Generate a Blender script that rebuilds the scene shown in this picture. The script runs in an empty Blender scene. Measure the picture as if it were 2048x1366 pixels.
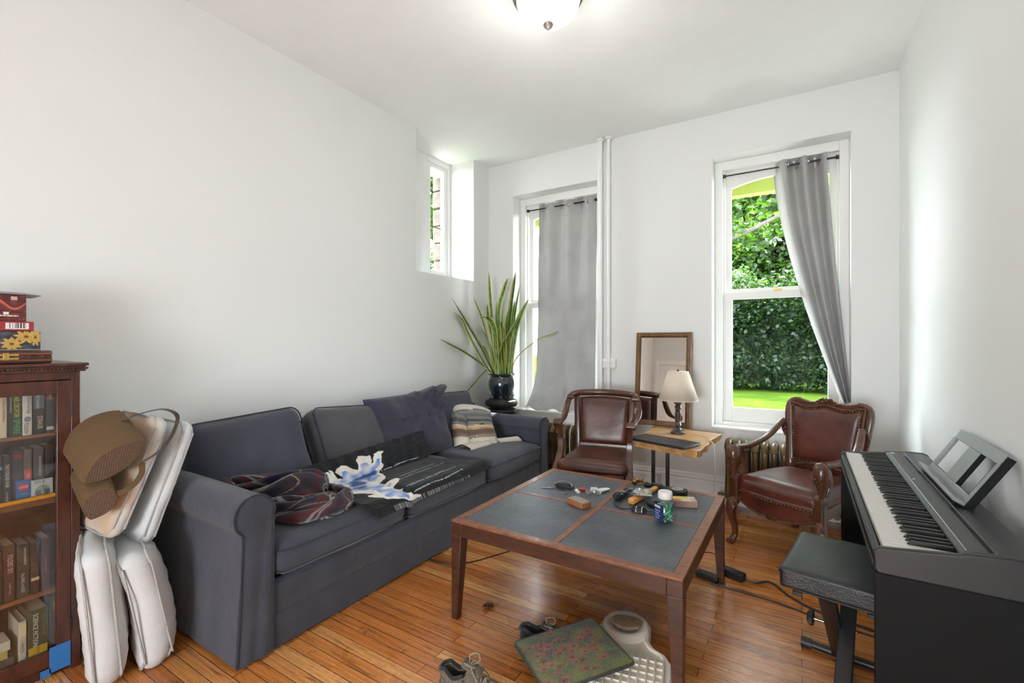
import bpy, math, random
from math import sin, cos, pi, sqrt, atan2, radians, exp
from mathutils import Vector, Matrix, noise, Euler
import numpy as np

C = bpy.context.scene
COL = C.collection
R = radians

# ------------------------------------------------------------------ camera, world, sun, exposure
cam_data = bpy.data.cameras.new('camera')
cam = bpy.data.objects.new('camera', cam_data)
COL.objects.link(cam)
cam_data.sensor_width = 36.0
cam_data.lens = 930.0 * 36.0 / 2048.0
cam_data.clip_start = 0.02
cam_data.clip_end = 200
cam.location = (0, 0, 1.32)
cam.rotation_euler = (R(90), 0, math.atan(580 / 930))
C.camera = cam

C.view_settings.view_transform = 'Standard'
C.view_settings.look = 'None'
C.view_settings.gamma = 1.0
C.view_settings.exposure = 0.47
C.view_settings.use_curve_mapping = False

C.cycles.max_bounces = 10
C.cycles.diffuse_bounces = 6
C.cycles.glossy_bounces = 4
C.cycles.transmission_bounces = 6
C.cycles.transparent_max_bounces = 12
C.cycles.sample_clamp_indirect = 6.0
C.cycles.caustics_reflective = False
C.cycles.caustics_refractive = False
C.cycles.use_denoising = True

world = bpy.data.worlds.new('world')
C.world = world
world.use_nodes = True
wn = world.node_tree.nodes
wl = world.node_tree.links
wn.clear()
w_out = wn.new('ShaderNodeOutputWorld')
w_bg = wn.new('ShaderNodeBackground')
w_bg.inputs['Color'].default_value = (0.90, 0.955, 1.0, 1)
w_bg.inputs['Strength'].default_value = SKY = 24.0
wl.new(w_bg.outputs[0], w_out.inputs[0])

sun_data = bpy.data.lights.new('sun', 'SUN')
sun_data.energy = 40.0
sun_data.angle = R(0.8)
sun_data.color = (1.0, 0.95, 0.86)
sun = bpy.data.objects.new('sun', sun_data)
COL.objects.link(sun)
SUN_DIR = Vector((0.05, 0.99, 1.15)).normalized()      # towards the sun
sun.rotation_euler = SUN_DIR.to_track_quat('Z', 'Y').to_euler()
sun.location = SUN_DIR * 30

# portals: they only guide the sampling of the sky through the window openings
def portal(x, y, z, w, h, rot):
    d = bpy.data.lights.new('window_portal', 'AREA')
    d.shape = 'RECTANGLE'; d.size = w; d.size_y = h
    d.cycles.is_portal = True
    o = bpy.data.objects.new('window_portal', d)
    COL.objects.link(o)
    o.location = (x, y, z); o.rotation_euler = rot
portal(-0.166, 4.45, 1.7, 0.84, 2.1, (R(-90), 0, 0))
portal(-2.10, 4.45, 1.7, 0.84, 2.1, (R(-90), 0, 0))
portal(-3.30, 3.56, 2.55, 1.15, 0.5, (0, R(-90), 0))
portal(-0.50, -2.50, 0.95, 1.5, 1.15, (R(90), 0, 0))

# ------------------------------------------------------------------ materials
def new_mat(name):
    m = bpy.data.materials.new(name)
    m.use_nodes = True
    nt = m.node_tree
    nt.nodes.clear()
    out = nt.nodes.new('ShaderNodeOutputMaterial')
    b = nt.nodes.new('ShaderNodeBsdfPrincipled')
    nt.links.new(b.outputs[0], out.inputs[0])
    return m, nt, b, out

def rgba(c):
    return (c[0], c[1], c[2], 1.0)

def srgb(r, g, b):
    f = lambda v: (v / 255 / 12.92) if v / 255 <= 0.04045 else ((v / 255 + 0.055) / 1.055) ** 2.4
    return (f(r), f(g), f(b))

def tcoord(nt, scale=(1, 1, 1), rot=(0, 0, 0), kind='Object'):
    tc = nt.nodes.new('ShaderNodeTexCoord')
    mp = nt.nodes.new('ShaderNodeMapping')
    mp.inputs['Scale'].default_value = scale
    mp.inputs['Rotation'].default_value = rot
    nt.links.new(tc.outputs[kind], mp.inputs[0])
    return mp.outputs[0]

def noise_node(nt, vec, scale, detail=4, rough=0.55, dist=0.0):
    n = nt.nodes.new('ShaderNodeTexNoise')
    n.inputs['Scale'].default_value = scale
    n.inputs['Detail'].default_value = detail
    n.inputs['Roughness'].default_value = rough
    n.inputs['Distortion'].default_value = dist
    nt.links.new(vec, n.inputs['Vector'])
    return n.outputs['Fac']

def ramp(nt, fac, stops):
    r = nt.nodes.new('ShaderNodeValToRGB')
    e = r.color_ramp.elements
    while len(e) < len(stops):
        e.new(0.5)
    for i, (p, c) in enumerate(stops):
        e[i].position = p
        e[i].color = rgba(c)
    nt.links.new(fac, r.inputs[0])
    return r.outputs[0]

def mixc(nt, fac, a, b, mode='MIX'):
    m = nt.nodes.new('ShaderNodeMix')
    m.data_type = 'RGBA'
    m.blend_type = mode
    for sock, v in ((m.inputs[0], fac), (m.inputs[6], a), (m.inputs[7], b)):
        if isinstance(v, (int, float)):
            sock.default_value = v
        elif isinstance(v, tuple):
            sock.default_value = rgba(v)
        else:
            nt.links.new(v, sock)
    return m.outputs[2]

def bump(nt, b, h, strength=0.3, dist=0.01, chain=None):
    n = nt.nodes.new('ShaderNodeBump')
    n.inputs['Strength'].default_value = strength
    n.inputs['Distance'].default_value = dist
    nt.links.new(h, n.inputs['Height'])
    if chain is not None:
        nt.links.new(chain, n.inputs['Normal'])
    nt.links.new(n.outputs[0], b.inputs['Normal'])
    return n.outputs[0]

def plain(name, col, rough=0.5, metal=0.0, spec=0.5, var=0.12, vscale=6.0, bmp=0.0, bscale=60.0, coat=0.0, emit=None, sheen=0.0):
    m, nt, b, out = new_mat(name)
    v = tcoord(nt)
    if var > 0:
        n = noise_node(nt, v, vscale)
        lo = tuple(c * (1 - var) for c in col)
        hi = tuple(min(1, c * (1 + var)) for c in col)
        nt.links.new(ramp(nt, n, [(0.3, lo), (0.7, hi)]), b.inputs['Base Color'])
    else:
        b.inputs['Base Color'].default_value = rgba(col)
    b.inputs['Roughness'].default_value = rough
    b.inputs['Metallic'].default_value = metal
    b.inputs['Specular IOR Level'].default_value = spec
    b.inputs['Coat Weight'].default_value = coat
    b.inputs['Coat Roughness'].default_value = 0.15
    if sheen:
        b.inputs['Sheen Weight'].default_value = sheen
    if bmp > 0:
        bump(nt, b, noise_node(nt, v, bscale, 3), bmp, 0.004)
    if emit:
        b.inputs['Emission Color'].default_value = rgba(emit[0])
        b.inputs['Emission Strength'].default_value = emit[1]
    return m

def wood(name, c1, c2, rough=0.35, scale=(1, 12, 12), coat=0.0, bmp=0.08, spec=0.5, s=3.0):
    m, nt, b, out = new_mat(name)
    v = tcoord(nt, scale)
    n1 = noise_node(nt, v, s, 6, 0.6, 0.6)
    n2 = noise_node(nt, v, s * 7, 4, 0.6)
    mx = nt.nodes.new('ShaderNodeMath'); mx.operation = 'MULTIPLY_ADD'
    nt.links.new(n2, mx.inputs[0]); mx.inputs[1].default_value = 0.35
    nt.links.new(n1, mx.inputs[2])
    nt.links.new(ramp(nt, mx.outputs[0], [(0.42, c1), (0.60, tuple((a + d) / 2 for a, d in zip(c1, c2))), (0.82, c2)]), b.inputs['Base Color'])
    b.inputs['Roughness'].default_value = rough
    b.inputs['Specular IOR Level'].default_value = spec
    b.inputs['Coat Weight'].default_value = coat
    b.inputs['Coat Roughness'].default_value = 0.12
    bump(nt, b, n2, bmp, 0.002)
    return m

def fabric(name, c1, c2, weave=900.0, rough=0.9, bmp=0.35, sheen=0.25, big=4.0, trans=0.0):
    m, nt, b, out = new_mat(name)
    v = tcoord(nt)
    n1 = noise_node(nt, v, big, 4)
    n2 = noise_node(nt, v, weave * 0.35, 2)
    base = ramp(nt, n1, [(0.3, c1), (0.7, c2)])
    dk = ramp(nt, n2, [(0.3, (0.74, 0.74, 0.74)), (0.7, (1.22, 1.22, 1.22))])
    nt.links.new(mixc(nt, 0.8, base, dk, 'MULTIPLY'), b.inputs['Base Color'])
    b.inputs['Roughness'].default_value = rough
    b.inputs['Specular IOR Level'].default_value = 0.15
    b.inputs['Sheen Weight'].default_value = sheen
    b.inputs['Sheen Roughness'].default_value = 0.5
    n3 = noise_node(nt, v, 22.0, 3)
    nb = nt.nodes.new('ShaderNodeBump'); nb.inputs['Strength'].default_value = 0.25; nb.inputs['Distance'].default_value = 0.01
    nt.links.new(n3, nb.inputs['Height'])
    bump(nt, b, n2, bmp, 0.002, nb.outputs[0])
    if trans > 0:
        tr = nt.nodes.new('ShaderNodeBsdfTranslucent')
        nt.links.new(base, tr.inputs[0])
        ms = nt.nodes.new('ShaderNodeMixShader'); ms.inputs[0].default_value = trans
        nt.links.new(b.outputs[0], ms.inputs[1]); nt.links.new(tr.outputs[0], ms.inputs[2])
        nt.links.new(ms.outputs[0], out.inputs[0])
    return m

def leather(name, c1, c2, rough=0.33, scale=170.0, bmp=0.12):
    m, nt, b, out = new_mat(name)
    v = tcoord(nt)
    n1 = noise_node(nt, v, 7.0, 5, 0.6)
    nt.links.new(ramp(nt, n1, [(0.32, c1), (0.7, c2)]), b.inputs['Base Color'])
    vo = nt.nodes.new('ShaderNodeTexVoronoi'); vo.feature = 'DISTANCE_TO_EDGE'
    vo.inputs['Scale'].default_value = scale
    nt.links.new(v, vo.inputs['Vector'])
    b.inputs['Roughness'].default_value = rough
    b.inputs['Specular IOR Level'].default_value = 0.6
    n3 = noise_node(nt, v, 12.0, 4)
    nb = nt.nodes.new('ShaderNodeBump'); nb.inputs['Strength'].default_value = 0.3; nb.inputs['Distance'].default_value = 0.008
    nt.links.new(n3, nb.inputs['Height'])
    bump(nt, b, vo.outputs['Distance'], bmp, 0.002, nb.outputs[0])
    return m

def attr_mat(name, rough=0.6, bmp=0.1, bscale=150.0, spec=0.3, sheen=0.0, trans=0.0, coat=0.0):
    m, nt, b, out = new_mat(name)
    a = nt.nodes.new('ShaderNodeAttribute'); a.attribute_name = 'Col'
    v = tcoord(nt)
    n = noise_node(nt, v, bscale, 3)
    dk = ramp(nt, n, [(0.3, (0.82, 0.82, 0.82)), (0.7, (1.12, 1.12, 1.12))])
    nt.links.new(mixc(nt, 1.0, a.outputs['Color'], dk, 'MULTIPLY'), b.inputs['Base Color'])
    b.inputs['Roughness'].default_value = rough
    b.inputs['Specular IOR Level'].default_value = spec
    b.inputs['Sheen Weight'].default_value = sheen
    b.inputs['Coat Weight'].default_value = coat
    bump(nt, b, n, bmp, 0.003)
    return m

def window_glass(name='window_glass', gloss=0.05, tint=(1, 1, 1)):
    m = bpy.data.materials.new(name); m.use_nodes = True
    nt = m.node_tree; nt.nodes.clear()
    out = nt.nodes.new('ShaderNodeOutputMaterial')
    t = nt.nodes.new('ShaderNodeBsdfTransparent'); t.inputs[0].default_value = rgba(tint)
    g = nt.nodes.new('ShaderNodeBsdfGlossy'); g.inputs['Roughness'].default_value = 0.02
    n = noise_node(nt, tcoord(nt), 3.0)
    mr = nt.nodes.new('ShaderNodeMapRange'); nt.links.new(n, mr.inputs[0])
    mr.inputs[3].default_value = gloss * 0.7; mr.inputs[4].default_value = gloss * 1.3
    ms = nt.nodes.new('ShaderNodeMixShader')
    nt.links.new(mr.outputs[0], ms.inputs[0])
    nt.links.new(t.outputs[0], ms.inputs[1]); nt.links.new(g.outputs[0], ms.inputs[2])
    nt.links.new(ms.outputs[0], out.inputs[0])
    return m

# ------------------------------------------------------------------ mesh builder
def frames(pts, closed=False):
    pts = [Vector(p) for p in pts]
    n = len(pts)
    T = []
    for i in range(n):
        if closed:
            t = pts[(i + 1) % n] - pts[i - 1]
        else:
            t = pts[min(i + 1, n - 1)] - pts[max(i - 1, 0)]
        if t.length < 1e-9:
            t = Vector((0, 0, 1))
        T.append(t.normalized())
    up = Vector((0, 0, 1)) if abs(T[0].z) < 0.9 else Vector((1, 0, 0))
    N = [(up - T[0] * up.dot(T[0])).normalized()]
    for i in range(1, n):
        v = N[-1] - T[i] * N[-1].dot(T[i])
        N.append(v.normalized() if v.length > 1e-6 else N[-1])
    return pts, T, N

def spline(pts, n=8, closed=False):
    """Catmull-Rom through the points."""
    P = [Vector(p) for p in pts]
    out = []
    m = len(P)
    segs = m if closed else m - 1
    for i in range(segs):
        if closed:
            p0, p1, p2, p3 = P[i - 1], P[i], P[(i + 1) % m], P[(i + 2) % m]
        else:
            p0, p1, p2, p3 = P[max(i - 1, 0)], P[i], P[i + 1], P[min(i + 2, m - 1)]
        for k in range(n):
            t = k / n
            out.append(0.5 * ((2 * p1) + (p2 - p0) * t + (2 * p0 - 5 * p1 + 4 * p2 - p3) * t * t + (3 * p1 - p0 - 3 * p2 + p3) * t ** 3))
    if not closed:
        out.append(P[-1].copy())
    return out

def lerp_list(vals, n):
    out = []
    for i in range(n):
        t = i / max(n - 1, 1) * (len(vals) - 1)
        k = min(int(t), len(vals) - 2)
        out.append(vals[k] + (vals[k + 1] - vals[k]) * (t - k))
    return out

class MB:
    def __init__(s):
        s.v = []; s.f = []; s.c = None
    def add(s, vs, fs, M=None):
        o = len(s.v)
        for p in vs:
            p = Vector(p)
            s.v.append(tuple(M @ p) if M is not None else tuple(p))
        for f in fs:
            s.f.append(tuple(i + o for i in f))
        return s
    def box(s, x0, x1, y0, y1, z0, z1, M=None):
        vs = [(x, y, z) for x in (x0, x1) for y in (y0, y1) for z in (z0, z1)]
        return s.add(vs, [(0, 1, 3, 2), (4, 6, 7, 5), (0, 4, 5, 1), (2, 3, 7, 6), (0, 2, 6, 4), (1, 5, 7, 3)], M)
    def hexa(s, bot, top, M=None):
        vs = list(bot) + list(top)
        return s.add(vs, [(3, 2, 1, 0), (4, 5, 6, 7), (0, 1, 5, 4), (1, 2, 6, 5), (2, 3, 7, 6), (3, 0, 4, 7)], M)
    def prism(s, poly, a0, a1, axis='z', M=None):
        n = len(poly)
        def mk(p, a):
            if axis == 'z': return (p[0], p[1], a)
            if axis == 'x': return (a, p[0], p[1])
            return (p[0], a, p[1])
        vs = [mk(p, a0) for p in poly] + [mk(p, a1) for p in poly]
        fs = [tuple(range(n - 1, -1, -1)), tuple(range(n, 2 * n))]
        fs += [(i, (i + 1) % n, (i + 1) % n + n, i + n) for i in range(n)]
        return s.add(vs, fs, M)
    def tube(s, pts, r, n=8, closed=False, flat=1.0, M=None, caps=True, up=None):
        pts, T, N = frames(pts, closed)
        m = len(pts)
        rs = r if isinstance(r, (list, tuple)) else [r] * m
        if len(rs) != m:
            rs = lerp_list(list(rs), m)
        vs = []
        for i in range(m):
            if up is not None:
                u = Vector(up); a = (u - T[i] * u.dot(T[i])).normalized()
            else:
                a = N[i]
            b = T[i].cross(a)
            for k in range(n):
                t = 2 * pi * k / n
                vs.append(pts[i] + (a * cos(t) * flat + b * sin(t)) * rs[i])
        fs = []
        for i in range(m if closed else m - 1):
            j = (i + 1) % m
            for k in range(n):
                l = (k + 1) % n
                fs.append((i * n + k, i * n + l, j * n + l, j * n + k))
        if not closed and caps:
            fs.append(tuple(range(n - 1, -1, -1)))
            fs.append(tuple((m - 1) * n + k for k in range(n)))
        return s.add(vs, fs, M)
    def sweep(s, pts, prof, scales=None, up=(0, 0, 1), M=None, closed=False):
        """prof: list of (side, up) offsets swept along pts."""
        P, T, N = frames(pts, closed)
        m = len(P); n = len(prof)
        sc = scales or [1.0] * m
        if len(sc) != m: sc = lerp_list(list(sc), m)
        vs = []
        for i in range(m):
            u = Vector(up); a = (u - T[i] * u.dot(T[i]))
            a = a.normalized() if a.length > 1e-4 else N[i]
            b = T[i].cross(a)
            for (px, py) in prof:
                vs.append(P[i] + b * px * sc[i] + a * py * sc[i])
        fs = []
        for i in range(m if closed else m - 1):
            j = (i + 1) % m
            for k in range(n):
                l = (k + 1) % n
                fs.append((i * n + k, i * n + l, j * n + l, j * n + k))
        if not closed:
            fs.append(tuple(range(n - 1, -1, -1)))
            fs.append(tuple((m - 1) * n + k for k in range(n)))
        return s.add(vs, fs, M)
    def lathe(s, prof, n=24, c=(0, 0, 0), M=None, sx=1.0, sy=1.0, wob=None):
        vs = []
        for (r, z) in prof:
            for k in range(n):
                t = 2 * pi * k / n
                q = r * (wob(t, z) if wob else 1.0)
                vs.append((c[0] + q * cos(t) * sx, c[1] + q * sin(t) * sy, c[2] + z))
        fs = []
        for i in range(len(prof) - 1):
            for k in range(n):
                l = (k + 1) % n
                fs.append((i * n + k, i * n + l, (i + 1) * n + l, (i + 1) * n + k))
        if prof[0][0] > 1e-5: fs.append(tuple(range(n - 1, -1, -1)))
        if prof[-1][0] > 1e-5: fs.append(tuple((len(prof) - 1) * n + k for k in range(n)))
        return s.add(vs, fs, M)
    def grid(s, fn, nu, nv, M=None, thick=None, wrap=False):
        vs = [fn(i / nu, j / nv) for j in range(nv + 1) for i in range(nu + 1)]
        fs = [(j * (nu + 1) + i, j * (nu + 1) + i + 1, (j + 1) * (nu + 1) + i + 1, (j + 1) * (nu + 1) + i) for j in range(nv) for i in range(nu)]
        return s.add(vs, fs, M)
    def loft(s, secs, caps=True, M=None):
        n = len(secs[0])
        vs = [p for sec in secs for p in sec]
        fs = []
        for i in range(len(secs) - 1):
            for k in range(n):
                l = (k + 1) % n
                fs.append((i * n + k, i * n + l, (i + 1) * n + l, (i + 1) * n + k))
        if caps:
            fs.append(tuple(range(n - 1, -1, -1)))
            fs.append(tuple((len(secs) - 1) * n + k for k in range(n)))
        return s.add(vs, fs, M)
    def ball(s, c, r, n=10, sc=(1, 1, 1), M=None):
        prof = [(r * sin(pi * i / n), -r * cos(pi * i / n)) for i in range(n + 1)]
        prof[0] = (0.0, -r); prof[-1] = (0.0, r)
        vs = []; m = n + 4
        for (q, z) in prof:
            for k in range(m):
                t = 2 * pi * k / m
                vs.append((c[0] + q * cos(t) * sc[0], c[1] + q * sin(t) * sc[1], c[2] + z * sc[2]))
        fs = [(i * m + k, i * m + (k + 1) % m, (i + 1) * m + (k + 1) % m, (i + 1) * m + k) for i in range(n) for k in range(m)]
        return s.add(vs, fs, M)
    def build(s, name, m, parent=None, bevel=0.0, seg=2, sub=0, smooth=True, angle=38, solid=0.0, M=None, cols=None):
        me = bpy.data.meshes.new(name)
        me.from_pydata(s.v, [], s.f)
        if M is not None:
            me.transform(M)
        me.validate()
        if smooth and len(me.polygons):
            me.polygons.foreach_set('use_smooth', [True] * len(me.polygons))
            if angle < 179:
                me.set_sharp_from_angle(angle=R(angle))
        if cols is not None:
            at = me.color_attributes.new('Col', 'FLOAT_COLOR', 'POINT')
            a = np.ones((len(cols), 4), dtype=np.float32)
            a[:, :3] = np.array(cols, dtype=np.float32)
            at.data.foreach_set('color', a.ravel())
        me.materials.append(m)
        o = bpy.data.objects.new(name, me)
        COL.objects.link(o)
        if parent is not None:
            o.parent = parent
        if solid:
            k = o.modifiers.new('solid', 'SOLIDIFY'); k.thickness = solid; k.offset = 0
        if bevel > 0:
            k = o.modifiers.new('bevel', 'BEVEL'); k.width = bevel; k.segments = seg
            k.limit_method = 'ANGLE'; k.angle_limit = R(40)
        if sub:
            k = o.modifiers.new('sub', 'SUBSURF'); k.levels = sub; k.render_levels = sub
        return o

def tag(o, label, cat, group=None, kind=None):
    o['label'] = label
    o['category'] = cat
    if group: o['group'] = group
    if kind: o['kind'] = kind
    return o

def struct(o):
    o['kind'] = 'structure'
    return o

def thing(name, label, cat, loc=(0, 0, 0), rz=0.0, group=None):
    o = bpy.data.objects.new(name, None)
    o.empty_display_size = 0.05
    COL.objects.link(o)
    o.location = loc
    o.rotation_euler = (0, 0, rz)
    return tag(o, label, cat, group)

def rounded_rect(w, h, r, n=5):
    pts = []
    for cx, cy, a0 in ((w - r, h - r, 0), (-w + r, h - r, pi / 2), (-w + r, -h + r, pi), (w - r, -h + r, 1.5 * pi)):
        for k in range(n + 1):
            a = a0 + pi / 2 * k / n
            pts.append((cx + r * cos(a), cy + r * sin(a)))
    return pts

def softbox(a, b, c, r=0.03, n=14, puff=0.25, pinch=0.0, amp=0.004, fr=6.0, seed=0, sag=0.0, top_only=False):
    """Upholstered block with half sizes a,b,c; rounded, domed, slightly uneven."""
    mb = MB()
    idx = {}
    def key(i, j, k):
        q = (i, j, k)
        if q not in idx:
            u, v, w = 2 * i / n - 1, 2 * j / n - 1, 2 * k / n - 1
            rx, ry, rz = min(r, a * .99), min(r, b * .99), min(r, c * .99)
            p = Vector((u * a, v * b, w * c))
            inner = Vector((max(-a + rx, min(a - rx, p.x)), max(-b + ry, min(b - ry, p.y)), max(-c + rz, min(c - rz, p.z))))
            d = p - inner
            if d.length > 1e-9:
                cap = max(abs(d.x) / rx, abs(d.y) / ry, abs(d.z) / rz)
                e = Vector((d.x / rx, d.y / ry, d.z / rz)).normalized() * cap
                p = inner + Vector((e.x * rx, e.y * ry, e.z * rz))
            dome = (1 - u * u) * (1 - v * v)
            if not (top_only and p.z < 0):
                p.z *= 1 + puff * dome ** 0.6
            p.z -= sag * dome
            if pinch:
                p.x *= 1 - pinch * (1 - v * v) ** 1.0
                p.y *= 1 - pinch * (1 - u * u) ** 1.0
                p.z *= 0.25 + 0.75 * ((1 - u ** 4) * (1 - v ** 4)) ** 0.5
            if amp:
                q3 = p * fr + Vector((seed * 3.1, seed * 1.7, seed))
                p += Vector((noise.noise(q3), noise.noise(q3 + Vector((9, 0, 0))), noise.noise(q3 + Vector((0, 9, 0))))) * amp
            idx[q] = len(mb.v)
            mb.v.append(tuple(p))
        return idx[q]
    for s_ in (0, n):
        for i in range(n):
            for j in range(n):
                f = [(i, j, s_), (i + 1, j, s_), (i + 1, j + 1, s_), (i, j + 1, s_)]
                if s_ == 0: f.reverse()
                mb.f.append(tuple(key(*q) for q in f))
                f = [(s_, i, j), (s_, i + 1, j), (s_, i + 1, j + 1), (s_, i, j + 1)]
                if s_ == 0: f.reverse()
                mb.f.append(tuple(key(*q) for q in f))
                f = [(i, s_, j), (i + 1, s_, j), (i + 1, s_, j + 1), (i, s_, j + 1)]
                if s_ == n: f.reverse()
                mb.f.append(tuple(key(*q) for q in f))
    return mb

def xform(loc=(0, 0, 0), rot=(0, 0, 0), sc=(1, 1, 1)):
    return Matrix.Translation(loc) @ Euler(rot).to_matrix().to_4x4() @ Matrix.Diagonal((*sc, 1))

def basis(o, ex, ey, ez):
    M = Matrix.Identity(4)
    for i in range(3):
        M[i][0], M[i][1], M[i][2], M[i][3] = ex[i], ey[i], ez[i], o[i]
    return M

def painted(fn, col, nu, nv):
    """grid mesh with a colour per vertex -> (MB, colours)"""
    mb = MB().grid(fn, nu, nv)
    cols = [col(i / nu, j / nv) for j in range(nv + 1) for i in range(nu + 1)]
    return mb, cols

def inpoly(x, y, poly):
    c = False
    n = len(poly)
    j = n - 1
    for i in range(n):
        xi, yi = poly[i]; xj, yj = poly[j]
        if (yi > y) != (yj > y) and x < (xj - xi) * (y - yi) / (yj - yi) + xi:
            c = not c
        j = i
    return c

def lettering(name, body, size, M, m, parent, sx=1.0, ext=0.0004, align='CENTER'):
    cu = bpy.data.curves.new(name, 'FONT')
    cu.body = body; cu.size = size; cu.extrude = ext
    cu.align_x = align; cu.align_y = 'CENTER'
    cu.resolution_u = 2
    tmp = bpy.data.objects.new(name, cu)
    COL.objects.link(tmp)
    me = bpy.data.meshes.new_from_object(tmp)
    bpy.data.objects.remove(tmp)
    me.materials.clear(); me.materials.append(m)
    o = bpy.data.objects.new(name, me)
    COL.objects.link(o)
    o.parent = parent
    o.matrix_local = M @ Matrix.Diagonal((sx, 1, 1, 1))
    return o
def fbm(p, o=4):
    v = 0; a = 1; s = 1
    for k in range(o):
        v += a * noise.noise(Vector(p) * s); a *= .5; s *= 2
    return v
# ------------------------------------------------------------------ shared materials
M_wall = plain('wall_paint', srgb(228, 230, 229), 0.6, spec=0.25, var=0.012, vscale=1.5, bmp=0.04, bscale=90)
M_ceil = plain('ceiling_paint', srgb(242, 244, 243), 0.7, spec=0.2, var=0.01, bmp=0.03)
M_trim = plain('white_trim_paint', srgb(240, 240, 239), 0.35, spec=0.4, var=0.02, bmp=0.03, bscale=30)
M_glass = window_glass('window_glass', 0.001)
M_screen = window_glass('screened_glass', 0.0006, (.80, .82, .82))
M_black = plain('black_metal', (0.012, 0.012, 0.013), 0.4, spec=0.5, var=0.2)
M_blackplastic = plain('black_plastic', (0.015, 0.015, 0.016), 0.45, var=0.15, bmp=0.05, bscale=300)
M_chrome = plain('chrome', (0.6, 0.6, 0.62), 0.2, metal=1.0, var=0.05)
M_brass = plain('brass', (0.62, 0.42, 0.14), 0.3, metal=1.0, var=0.15)
M_white = plain('white_plastic', (0.78, 0.77, 0.74), 0.4, var=0.03)

XL, XR, YB, YF, ZC = -2.885, 0.572, 4.15, -2.40, 3.20
T = 0.32

def floor_material():
    m, nt, b, out = new_mat('oak_strip_floor')
    v = tcoord(nt)
    br = nt.nodes.new('ShaderNodeTexBrick')
    br.offset = 0.37; br.offset_frequency = 2; br.squash = 1.0
    br.inputs['Scale'].default_value = 1.0
    br.inputs['Brick Width'].default_value = 0.95
    br.inputs['Row Height'].default_value = 0.057
    br.inputs['Mortar Size'].default_value = 0.0015
    br.inputs['Mortar Smooth'].default_value = 0.1
    br.inputs['Bias'].default_value = 0.0
    br.inputs['Color1'].default_value = (0, 0, 0, 1)
    br.inputs['Color2'].default_value = (1, 1, 1, 1)
    nt.links.new(v, br.inputs['Vector'])
    board = br.outputs['Color']
    # wobble coordinate per board
    sp = nt.nodes.new('ShaderNodeVectorMath'); sp.operation = 'MULTIPLY_ADD'
    nt.links.new(board, sp.inputs[0]); sp.inputs[1].default_value = (7.3, 3.1, 5.0)
    mp = tcoord(nt, (1.1, 15, 1))
    nt.links.new(mp, sp.inputs[2])
    grain = noise_node(nt, sp.outputs[0], 2.6, 6, 0.65, 1.6)
    wv = nt.nodes.new('ShaderNodeTexWave'); wv.wave_type = 'BANDS'; wv.bands_direction = 'Y'
    wv.inputs['Scale'].default_value = 0.9; wv.inputs['Distortion'].default_value = 9.0
    wv.inputs['Detail'].default_value = 3; wv.inputs['Detail Scale'].default_value = 1.2
    nt.links.new(sp.outputs[0], wv.inputs['Vector'])
    fine = noise_node(nt, tcoord(nt, (4, 120, 1)), 6, 3, 0.6)
    c_board = ramp(nt, board, [(0.0, srgb(184, 104, 44)), (0.35, srgb(228, 150, 80)), (0.65, srgb(208, 126, 58)), (1.0, srgb(246, 182, 114))])
    g = ramp(nt, grain, [(0.36, (0.40, 0.33, 0.27)), (0.47, (0.88, 0.86, 0.84)), (0.72, (1.10, 1.12, 1.12))])
    wg = ramp(nt, wv.outputs['Fac'], [(0.0, (0.60, 0.54, 0.48)), (0.35, (1, 1, 1)), (1.0, (1.04, 1.04, 1.04))])
    c = mixc(nt, 0.85, c_board, g, 'MULTIPLY')
    c = mixc(nt, 0.35, c, wg, 'MULTIPLY')
    fi = ramp(nt, fine, [(0.38, (0.62, 0.58, 0.55)), (0.5, (1, 1, 1))])
    c = mixc(nt, 0.7, c, fi, 'MULTIPLY')
    # worn patches, scratches
    wear = noise_node(nt, tcoord(nt), 1.7, 5, 0.6)
    c = mixc(nt, 0.5, c, ramp(nt, wear, [(0.35, (0.72, 0.72, 0.74)), (0.62, (1.05, 1.03, 1.0))]), 'MULTIPLY')
    c = mixc(nt, br.outputs['Fac'], c, (0.03, 0.012, 0.005))
    nt.links.new(c, b.inputs['Base Color'])
    rr = ramp(nt, wear, [(0.3, (0.36,) * 3), (0.7, (0.22,) * 3)])
    nt.links.new(rr, b.inputs['Roughness'])
    b.inputs['Specular IOR Level'].default_value = 0.5
    b.inputs['Coat Weight'].default_value = 0.35
    b.inputs['Coat Roughness'].default_value = 0.18
    inv = nt.nodes.new('ShaderNodeMath'); inv.operation = 'SUBTRACT'; inv.inputs[0].default_value = 1.0
    nt.links.new(br.outputs['Fac'], inv.inputs[1])
    n1 = nt.nodes.new('ShaderNodeBump'); n1.inputs['Strength'].default_value = 0.5; n1.inputs['Distance'].default_value = 0.001
    nt.links.new(inv.outputs[0], n1.inputs['Height'])
    bump(nt, b, fine, 0.12, 0.0015, n1.outputs[0])
    return m
M_floor = floor_material()

struct(MB().box(XL - .4, XR + T, YF - T, YB + .2, -0.10, 0.0).build('floor', M_floor, smooth=False))
struct(MB().box(XL - .7, XR + T, YF - T, YB + T, ZC, ZC + 0.2).build('ceiling', M_ceil, smooth=False))
# right and front walls
struct(MB().box(XR, XR + T, YF - T, YB + T, 0, ZC).build('wall_right', M_wall, smooth=False))
# left wall with a tall recess for the slit window
RY0, RY1, RZ = 3.03, 3.875, 1.945
wl_ = MB()
wl_.box(XL - T, XL, YF - T, RY0, 0, ZC)
wl_.box(XL - T, XL, RY1, YB + T, 0, ZC)
wl_.box(XL - T, XL, RY0, RY1, 0, RZ)
struct(wl_.build('wall_left', M_wall, smooth=False))
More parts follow.
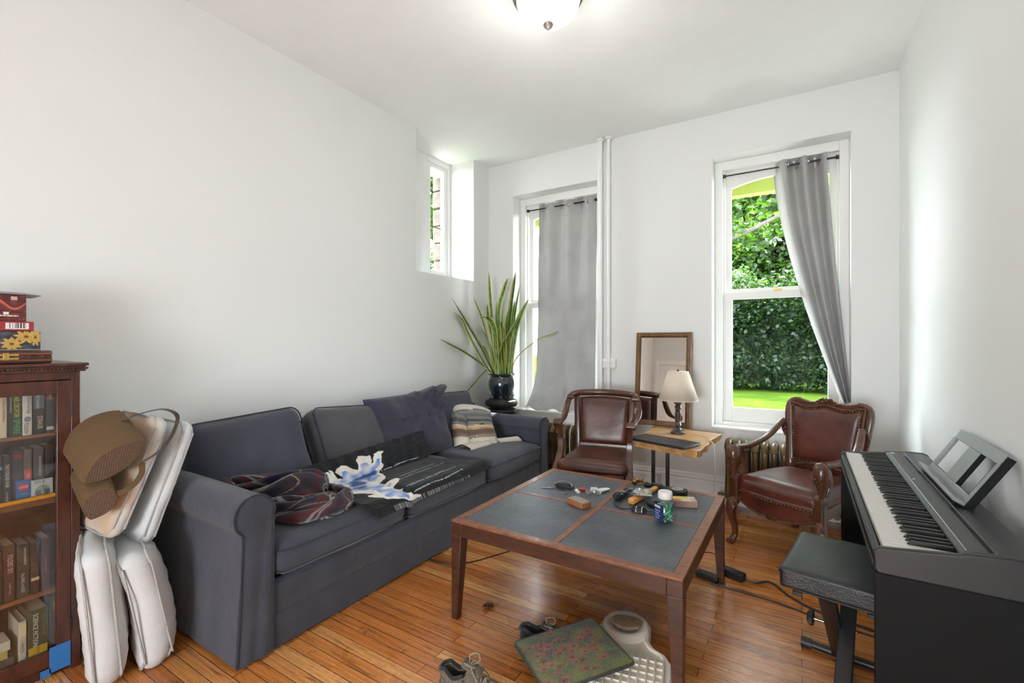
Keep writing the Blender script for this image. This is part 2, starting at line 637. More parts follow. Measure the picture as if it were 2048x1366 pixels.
# back wall with the two tall window openings
W = [(-2.575, -1.64), (-0.634, 0.302)]
WZ0, WZ1 = 0.60, 2.845
bw = MB()
xs = [XL - T, W[0][0], W[0][1], W[1][0], W[1][1], XR + T]
for i in (0, 2, 4):
    bw.box(xs[i], xs[i + 1], YB, YB + T, 0, ZC)
for (x0, x1) in W:
    bw.box(x0, x1, YB, YB + T, 0, WZ0)
    bw.box(x0, x1, YB, YB + T, WZ1, ZC)
struct(bw.build('wall_back', M_wall, smooth=False))
# front wall (behind the camera) with a door and a wide window added for fill light
FW = (-1.28, 0.28, 0.35, 1.55)
fw = MB()
fw.box(XL - T, -2.70, YF - T, YF, 0, ZC)
fw.box(-2.70, -1.88, YF - T, YF, 2.05, ZC)
fw.box(-1.88, FW[0], YF - T, YF, 0, ZC)
fw.box(FW[0], FW[1], YF - T, YF, 0, FW[2])
fw.box(FW[0], FW[1], YF - T, YF, FW[3], ZC)
fw.box(FW[1], XR + T, YF - T, YF, 0, ZC)
struct(fw.build('wall_front', M_wall, smooth=False))

# door behind the camera (seen in the mirror)
dr = MB().box(-2.70, -1.88, YF - .06, YF - .02, 0, 2.05)
for z0, z1 in ((.15, .95), (1.10, 1.92)):
    for x0, x1 in ((-2.60, -2.33), (-2.25, -1.98)):
        dr.box(x0, x1, YF - .025, YF - .008, z0, z1)
d1 = struct(dr.build('door_1', M_trim, bevel=.006))
k_ = MB().lathe([(0, 0), (.012, .002), (.012, .03), (.028, .045), (.028, .06), (0, .07)], 16, M=basis((-1.95, YF - .02, 1.0), (1, 0, 0), (0, 0, -1), (0, 1, 0)))
k_.build('door_knob', M_brass, d1)
cs = MB()
cs.box(-2.80, -2.70, YF, YF + .025, 0, 2.15); cs.box(-1.88, -1.78, YF, YF + .025, 0, 2.15); cs.box(-2.70, -1.88, YF, YF + .025, 2.05, 2.15)
cs.build('door_casing', M_trim, d1, bevel=.006)

# baseboards
def baseboard(name, p0, p1, nrm):
    # profile (out, z)
    prof = [(0, 0), (.022, 0), (.022, .150), (.016, .158), (.016, .168), (.020, .176), (.013, .190), (.013, .200), (.006, .212), (0, .212)]
    a = Vector((*p0, 0)); b = Vector((*p1, 0)); n = Vector((*nrm, 0))
    mb = MB()
    mb.loft([[tuple(a + n * o + Vector((0, 0, z))) for o, z in prof], [tuple(b + n * o + Vector((0, 0, z))) for o, z in prof]])
    return struct(mb.build(name, M_trim, angle=20))
baseboard('baseboard_back', (XL, YB), (XR, YB), (0, -1))
baseboard('baseboard_left', (XL, YF), (XL, YB), (1, 0))
baseboard('baseboard_right', (XR, YF), (XR, YB), (-1, 0))
baseboard('baseboard_front', (-1.78, YF), (XR, YF), (0, 1))

# ------------------------------------------------------------------ windows
def sash_window(name, x0, x1, arched=True):
    """double-hung window in a plastered opening x0..x1, WZ0..WZ1"""
    fr = MB()
    ix0, ix1 = x0 + .062, x1 - .062
    ya, yb = 4.30, 4.42
    top = WZ1 - .075
    fr.box(x0, ix0, ya, yb, WZ0, WZ1); fr.box(ix1, x1, ya, yb, WZ0, WZ1)
    fr.box(ix0, ix1, ya, yb, top, WZ1); fr.box(ix0, ix1, ya - .0, yb, WZ0, WZ0 + .045)
    # stop beads
    for a, b in ((ix0, ix0 + .018), (ix1 - .018, ix1)):
        fr.box(a, b, 4.335, yb, WZ0 + .045, top)
    # sill
    fr.box(x0, x1, 4.145, ya, WZ0 - .0, WZ0 + .018)
    f = struct(fr.build(name, M_trim, bevel=.004))
    gx0, gx1 = x0 + .121, x1 - .121
    # upper sash (outer), segmental arched head
    us = MB()
    zt, zb = 2.70, 1.755
    us.box(ix0 + .015, gx0, 4.375, 4.405, zb - .03, top); us.box(gx1, ix1 - .015, 4.375, 4.405, zb - .03, top)
    us.box(gx0, gx1, 4.375, 4.405, zb - .035, zb + .012)
    n = 16
    cxm = (gx0 + gx1) / 2; hw = (gx1 - gx0) / 2
    prof = [(gx0 + (gx1 - gx0) * i / n, 2.628 + .055 * (1 - ((i / n * 2 - 1) ** 2))) for i in range(n + 1)]
    for i in range(n):
        a, b = prof[i], prof[i + 1]
        us.hexa([(a[0], 4.375, a[1]), (b[0], 4.375, b[1]), (b[0], 4.405, b[1]), (a[0], 4.405, a[1])],
                [(a[0], 4.375, top), (b[0], 4.375, top), (b[0], 4.405, top), (a[0], 4.405, top)])
    us.build('upper_sash', M_trim, f)
    gl = MB().prism([(gx0, zb)] + [(gx1, zb)] + prof[::-1], 4.388, 4.392, 'y')
    gl.build('pane', M_glass, f, smooth=False)
    ls = MB()
    ls.box(ix0 + .016, gx0 + .012, 4.335, 4.368, WZ0 + .045, 1.73); ls.box(gx1 - .012, ix1 - .016, 4.335, 4.368, WZ0 + .045, 1.73)
    ls.box(gx0 + .012, gx1 - .012, 4.335, 4.368, WZ0 + .045, .765); ls.box(gx0 + .012, gx1 - .012, 4.335, 4.368, 1.675, 1.735)
    ls.build('lower_sash', M_trim, f, bevel=.005)
    MB().box(gx0 + .012, gx1 - .012, 4.350, 4.354, .765, 1.675).build('pane', M_screen, f, smooth=False)
    MB().box(cxm - .03, cxm + .03, 4.322, 4.336, 1.735, 1.75).build('sash_lock', M_brass, f, bevel=.003)
    return f
sash_window('window_2', *W[0])
sash_window('window_3', *W[1])

# slit window in the recess of the left wall
w1 = MB()
Xr = -3.20
gy0, gy1, gz0, gz1 = 3.575, 3.775, 2.055, 3.10
w1.box(Xr - .05, Xr + .012, RY0, gy0 - .06, RZ, ZC); w1.box(Xr - .05, Xr + .012, gy1 + .055, RY1, RZ, ZC)
w1.box(Xr - .05, Xr + .012, gy0 - .06, gy1 + .055, RZ, gz0 - .05); w1.box(Xr - .05, Xr + .012, gy0 - .06, gy1 + .055, gz1 + .045, ZC)
w1.box(Xr - .05, Xr - .004, gy0 - .06, gy0, gz0 - .05, gz1 + .045); w1.box(Xr - .05, Xr - .004, gy1, gy1 + .055, gz0 - .05, gz1 + .045)
w1.box(Xr - .05, Xr - .004, gy0, gy1, gz0 - .05, gz0); w1.box(Xr - .05, Xr - .004, gy0, gy1, gz1, gz1 + .045)
w1.box(Xr - .05, Xr + .10, RY0, RY1, RZ - .004, RZ + .004)
w1.box(Xr - .03, Xr + .03, RY0 + .12, RY0 + .135, RZ, ZC)
w1o = struct(w1.build('window_1', M_trim, bevel=.004))
MB().box(Xr - .034, Xr - .030, gy0, gy1, gz0, gz1).build('pane', M_glass, w1o, smooth=False)
MB().box(Xr - .036, Xr - .022, gy0, gy1, 2.50, 2.506).build('glazing_bar', M_black, w1o)

# unseen window added behind the camera to let fill daylight in
w4 = MB()
for a, b in ((FW[0], FW[0] + .07), (FW[1] - .07, FW[1]), (-.60, -.52)):
    w4.box(a, b, YF - .2, YF - .1, FW[2], FW[3])
w4.box(FW[0], FW[1], YF - .2, YF - .1, FW[2], FW[2] + .07); w4.box(FW[0], FW[1], YF - .2, YF - .1, FW[3] - .07, FW[3])
w4.box(FW[0] - .04, FW[1] + .04, YF - .1, YF + .04, FW[2] - .03, FW[2])
w4o = struct(w4.build('added_fill_window', M_trim, bevel=.004))
MB().box(FW[0] + .07, FW[1] - .07, YF - .15, YF - .146, FW[2] + .07, FW[3] - .07).build('pane', M_glass, w4o, smooth=False)

# ------------------------------------------------------------------ heating pipes on the back wall
pp = thing('riser_pipe', 'pair of thin white painted heating pipes from floor to ceiling on back wall', 'pipe', (-1.55, 4.1, 0))
for dx in (-.035, .040):
    MB().tube([(dx, 0, 0), (dx, 0, ZC)], .0155, 14).build('pipe', M_trim, pp)
    MB().lathe([(.0156, ZC - .02), (.034, ZC - .018), (.034, ZC - .003), (.0156, ZC - .002)], 16, (dx, 0, 0)).build('collar', M_trim, pp)
MB().box(-.075, .10, .012, .05, 1.075, 1.165).build('mounting_block', M_trim, pp, bevel=.006)
cl_ = MB()
for dx in (-.035, .040):
    cl_.lathe([(.0156, -.006), (.021, -.006), (.021, .006), (.0156, .006)], 14, (dx, 0, 1.135))
cl_.box(-.06, .065, -.003, .014, 1.131, 1.139)
cl_.build('clamp', M_trim, pp)
MB().box(-1.625, -1.60, 4.118, 4.15, 0.212, ZC).build('trim_1', M_trim, bevel=.003)
struct(bpy.data.objects['trim_1'])
# ------------------------------------------------------------------ outdoors
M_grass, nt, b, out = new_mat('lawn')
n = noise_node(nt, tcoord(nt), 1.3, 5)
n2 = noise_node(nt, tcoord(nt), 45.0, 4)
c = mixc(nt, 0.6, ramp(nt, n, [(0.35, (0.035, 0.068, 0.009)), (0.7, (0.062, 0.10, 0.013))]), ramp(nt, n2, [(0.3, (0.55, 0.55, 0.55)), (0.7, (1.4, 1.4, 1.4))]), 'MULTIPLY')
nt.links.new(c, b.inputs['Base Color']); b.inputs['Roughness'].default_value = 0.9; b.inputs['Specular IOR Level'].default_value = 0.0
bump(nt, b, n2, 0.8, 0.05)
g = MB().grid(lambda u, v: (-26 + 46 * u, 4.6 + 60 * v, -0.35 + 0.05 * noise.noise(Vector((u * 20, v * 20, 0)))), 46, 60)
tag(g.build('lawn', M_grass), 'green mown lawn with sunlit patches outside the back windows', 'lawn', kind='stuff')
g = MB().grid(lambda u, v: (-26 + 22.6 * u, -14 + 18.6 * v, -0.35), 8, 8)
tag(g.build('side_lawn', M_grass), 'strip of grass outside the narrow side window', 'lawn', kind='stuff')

def leaf_mat(name, c1, c2, c3):
    m, nt, b, out = new_mat(name)
    ge = nt.nodes.new('ShaderNodeNewGeometry')
    col = ramp(nt, ge.outputs['Random Per Island'], [(0.0, c1), (0.6, c2), (1.0, c3)])
    nt.links.new(col, b.inputs['Base Color'])
    b.inputs['Roughness'].default_value = 0.45
    tr = nt.nodes.new('ShaderNodeBsdfTranslucent')
    tc = mixc(nt, 1.0, col, (1.9, 2.3, 0.5), 'MULTIPLY')
    nt.links.new(tc, tr.inputs[0])
    ms = nt.nodes.new('ShaderNodeMixShader'); ms.inputs[0].default_value = 0.5
    nt.links.new(b.outputs[0], ms.inputs[1]); nt.links.new(tr.outputs[0], ms.inputs[2])
    nt.links.new(ms.outputs[0], out.inputs[0])
    return m
M_leafA = leaf_mat('maple_leaves', (0.008, 0.020, 0.006), (0.016, 0.038, 0.009), (0.036, 0.072, 0.012))
M_leafB = leaf_mat('shrub_leaves', (0.006, 0.016, 0.007), (0.011, 0.028, 0.010), (0.022, 0.048, 0.014))
M_bark = plain('bark', (0.032, 0.028, 0.023), 0.9, var=0.4, vscale=8, bmp=0.8, bscale=30)
rng = np.random.default_rng(7)

def leaves_mesh(name, blobs, count, size, mat_, parent=None):
    """blobs: (cx,cy,cz,rx,ry,rz); leaves gathered in small sprays near the skin of each blob"""
    P = []
    vol = np.array([b_[3] * b_[4] * b_[5] for b_ in blobs]) ** 0.66
    vol = vol / vol.sum()
    for b_, w_ in zip(blobs, vol):
        k = int(count * w_)
        nc = max(k // 14, 4)
        d = rng.normal(size=(nc, 3)); d /= np.linalg.norm(d, axis=1)[:, None]
        rad = rng.uniform(0.45, 1.0, size=(nc, 1)) ** 0.6
        cen = d * rad * np.array(b_[3:6]) + np.array(b_[:3])
        ids = rng.integers(0, nc, k)
        P.append(cen[ids] + rng.normal(scale=size * 1.5, size=(k, 3)) * np.array([1, 1, .55]))
    P = np.concatenate(P)
    n = len(P)
    nrm = rng.normal(size=(n, 3)) + np.array([0, 0, 1.3]); nrm /= np.linalg.norm(nrm, axis=1)[:, None]
    a = np.cross(nrm, rng.normal(size=(n, 3))); a /= np.linalg.norm(a, axis=1)[:, None]
    bb = np.cross(nrm, a)
    s_ = size * rng.uniform(0.6, 1.3, size=(n, 1))
    V = np.stack([P - a * s_ * .55, P + bb * s_ * .42 + nrm * s_ * .08, P + a * s_ * .55, P - bb * s_ * .42 + nrm * s_ * .08], axis=1).reshape(-1, 3)
    me = bpy.data.meshes.new(name)
    me.vertices.add(n * 4); me.vertices.foreach_set('co', V.ravel())
    me.loops.add(n * 4); me.loops.foreach_set('vertex_index', np.arange(n * 4))
    me.polygons.add(n); me.polygons.foreach_set('loop_start', np.arange(n) * 4)
    me.update(calc_edges=True)
    me.materials.append(mat_)
    o = bpy.data.objects.new(name, me); COL.objects.link(o)
    if parent: o.parent = parent
    return o

def tree(label, x, y, h, r, count, size, mat_, trunk=0.16, low=0.35):
    t = thing('tree', label, 'tree', (x, y, -0.35))
    MB().tube(spline([(0, 0, 0), (.1, .05, h * .3), (-.05, 0, h * .6), (.1, 0, h * .85)], 5), [trunk, trunk * .8, trunk * .5, trunk * .2], 10).build('trunk', M_bark, t)
    bl = []
    for k in range(11):
        a = rng.uniform(0, 2 * pi); q = rng.uniform(0, .6)
        zc = h * rng.uniform(low, .9)
        bl.append((r * q * cos(a), r * q * sin(a), zc, r * rng.uniform(.45, .7), r * rng.uniform(.45, .7), r * rng.uniform(.35, .55)))
    leaves_mesh('foliage', bl, count, size, mat_, t)
    return t
tree('tall leafy tree left of centre beyond the lawn', -7.0, 26.5, 11.5, 4.6, 14000, .28, M_leafA, low=.14)
tree('tall leafy tree straight beyond the lawn behind the forked branch', -2.6, 27.5, 10.6, 4.4, 30000, .24, M_leafA, low=.12)
tree('tall leafy tree beyond the lawn towards the curtain', 1.6, 26.0, 10.2, 4.2, 26000, .24, M_leafA, low=.12)
tree('leafy tree at the right end of the tree line', 6.2, 27.5, 11.5, 4.4, 9000, .30, M_leafA, low=.14)
tree('far tall tree closing the gap at the back of the garden', -.6, 33.0, 14, 5.2, 20000, .34, M_leafA, low=.10)
tree('added tree close to the house that keeps the sun off the right window', 2.1, 9.8, 9.8, 2.9, 16000, .24, M_leafA, .22, low=.62)  # crown out of view, added to block sun at the right window
tree('leafy tree outside the narrow side window', -7.2, 8.3, 8.5, 2.4, 9000, .17, M_leafA, low=.2)

def shrub(label, x, y, rx, ry, rz, count):
    s_ = thing('shrub', label, 'shrub', (x, y, -0.35))
    MB().tube([(0, 0, 0), (0, 0, rz)], [.06, .02], 7).build('stem', M_bark, s_)
    leaves_mesh('foliage', [(0, 0, rz * .55, rx, ry, rz * .55), (rx * .5, -.2, rz * .8, rx * .6, ry * .7, rz * .5), (-rx * .5, 0, rz * .75, rx * .6, ry * .7, rz * .5), (0, -ry * .3, rz * .25, rx * 1.1, ry, rz * .3)], count, .13, M_leafB, s_)
shrub('broad dark shrub at the left end of the lawn edge', -6.2, 18.6, 1.9, 1.0, 3.0, 9000)
shrub('dark rounded shrub at the lawn edge left of centre', -3.1, 18.4, 1.8, 1.0, 3.3, 12000)
shrub('dark shrub at the lawn edge near the window middle', -0.9, 18.9, 1.7, 1.0, 3.4, 12000)
shrub('dark shrub at the lawn edge right of centre', 1.6, 18.6, 1.9, 1.0, 3.2, 10000)
shrub('broad dark shrub at the right end of the lawn edge', 4.4, 18.8, 1.9, 1.0, 3.0, 6000)

tree('added slender high crowned tree that dapples the lawn right of the curtain edge', 2.6, 19.0, 9.0, 3.4, 3500, .24, M_leafA, .12, low=.72)  # added so that its sparse crown breaks up the sun on the lawn

# leaning limb close to the window
lb = thing('leaning_branch', 'grey forked tree limb crossing high behind the upper window pane', 'branch', (-1.6, 9.5, 0))
MB().tube(spline([(-3.4, 0, -.35), (-2.2, 0, 1.6), (-.9, 0, 3.0), (0.0, 0.05, 3.72), (.55, .1, 4.55), (1.3, .2, 5.5)], 8), [.20, .17, .13, .10, .08, .04], 10).build('limb', M_bark, lb)
MB().tube(spline([(-.1, 0.05, 3.62), (.55, 0, 4.05), (1.25, -.1, 4.33), (2.2, -.1, 4.7)], 8), [.085, .07, .06, .035], 9).build('side_limb', M_bark, lb)
MB().tube(spline([(-1.0, 0, 2.9), (-.3, 0, 3.08), (.6, 0, 3.28), (1.5, .1, 3.7)], 8), [.06, .05, .045, .02], 8).build('side_limb', M_bark, lb)
leaves_mesh('foliage', [(1.0, .3, 4.9, 1.4, .9, .6), (1.9, .2, 4.3, 1.1, .8, .6), (-1.2, .4, 4.3, 1.3, .8, .6), (.2, .5, 3.35, .9, .6, .35), (1.4, 0, 5.7, 1.2, .8, .5), (0.6, .9, 4.0, 1.5, .6, .8)], 5200, .13, M_leafA, lb)

leaves_mesh('foliage', [(.0, -.5, 6.6, .26, .45, .45), (.22, -.45, 6.4, .25, .4, .40)], 2600, .11, M_leafA, lb)  # unseen leaf clump added to keep sun off the left curtain
# unseen pale strips added next to the house to bounce sunlight indoors
M_reflector = plain('reflector_paving', (.50, .49, .46), .85, var=.08, vscale=3, bmp=.2)
pv = MB().box(-3.2, 2.4, 4.50, 8.6, -.38, -.335)
tag(pv.build('reflector', M_reflector, bevel=.01), 'added pale paved patio directly outside the back windows', 'reflector')
pv = MB().box(-5.6, -3.3, .5, 7.5, -.36, -.325)
tag(pv.build('side_reflector', M_reflector, bevel=.01), 'added pale paved strip bouncing light in through the narrow side window', 'path')

# porch eave; its stretch over the left window is added to block high sun
M_eave = plain('porch_soffit_paint', (0.17, 0.20, 0.035), 0.6, var=0.05)
pe = thing('porch_eave', 'yellow green underside of the roof eave above the right window', 'eave', (0, 4.5, 2.85))
ev = MB().box(-3.3, 1.6, 0.0, .90, 0.10, 0.16)
ev.box(-3.3, 1.6, .78, .90, -.03, 0.16)
ev.build('soffit', M_eave, pe)
# masonry pier beside the slit window, outside
M_brick = plain('brown_stone', (0.045, 0.036, 0.028), 0.9, var=0.3, vscale=14, bmp=0.6, bscale=25)
ps = MB()
random.seed(4)
for k in range(24):
    z0 = -0.35 + k * .20
    ps.box(-3.64 + random.uniform(-.01, .01), -3.27, 4.10 - random.uniform(0, .02), 4.42, z0 + .008, z0 + .192)
ps.box(-3.62, -3.27, 4.12, 4.40, -.35, 4.45)
tag(ps.build('stone_pier', M_brick, bevel=.008), 'rough brown stone pier outside the narrow side window', 'pier')
# ------------------------------------------------------------------ sofa
M_sofa = fabric('charcoal_blue_sofa_fabric', srgb(56, 58, 69), srgb(70, 73, 85), weave=1400, bmp=0.4)
M_sofa_warm = fabric('grey_faded_sofa_fabric', srgb(66, 65, 70), srgb(80, 79, 83), weave=1400, bmp=0.4)
M_pipe = fabric('dark_piping', srgb(42, 44, 54), srgb(50, 52, 62), weave=1200)

SX0, SX1, SY0, SY1 = -2.85, -1.905, 0.99, 3.665     # back, front, near end, far end
sofa = thing('sofa', 'long charcoal blue three seat sofa with rolled arms along the left wall', 'sofa', ((SX0 + SX1) / 2, (SY0 + SY1) / 2, 0))
so = Vector(sofa.location)
def S(mb, *a, **k):
    return mb.build(*a, parent=sofa, M=Matrix.Translation(-so), **k)

# base with a slipcover skirt
bs = MB()
n = 120
ys = [1.13 + (3.52 - 1.13) * i / n for i in range(n + 1)]
def skirt_x(y, z):
    return SX1 + 0.008 * noise.noise(Vector((y * 5, z * 2.0, 0))) * (1 - z / .3) + 0.004 * noise.noise(Vector((y * 17, z * 3, 4))) - 0.01 * (1 - z / .3)
zz = [0.012, 0.05, 0.10, 0.15, 0.155, 0.165, 0.17, 0.22, 0.28, 0.30]
off = [0.010, .006, .004, .002, -.003, -.003, .0, 0, 0, -.02]
bs.grid(lambda u, v: (skirt_x(1.13 + 2.39 * u, zz[min(int(round(v * 9)), 9)]) + off[min(int(round(v * 9)), 9)], 1.13 + 2.39 * u, zz[min(int(round(v * 9)), 9)]), n, 9)
bs.box(SX0 + .04, SX1 - .05, 1.10, 3.55, .02, .30)
S(bs, 'base', M_sofa)
# back
bk = softbox(.11, 1.26, .36, .06, 18, 0.0, amp=.004, fr=4)
bk.build('backrest', M_sofa, sofa, M=Matrix.Translation(-so) @ xform((SX0 + .115, 2.33, .40), (0, R(2), 0)))

def arm(side):
    """rolled arm; side -1 = near end, +1 = far end; s = outward"""
    yin = 1.135 if side < 0 else 3.505
    top = 0.688 if side < 0 else 0.655
    # profile in (s outward, z), closed
    P = [(0, .02), (0, .30), (0, .50), (-.004, .60)]
    cs, cz, rr = .075, top - .082, .084
    for k in range(13):
        a = pi + (-pi * 1.28) * k / 12
        P.append((cs + rr * cos(a) * 1.0, cz + rr * sin(a)))
    P += [(.125, cz - .085), (.130, .40), (.137, .20), (.150, .02)]
    sc = side
    secs = []
    nx = 26
    for i in range(nx + 1):
        t = i / nx
        x = SX0 + .02 + (SX1 - .004 - SX0 - .02) * t
        sec = []
        for (s_, z_) in P:
            w = 0.006 * noise.noise(Vector((x * 5, s_ * 9 + side, z_ * 4))) + 0.010 * noise.noise(Vector((x * 12, side, z_ * 1.2))) * max(0, 1 - z_ / .45) * (s_ > .1)
            sec.append((x, yin + sc * (s_ + w), z_ + .3 * w))
        if side > 0: sec.reverse()
        secs.append(sec)
    S(MB().loft(secs), 'arm', M_sofa, angle=50)
    # front panel and its piping
    Pf = [(s_, z_) for (s_, z_) in P]
    pts = [Vector((SX1 + .004, yin + sc * s_, z_)) for s_, z_ in Pf]
    fp = MB()
    c0 = Vector((SX1 + .004, yin + sc * .07, .35))
    # panel as strips with a slight bulge and hanging folds
    def pan(u, v):
        z_ = .015 + (top - .015 - .002) * v
        # left and right limits of the profile at this height
        lo, hi = 0.0, .13
        if z_ > cz - .06:
            dz = min(1, abs(z_ - cz) / rr)
            q = rr * sqrt(max(0, 1 - dz * dz))
            lo = cs - q if z_ > cz else -.004
            hi = cs + q
        else:
            hi = .130 + .02 * (1 - z_ / .4) if z_ < .4 else .13
        s_ = lo + (hi - lo) * u
        fold = .022 * noise.noise(Vector((u * 2.6 + side + z_ * 1.2, z_ * 1.8, 7))) * min(1, (top - z_) * 3)
        return (SX1 + .004 + .010 * (4 * u * (1 - u)) + fold * 4 * u * (1 - u), yin + sc * s_, z_)
    fp.grid(pan, 14, 40)
    if side > 0: fp.f = [tuple(reversed(f)) for f in fp.f]
    a_ = S(fp, 'arm_front', M_sofa)
    MB().tube([p - so + Vector((.002, 0, 0)) for p in spline(pts, 3)], .0045, 6).build('piping', M_pipe, a_)
arm(-1); arm(1)

# seat cushions
def box_cushion(name, cx, cy, cz, a, b, c, rot, mat_, seed, puff=.25, pr=.0042, pipe=True, parent=sofa, org=so, rr=.045, amp=.005, sag=0.0):
    M = Matrix.Translation(-org) @ xform((cx, cy, cz), rot)
    mb = softbox(a, b, c, rr, 18, puff, amp=amp, fr=5, seed=seed, sag=sag)
    o = mb.build(name, mat_, parent, M=M, angle=180)
    if pipe:
        pp_ = MB()
        for s_ in (-1, 1):
            rect = rounded_rect(a - .004, b - .004, .05, 6)
            pts = []
            for (x, y) in rect:
                u, v = x / a, y / b
                p = Vector((x, y, s_ * (c - rr * .45)))
                q3 = p * 5 + Vector((seed * 3.1, seed * 1.7, seed))
                p += Vector((noise.noise(q3), noise.noise(q3 + Vector((9, 0, 0))), noise.noise(q3 + Vector((0, 9, 0))))) * amp
                pts.append(M @ p)
            pp_.tube(pts, pr, 6, closed=True)
        pp_.build('piping', M_pipe if mat_ in (M_sofa, M_sofa_warm) else mat_, o)
    return o
for i, (y0, y1) in enumerate(((1.145, 1.905), (1.915, 2.695), (2.705, 3.497))):
    box_cushion('seat_cushion', -2.245, (y0 + y1) / 2, .385, .375, (y1 - y0) / 2, .072, (0, R(1.0), 0), M_sofa, i + 1, puff=.30, rr=.06)
# back cushions
def back_cushion(y0, y1, z1, xb, lean, seed, mat_, tilt=0, roll=0, c=.085):
    h = .245
    M = Matrix.Translation(-so) @ xform((xb, (y0 + y1) / 2, z1 - h * .97), (R(roll), 0, 0)) @ xform((0, 0, 0), (0, R(90 - lean), R(tilt)))
    mb = softbox(h, (y1 - y0) / 2, c, .075, 20, .55, amp=.016, fr=4.2, seed=seed)
    o = mb.build('back_cushion', mat_, sofa, M=M, angle=180)
    pp_ = MB()
    for s_ in (-1, 1):
        pts = []
        for (x, y) in rounded_rect(h - .012, (y1 - y0) / 2 - .010, .06, 6):
            p = Vector((x, y, s_ * (c - .022)))
            q3 = p * 4.2 + Vector((seed * 3.1, seed * 1.7, seed))
            p += Vector((noise.noise(q3), noise.noise(q3 + Vector((9, 0, 0))), noise.noise(q3 + Vector((0, 9, 0))))) * .016
            pts.append(M @ p)
        pp_.tube(pts, .004, 6, closed=True)
    pp_.build('piping', M_pipe, o)
back_cushion(1.10, 1.735, .912, -2.590, 23, 3, M_sofa, tilt=-2, roll=2)
back_cushion(1.775, 2.36, .885, -2.560, 27, 8, M_sofa_warm, tilt=4, roll=-4)
back_cushion(2.72, 3.46, .870, -2.600, 22, 12, M_sofa)

# ------------------------------------------------------------------ big buttoned pillow
M_pillow = fabric('indigo_cotton', srgb(54, 52, 66), srgb(64, 62, 77), weave=1600, bmp=0.2)
bp = thing('buttoned_pillow', 'large square indigo cotton pillow with three buttons leaning on the sofa back', 'pillow', (-2.46, 2.53, .47))
bo = Vector(bp.location)
def pil(u, v, side):
    x, y = u * 2 - 1, v * 2 - 1
    e = sqrt(max(0, (1 - x ** 4) * (1 - y ** 4)))
    t = .105 * e ** .8 + .004
    px = x * .335 * (1 - .05 * (1 - y * y) * abs(x)); py = y * .255 * (1 - .06 * (1 - x * x) * abs(y))
    w = .026 * fbm((px * 4.2 + 3, py * 4.2, side), 3) * e + .006 * sin(px * 30 + py * 46) * max(0, x - .2) * e
    # folded-over corner top far
    crn = max(0, (x - .45) + (y - .45)) if (x > .2 and y > .2) else 0
    w += crn * .16 * (.6 + .4 * sin((x - y) * 14))
    return Vector((px, py, side * t + w - .02 * abs(x * y) ** 2))
mb = MB()
N_ = 34
for sd in (1, -1):
    g = MB().grid(lambda u, v: pil(u, v, sd), N_, N_)
    if sd < 0: g.f = [tuple(reversed(f)) for f in g.f]
    mb.add(g.v, g.f)
ex = Vector((0.10, 1, -.03)).normalized(); ey = Vector((-.40, .0, .90)).normalized(); ez = ex.cross(ey).normalized(); ex = ey.cross(ez)
Mp = basis(Vector((-2.485, 2.56, .690)) - bo, ex, ey, ez)
mb.build('pillow_cover', M_pillow, bp, M=Mp, angle=180)
sm = MB()
sm.tube([pil(i / 40, .60, 1) + Vector((0, 0, .0015)) for i in range(3, 38)], .0022, 5)
sm.tube([pil(i / 40, .53, 1) + Vector((0, 0, .001)) for i in range(3, 38)], .0012, 5)
e_ = MB()
rim = [pil(i / 24, 1, 1) for i in range(25)] + [pil(1, 1 - i / 24, 1) for i in range(1, 25)] + [pil(1 - i / 24, 0, 1) for i in range(1, 25)] + [pil(0, i / 24, 1) for i in range(1, 24)]
sm.tube(rim, .0035, 6, closed=True)
sm.build('seam', M_pillow, bp, M=Mp)
for u in (.28, .47, .66):
    p = pil(u, .565, 1)
    MB().lathe([(0, .001), (.011, .001), (.013, .004), (.011, .0075), (.006, .0058), (0, .0058)], 16, p).build('button', M_pipe, bp, M=Mp)

# ------------------------------------------------------------------ woven throw with the blue flower
M_throw = attr_mat('woven_throw', 0.95, bmp=0.6, bscale=420, spec=0.05, sheen=0.15)
def throw_profile(v, u):
    """v 0 = upper back edge, 1 = front hem; u 0 near .. 1 far"""
    ax, az = -2.385 + .05 * u, .604 + .071 * u
    if v < .25:
        t = v / .25
        return (ax + (-2.245 - ax) * t + .012 * sin(pi * t), az + (.494 - az) * t)
    if v < .86:
        t = (v - .25) / .61
        return (-2.245 + .345 * t, .494 - .010 * t + .006 * sin(pi * t))
    t = (v - .86) / .14
    a = min(1, t * 1.6) * pi / 2
    return (-1.90 + .04 * sin(a), .484 - .04 * (1 - cos(a)) - max(0, t - .62) / .38 * (.045 - .030 * u))
def pl_(p, v):
    for (a, ya), (b_, yb) in zip(p, p[1:]):
        if v <= b_: return ya + (yb - ya) * (v - a) / (b_ - a)
    return p[-1][1]
def throw_pos(u, v):
    x, z = throw_profile(v, u)
    y0 = pl_([(0, 1.565), (.25, 1.565), (.7, 1.585), (.86, 1.61), (1, 1.68)], v)
    y1 = pl_([(0, 2.515), (.25, 2.475), (.5, 2.54), (.86, 2.65), (1, 2.66)], v)
    y = y0 + (y1 - y0) * u
    w = noise.noise(Vector((u * 5, v * 4, 2)))
    seat = min(1, max(0, (v - .28) * 8))
    dip = .016 * exp(-((y - 1.91) / .03) ** 2) * seat
    up_ = .006 * noise.noise(Vector((u * 18, v * 9, 5))) + .004 * sin(u * 60 + v * 4) * (v < .22)
    return (x + .004 * w + up_ * (1 - seat), y, z + .006 * w * seat + .004 * noise.noise(Vector((u * 12, v * 10, 5))) * seat - dip + .002)
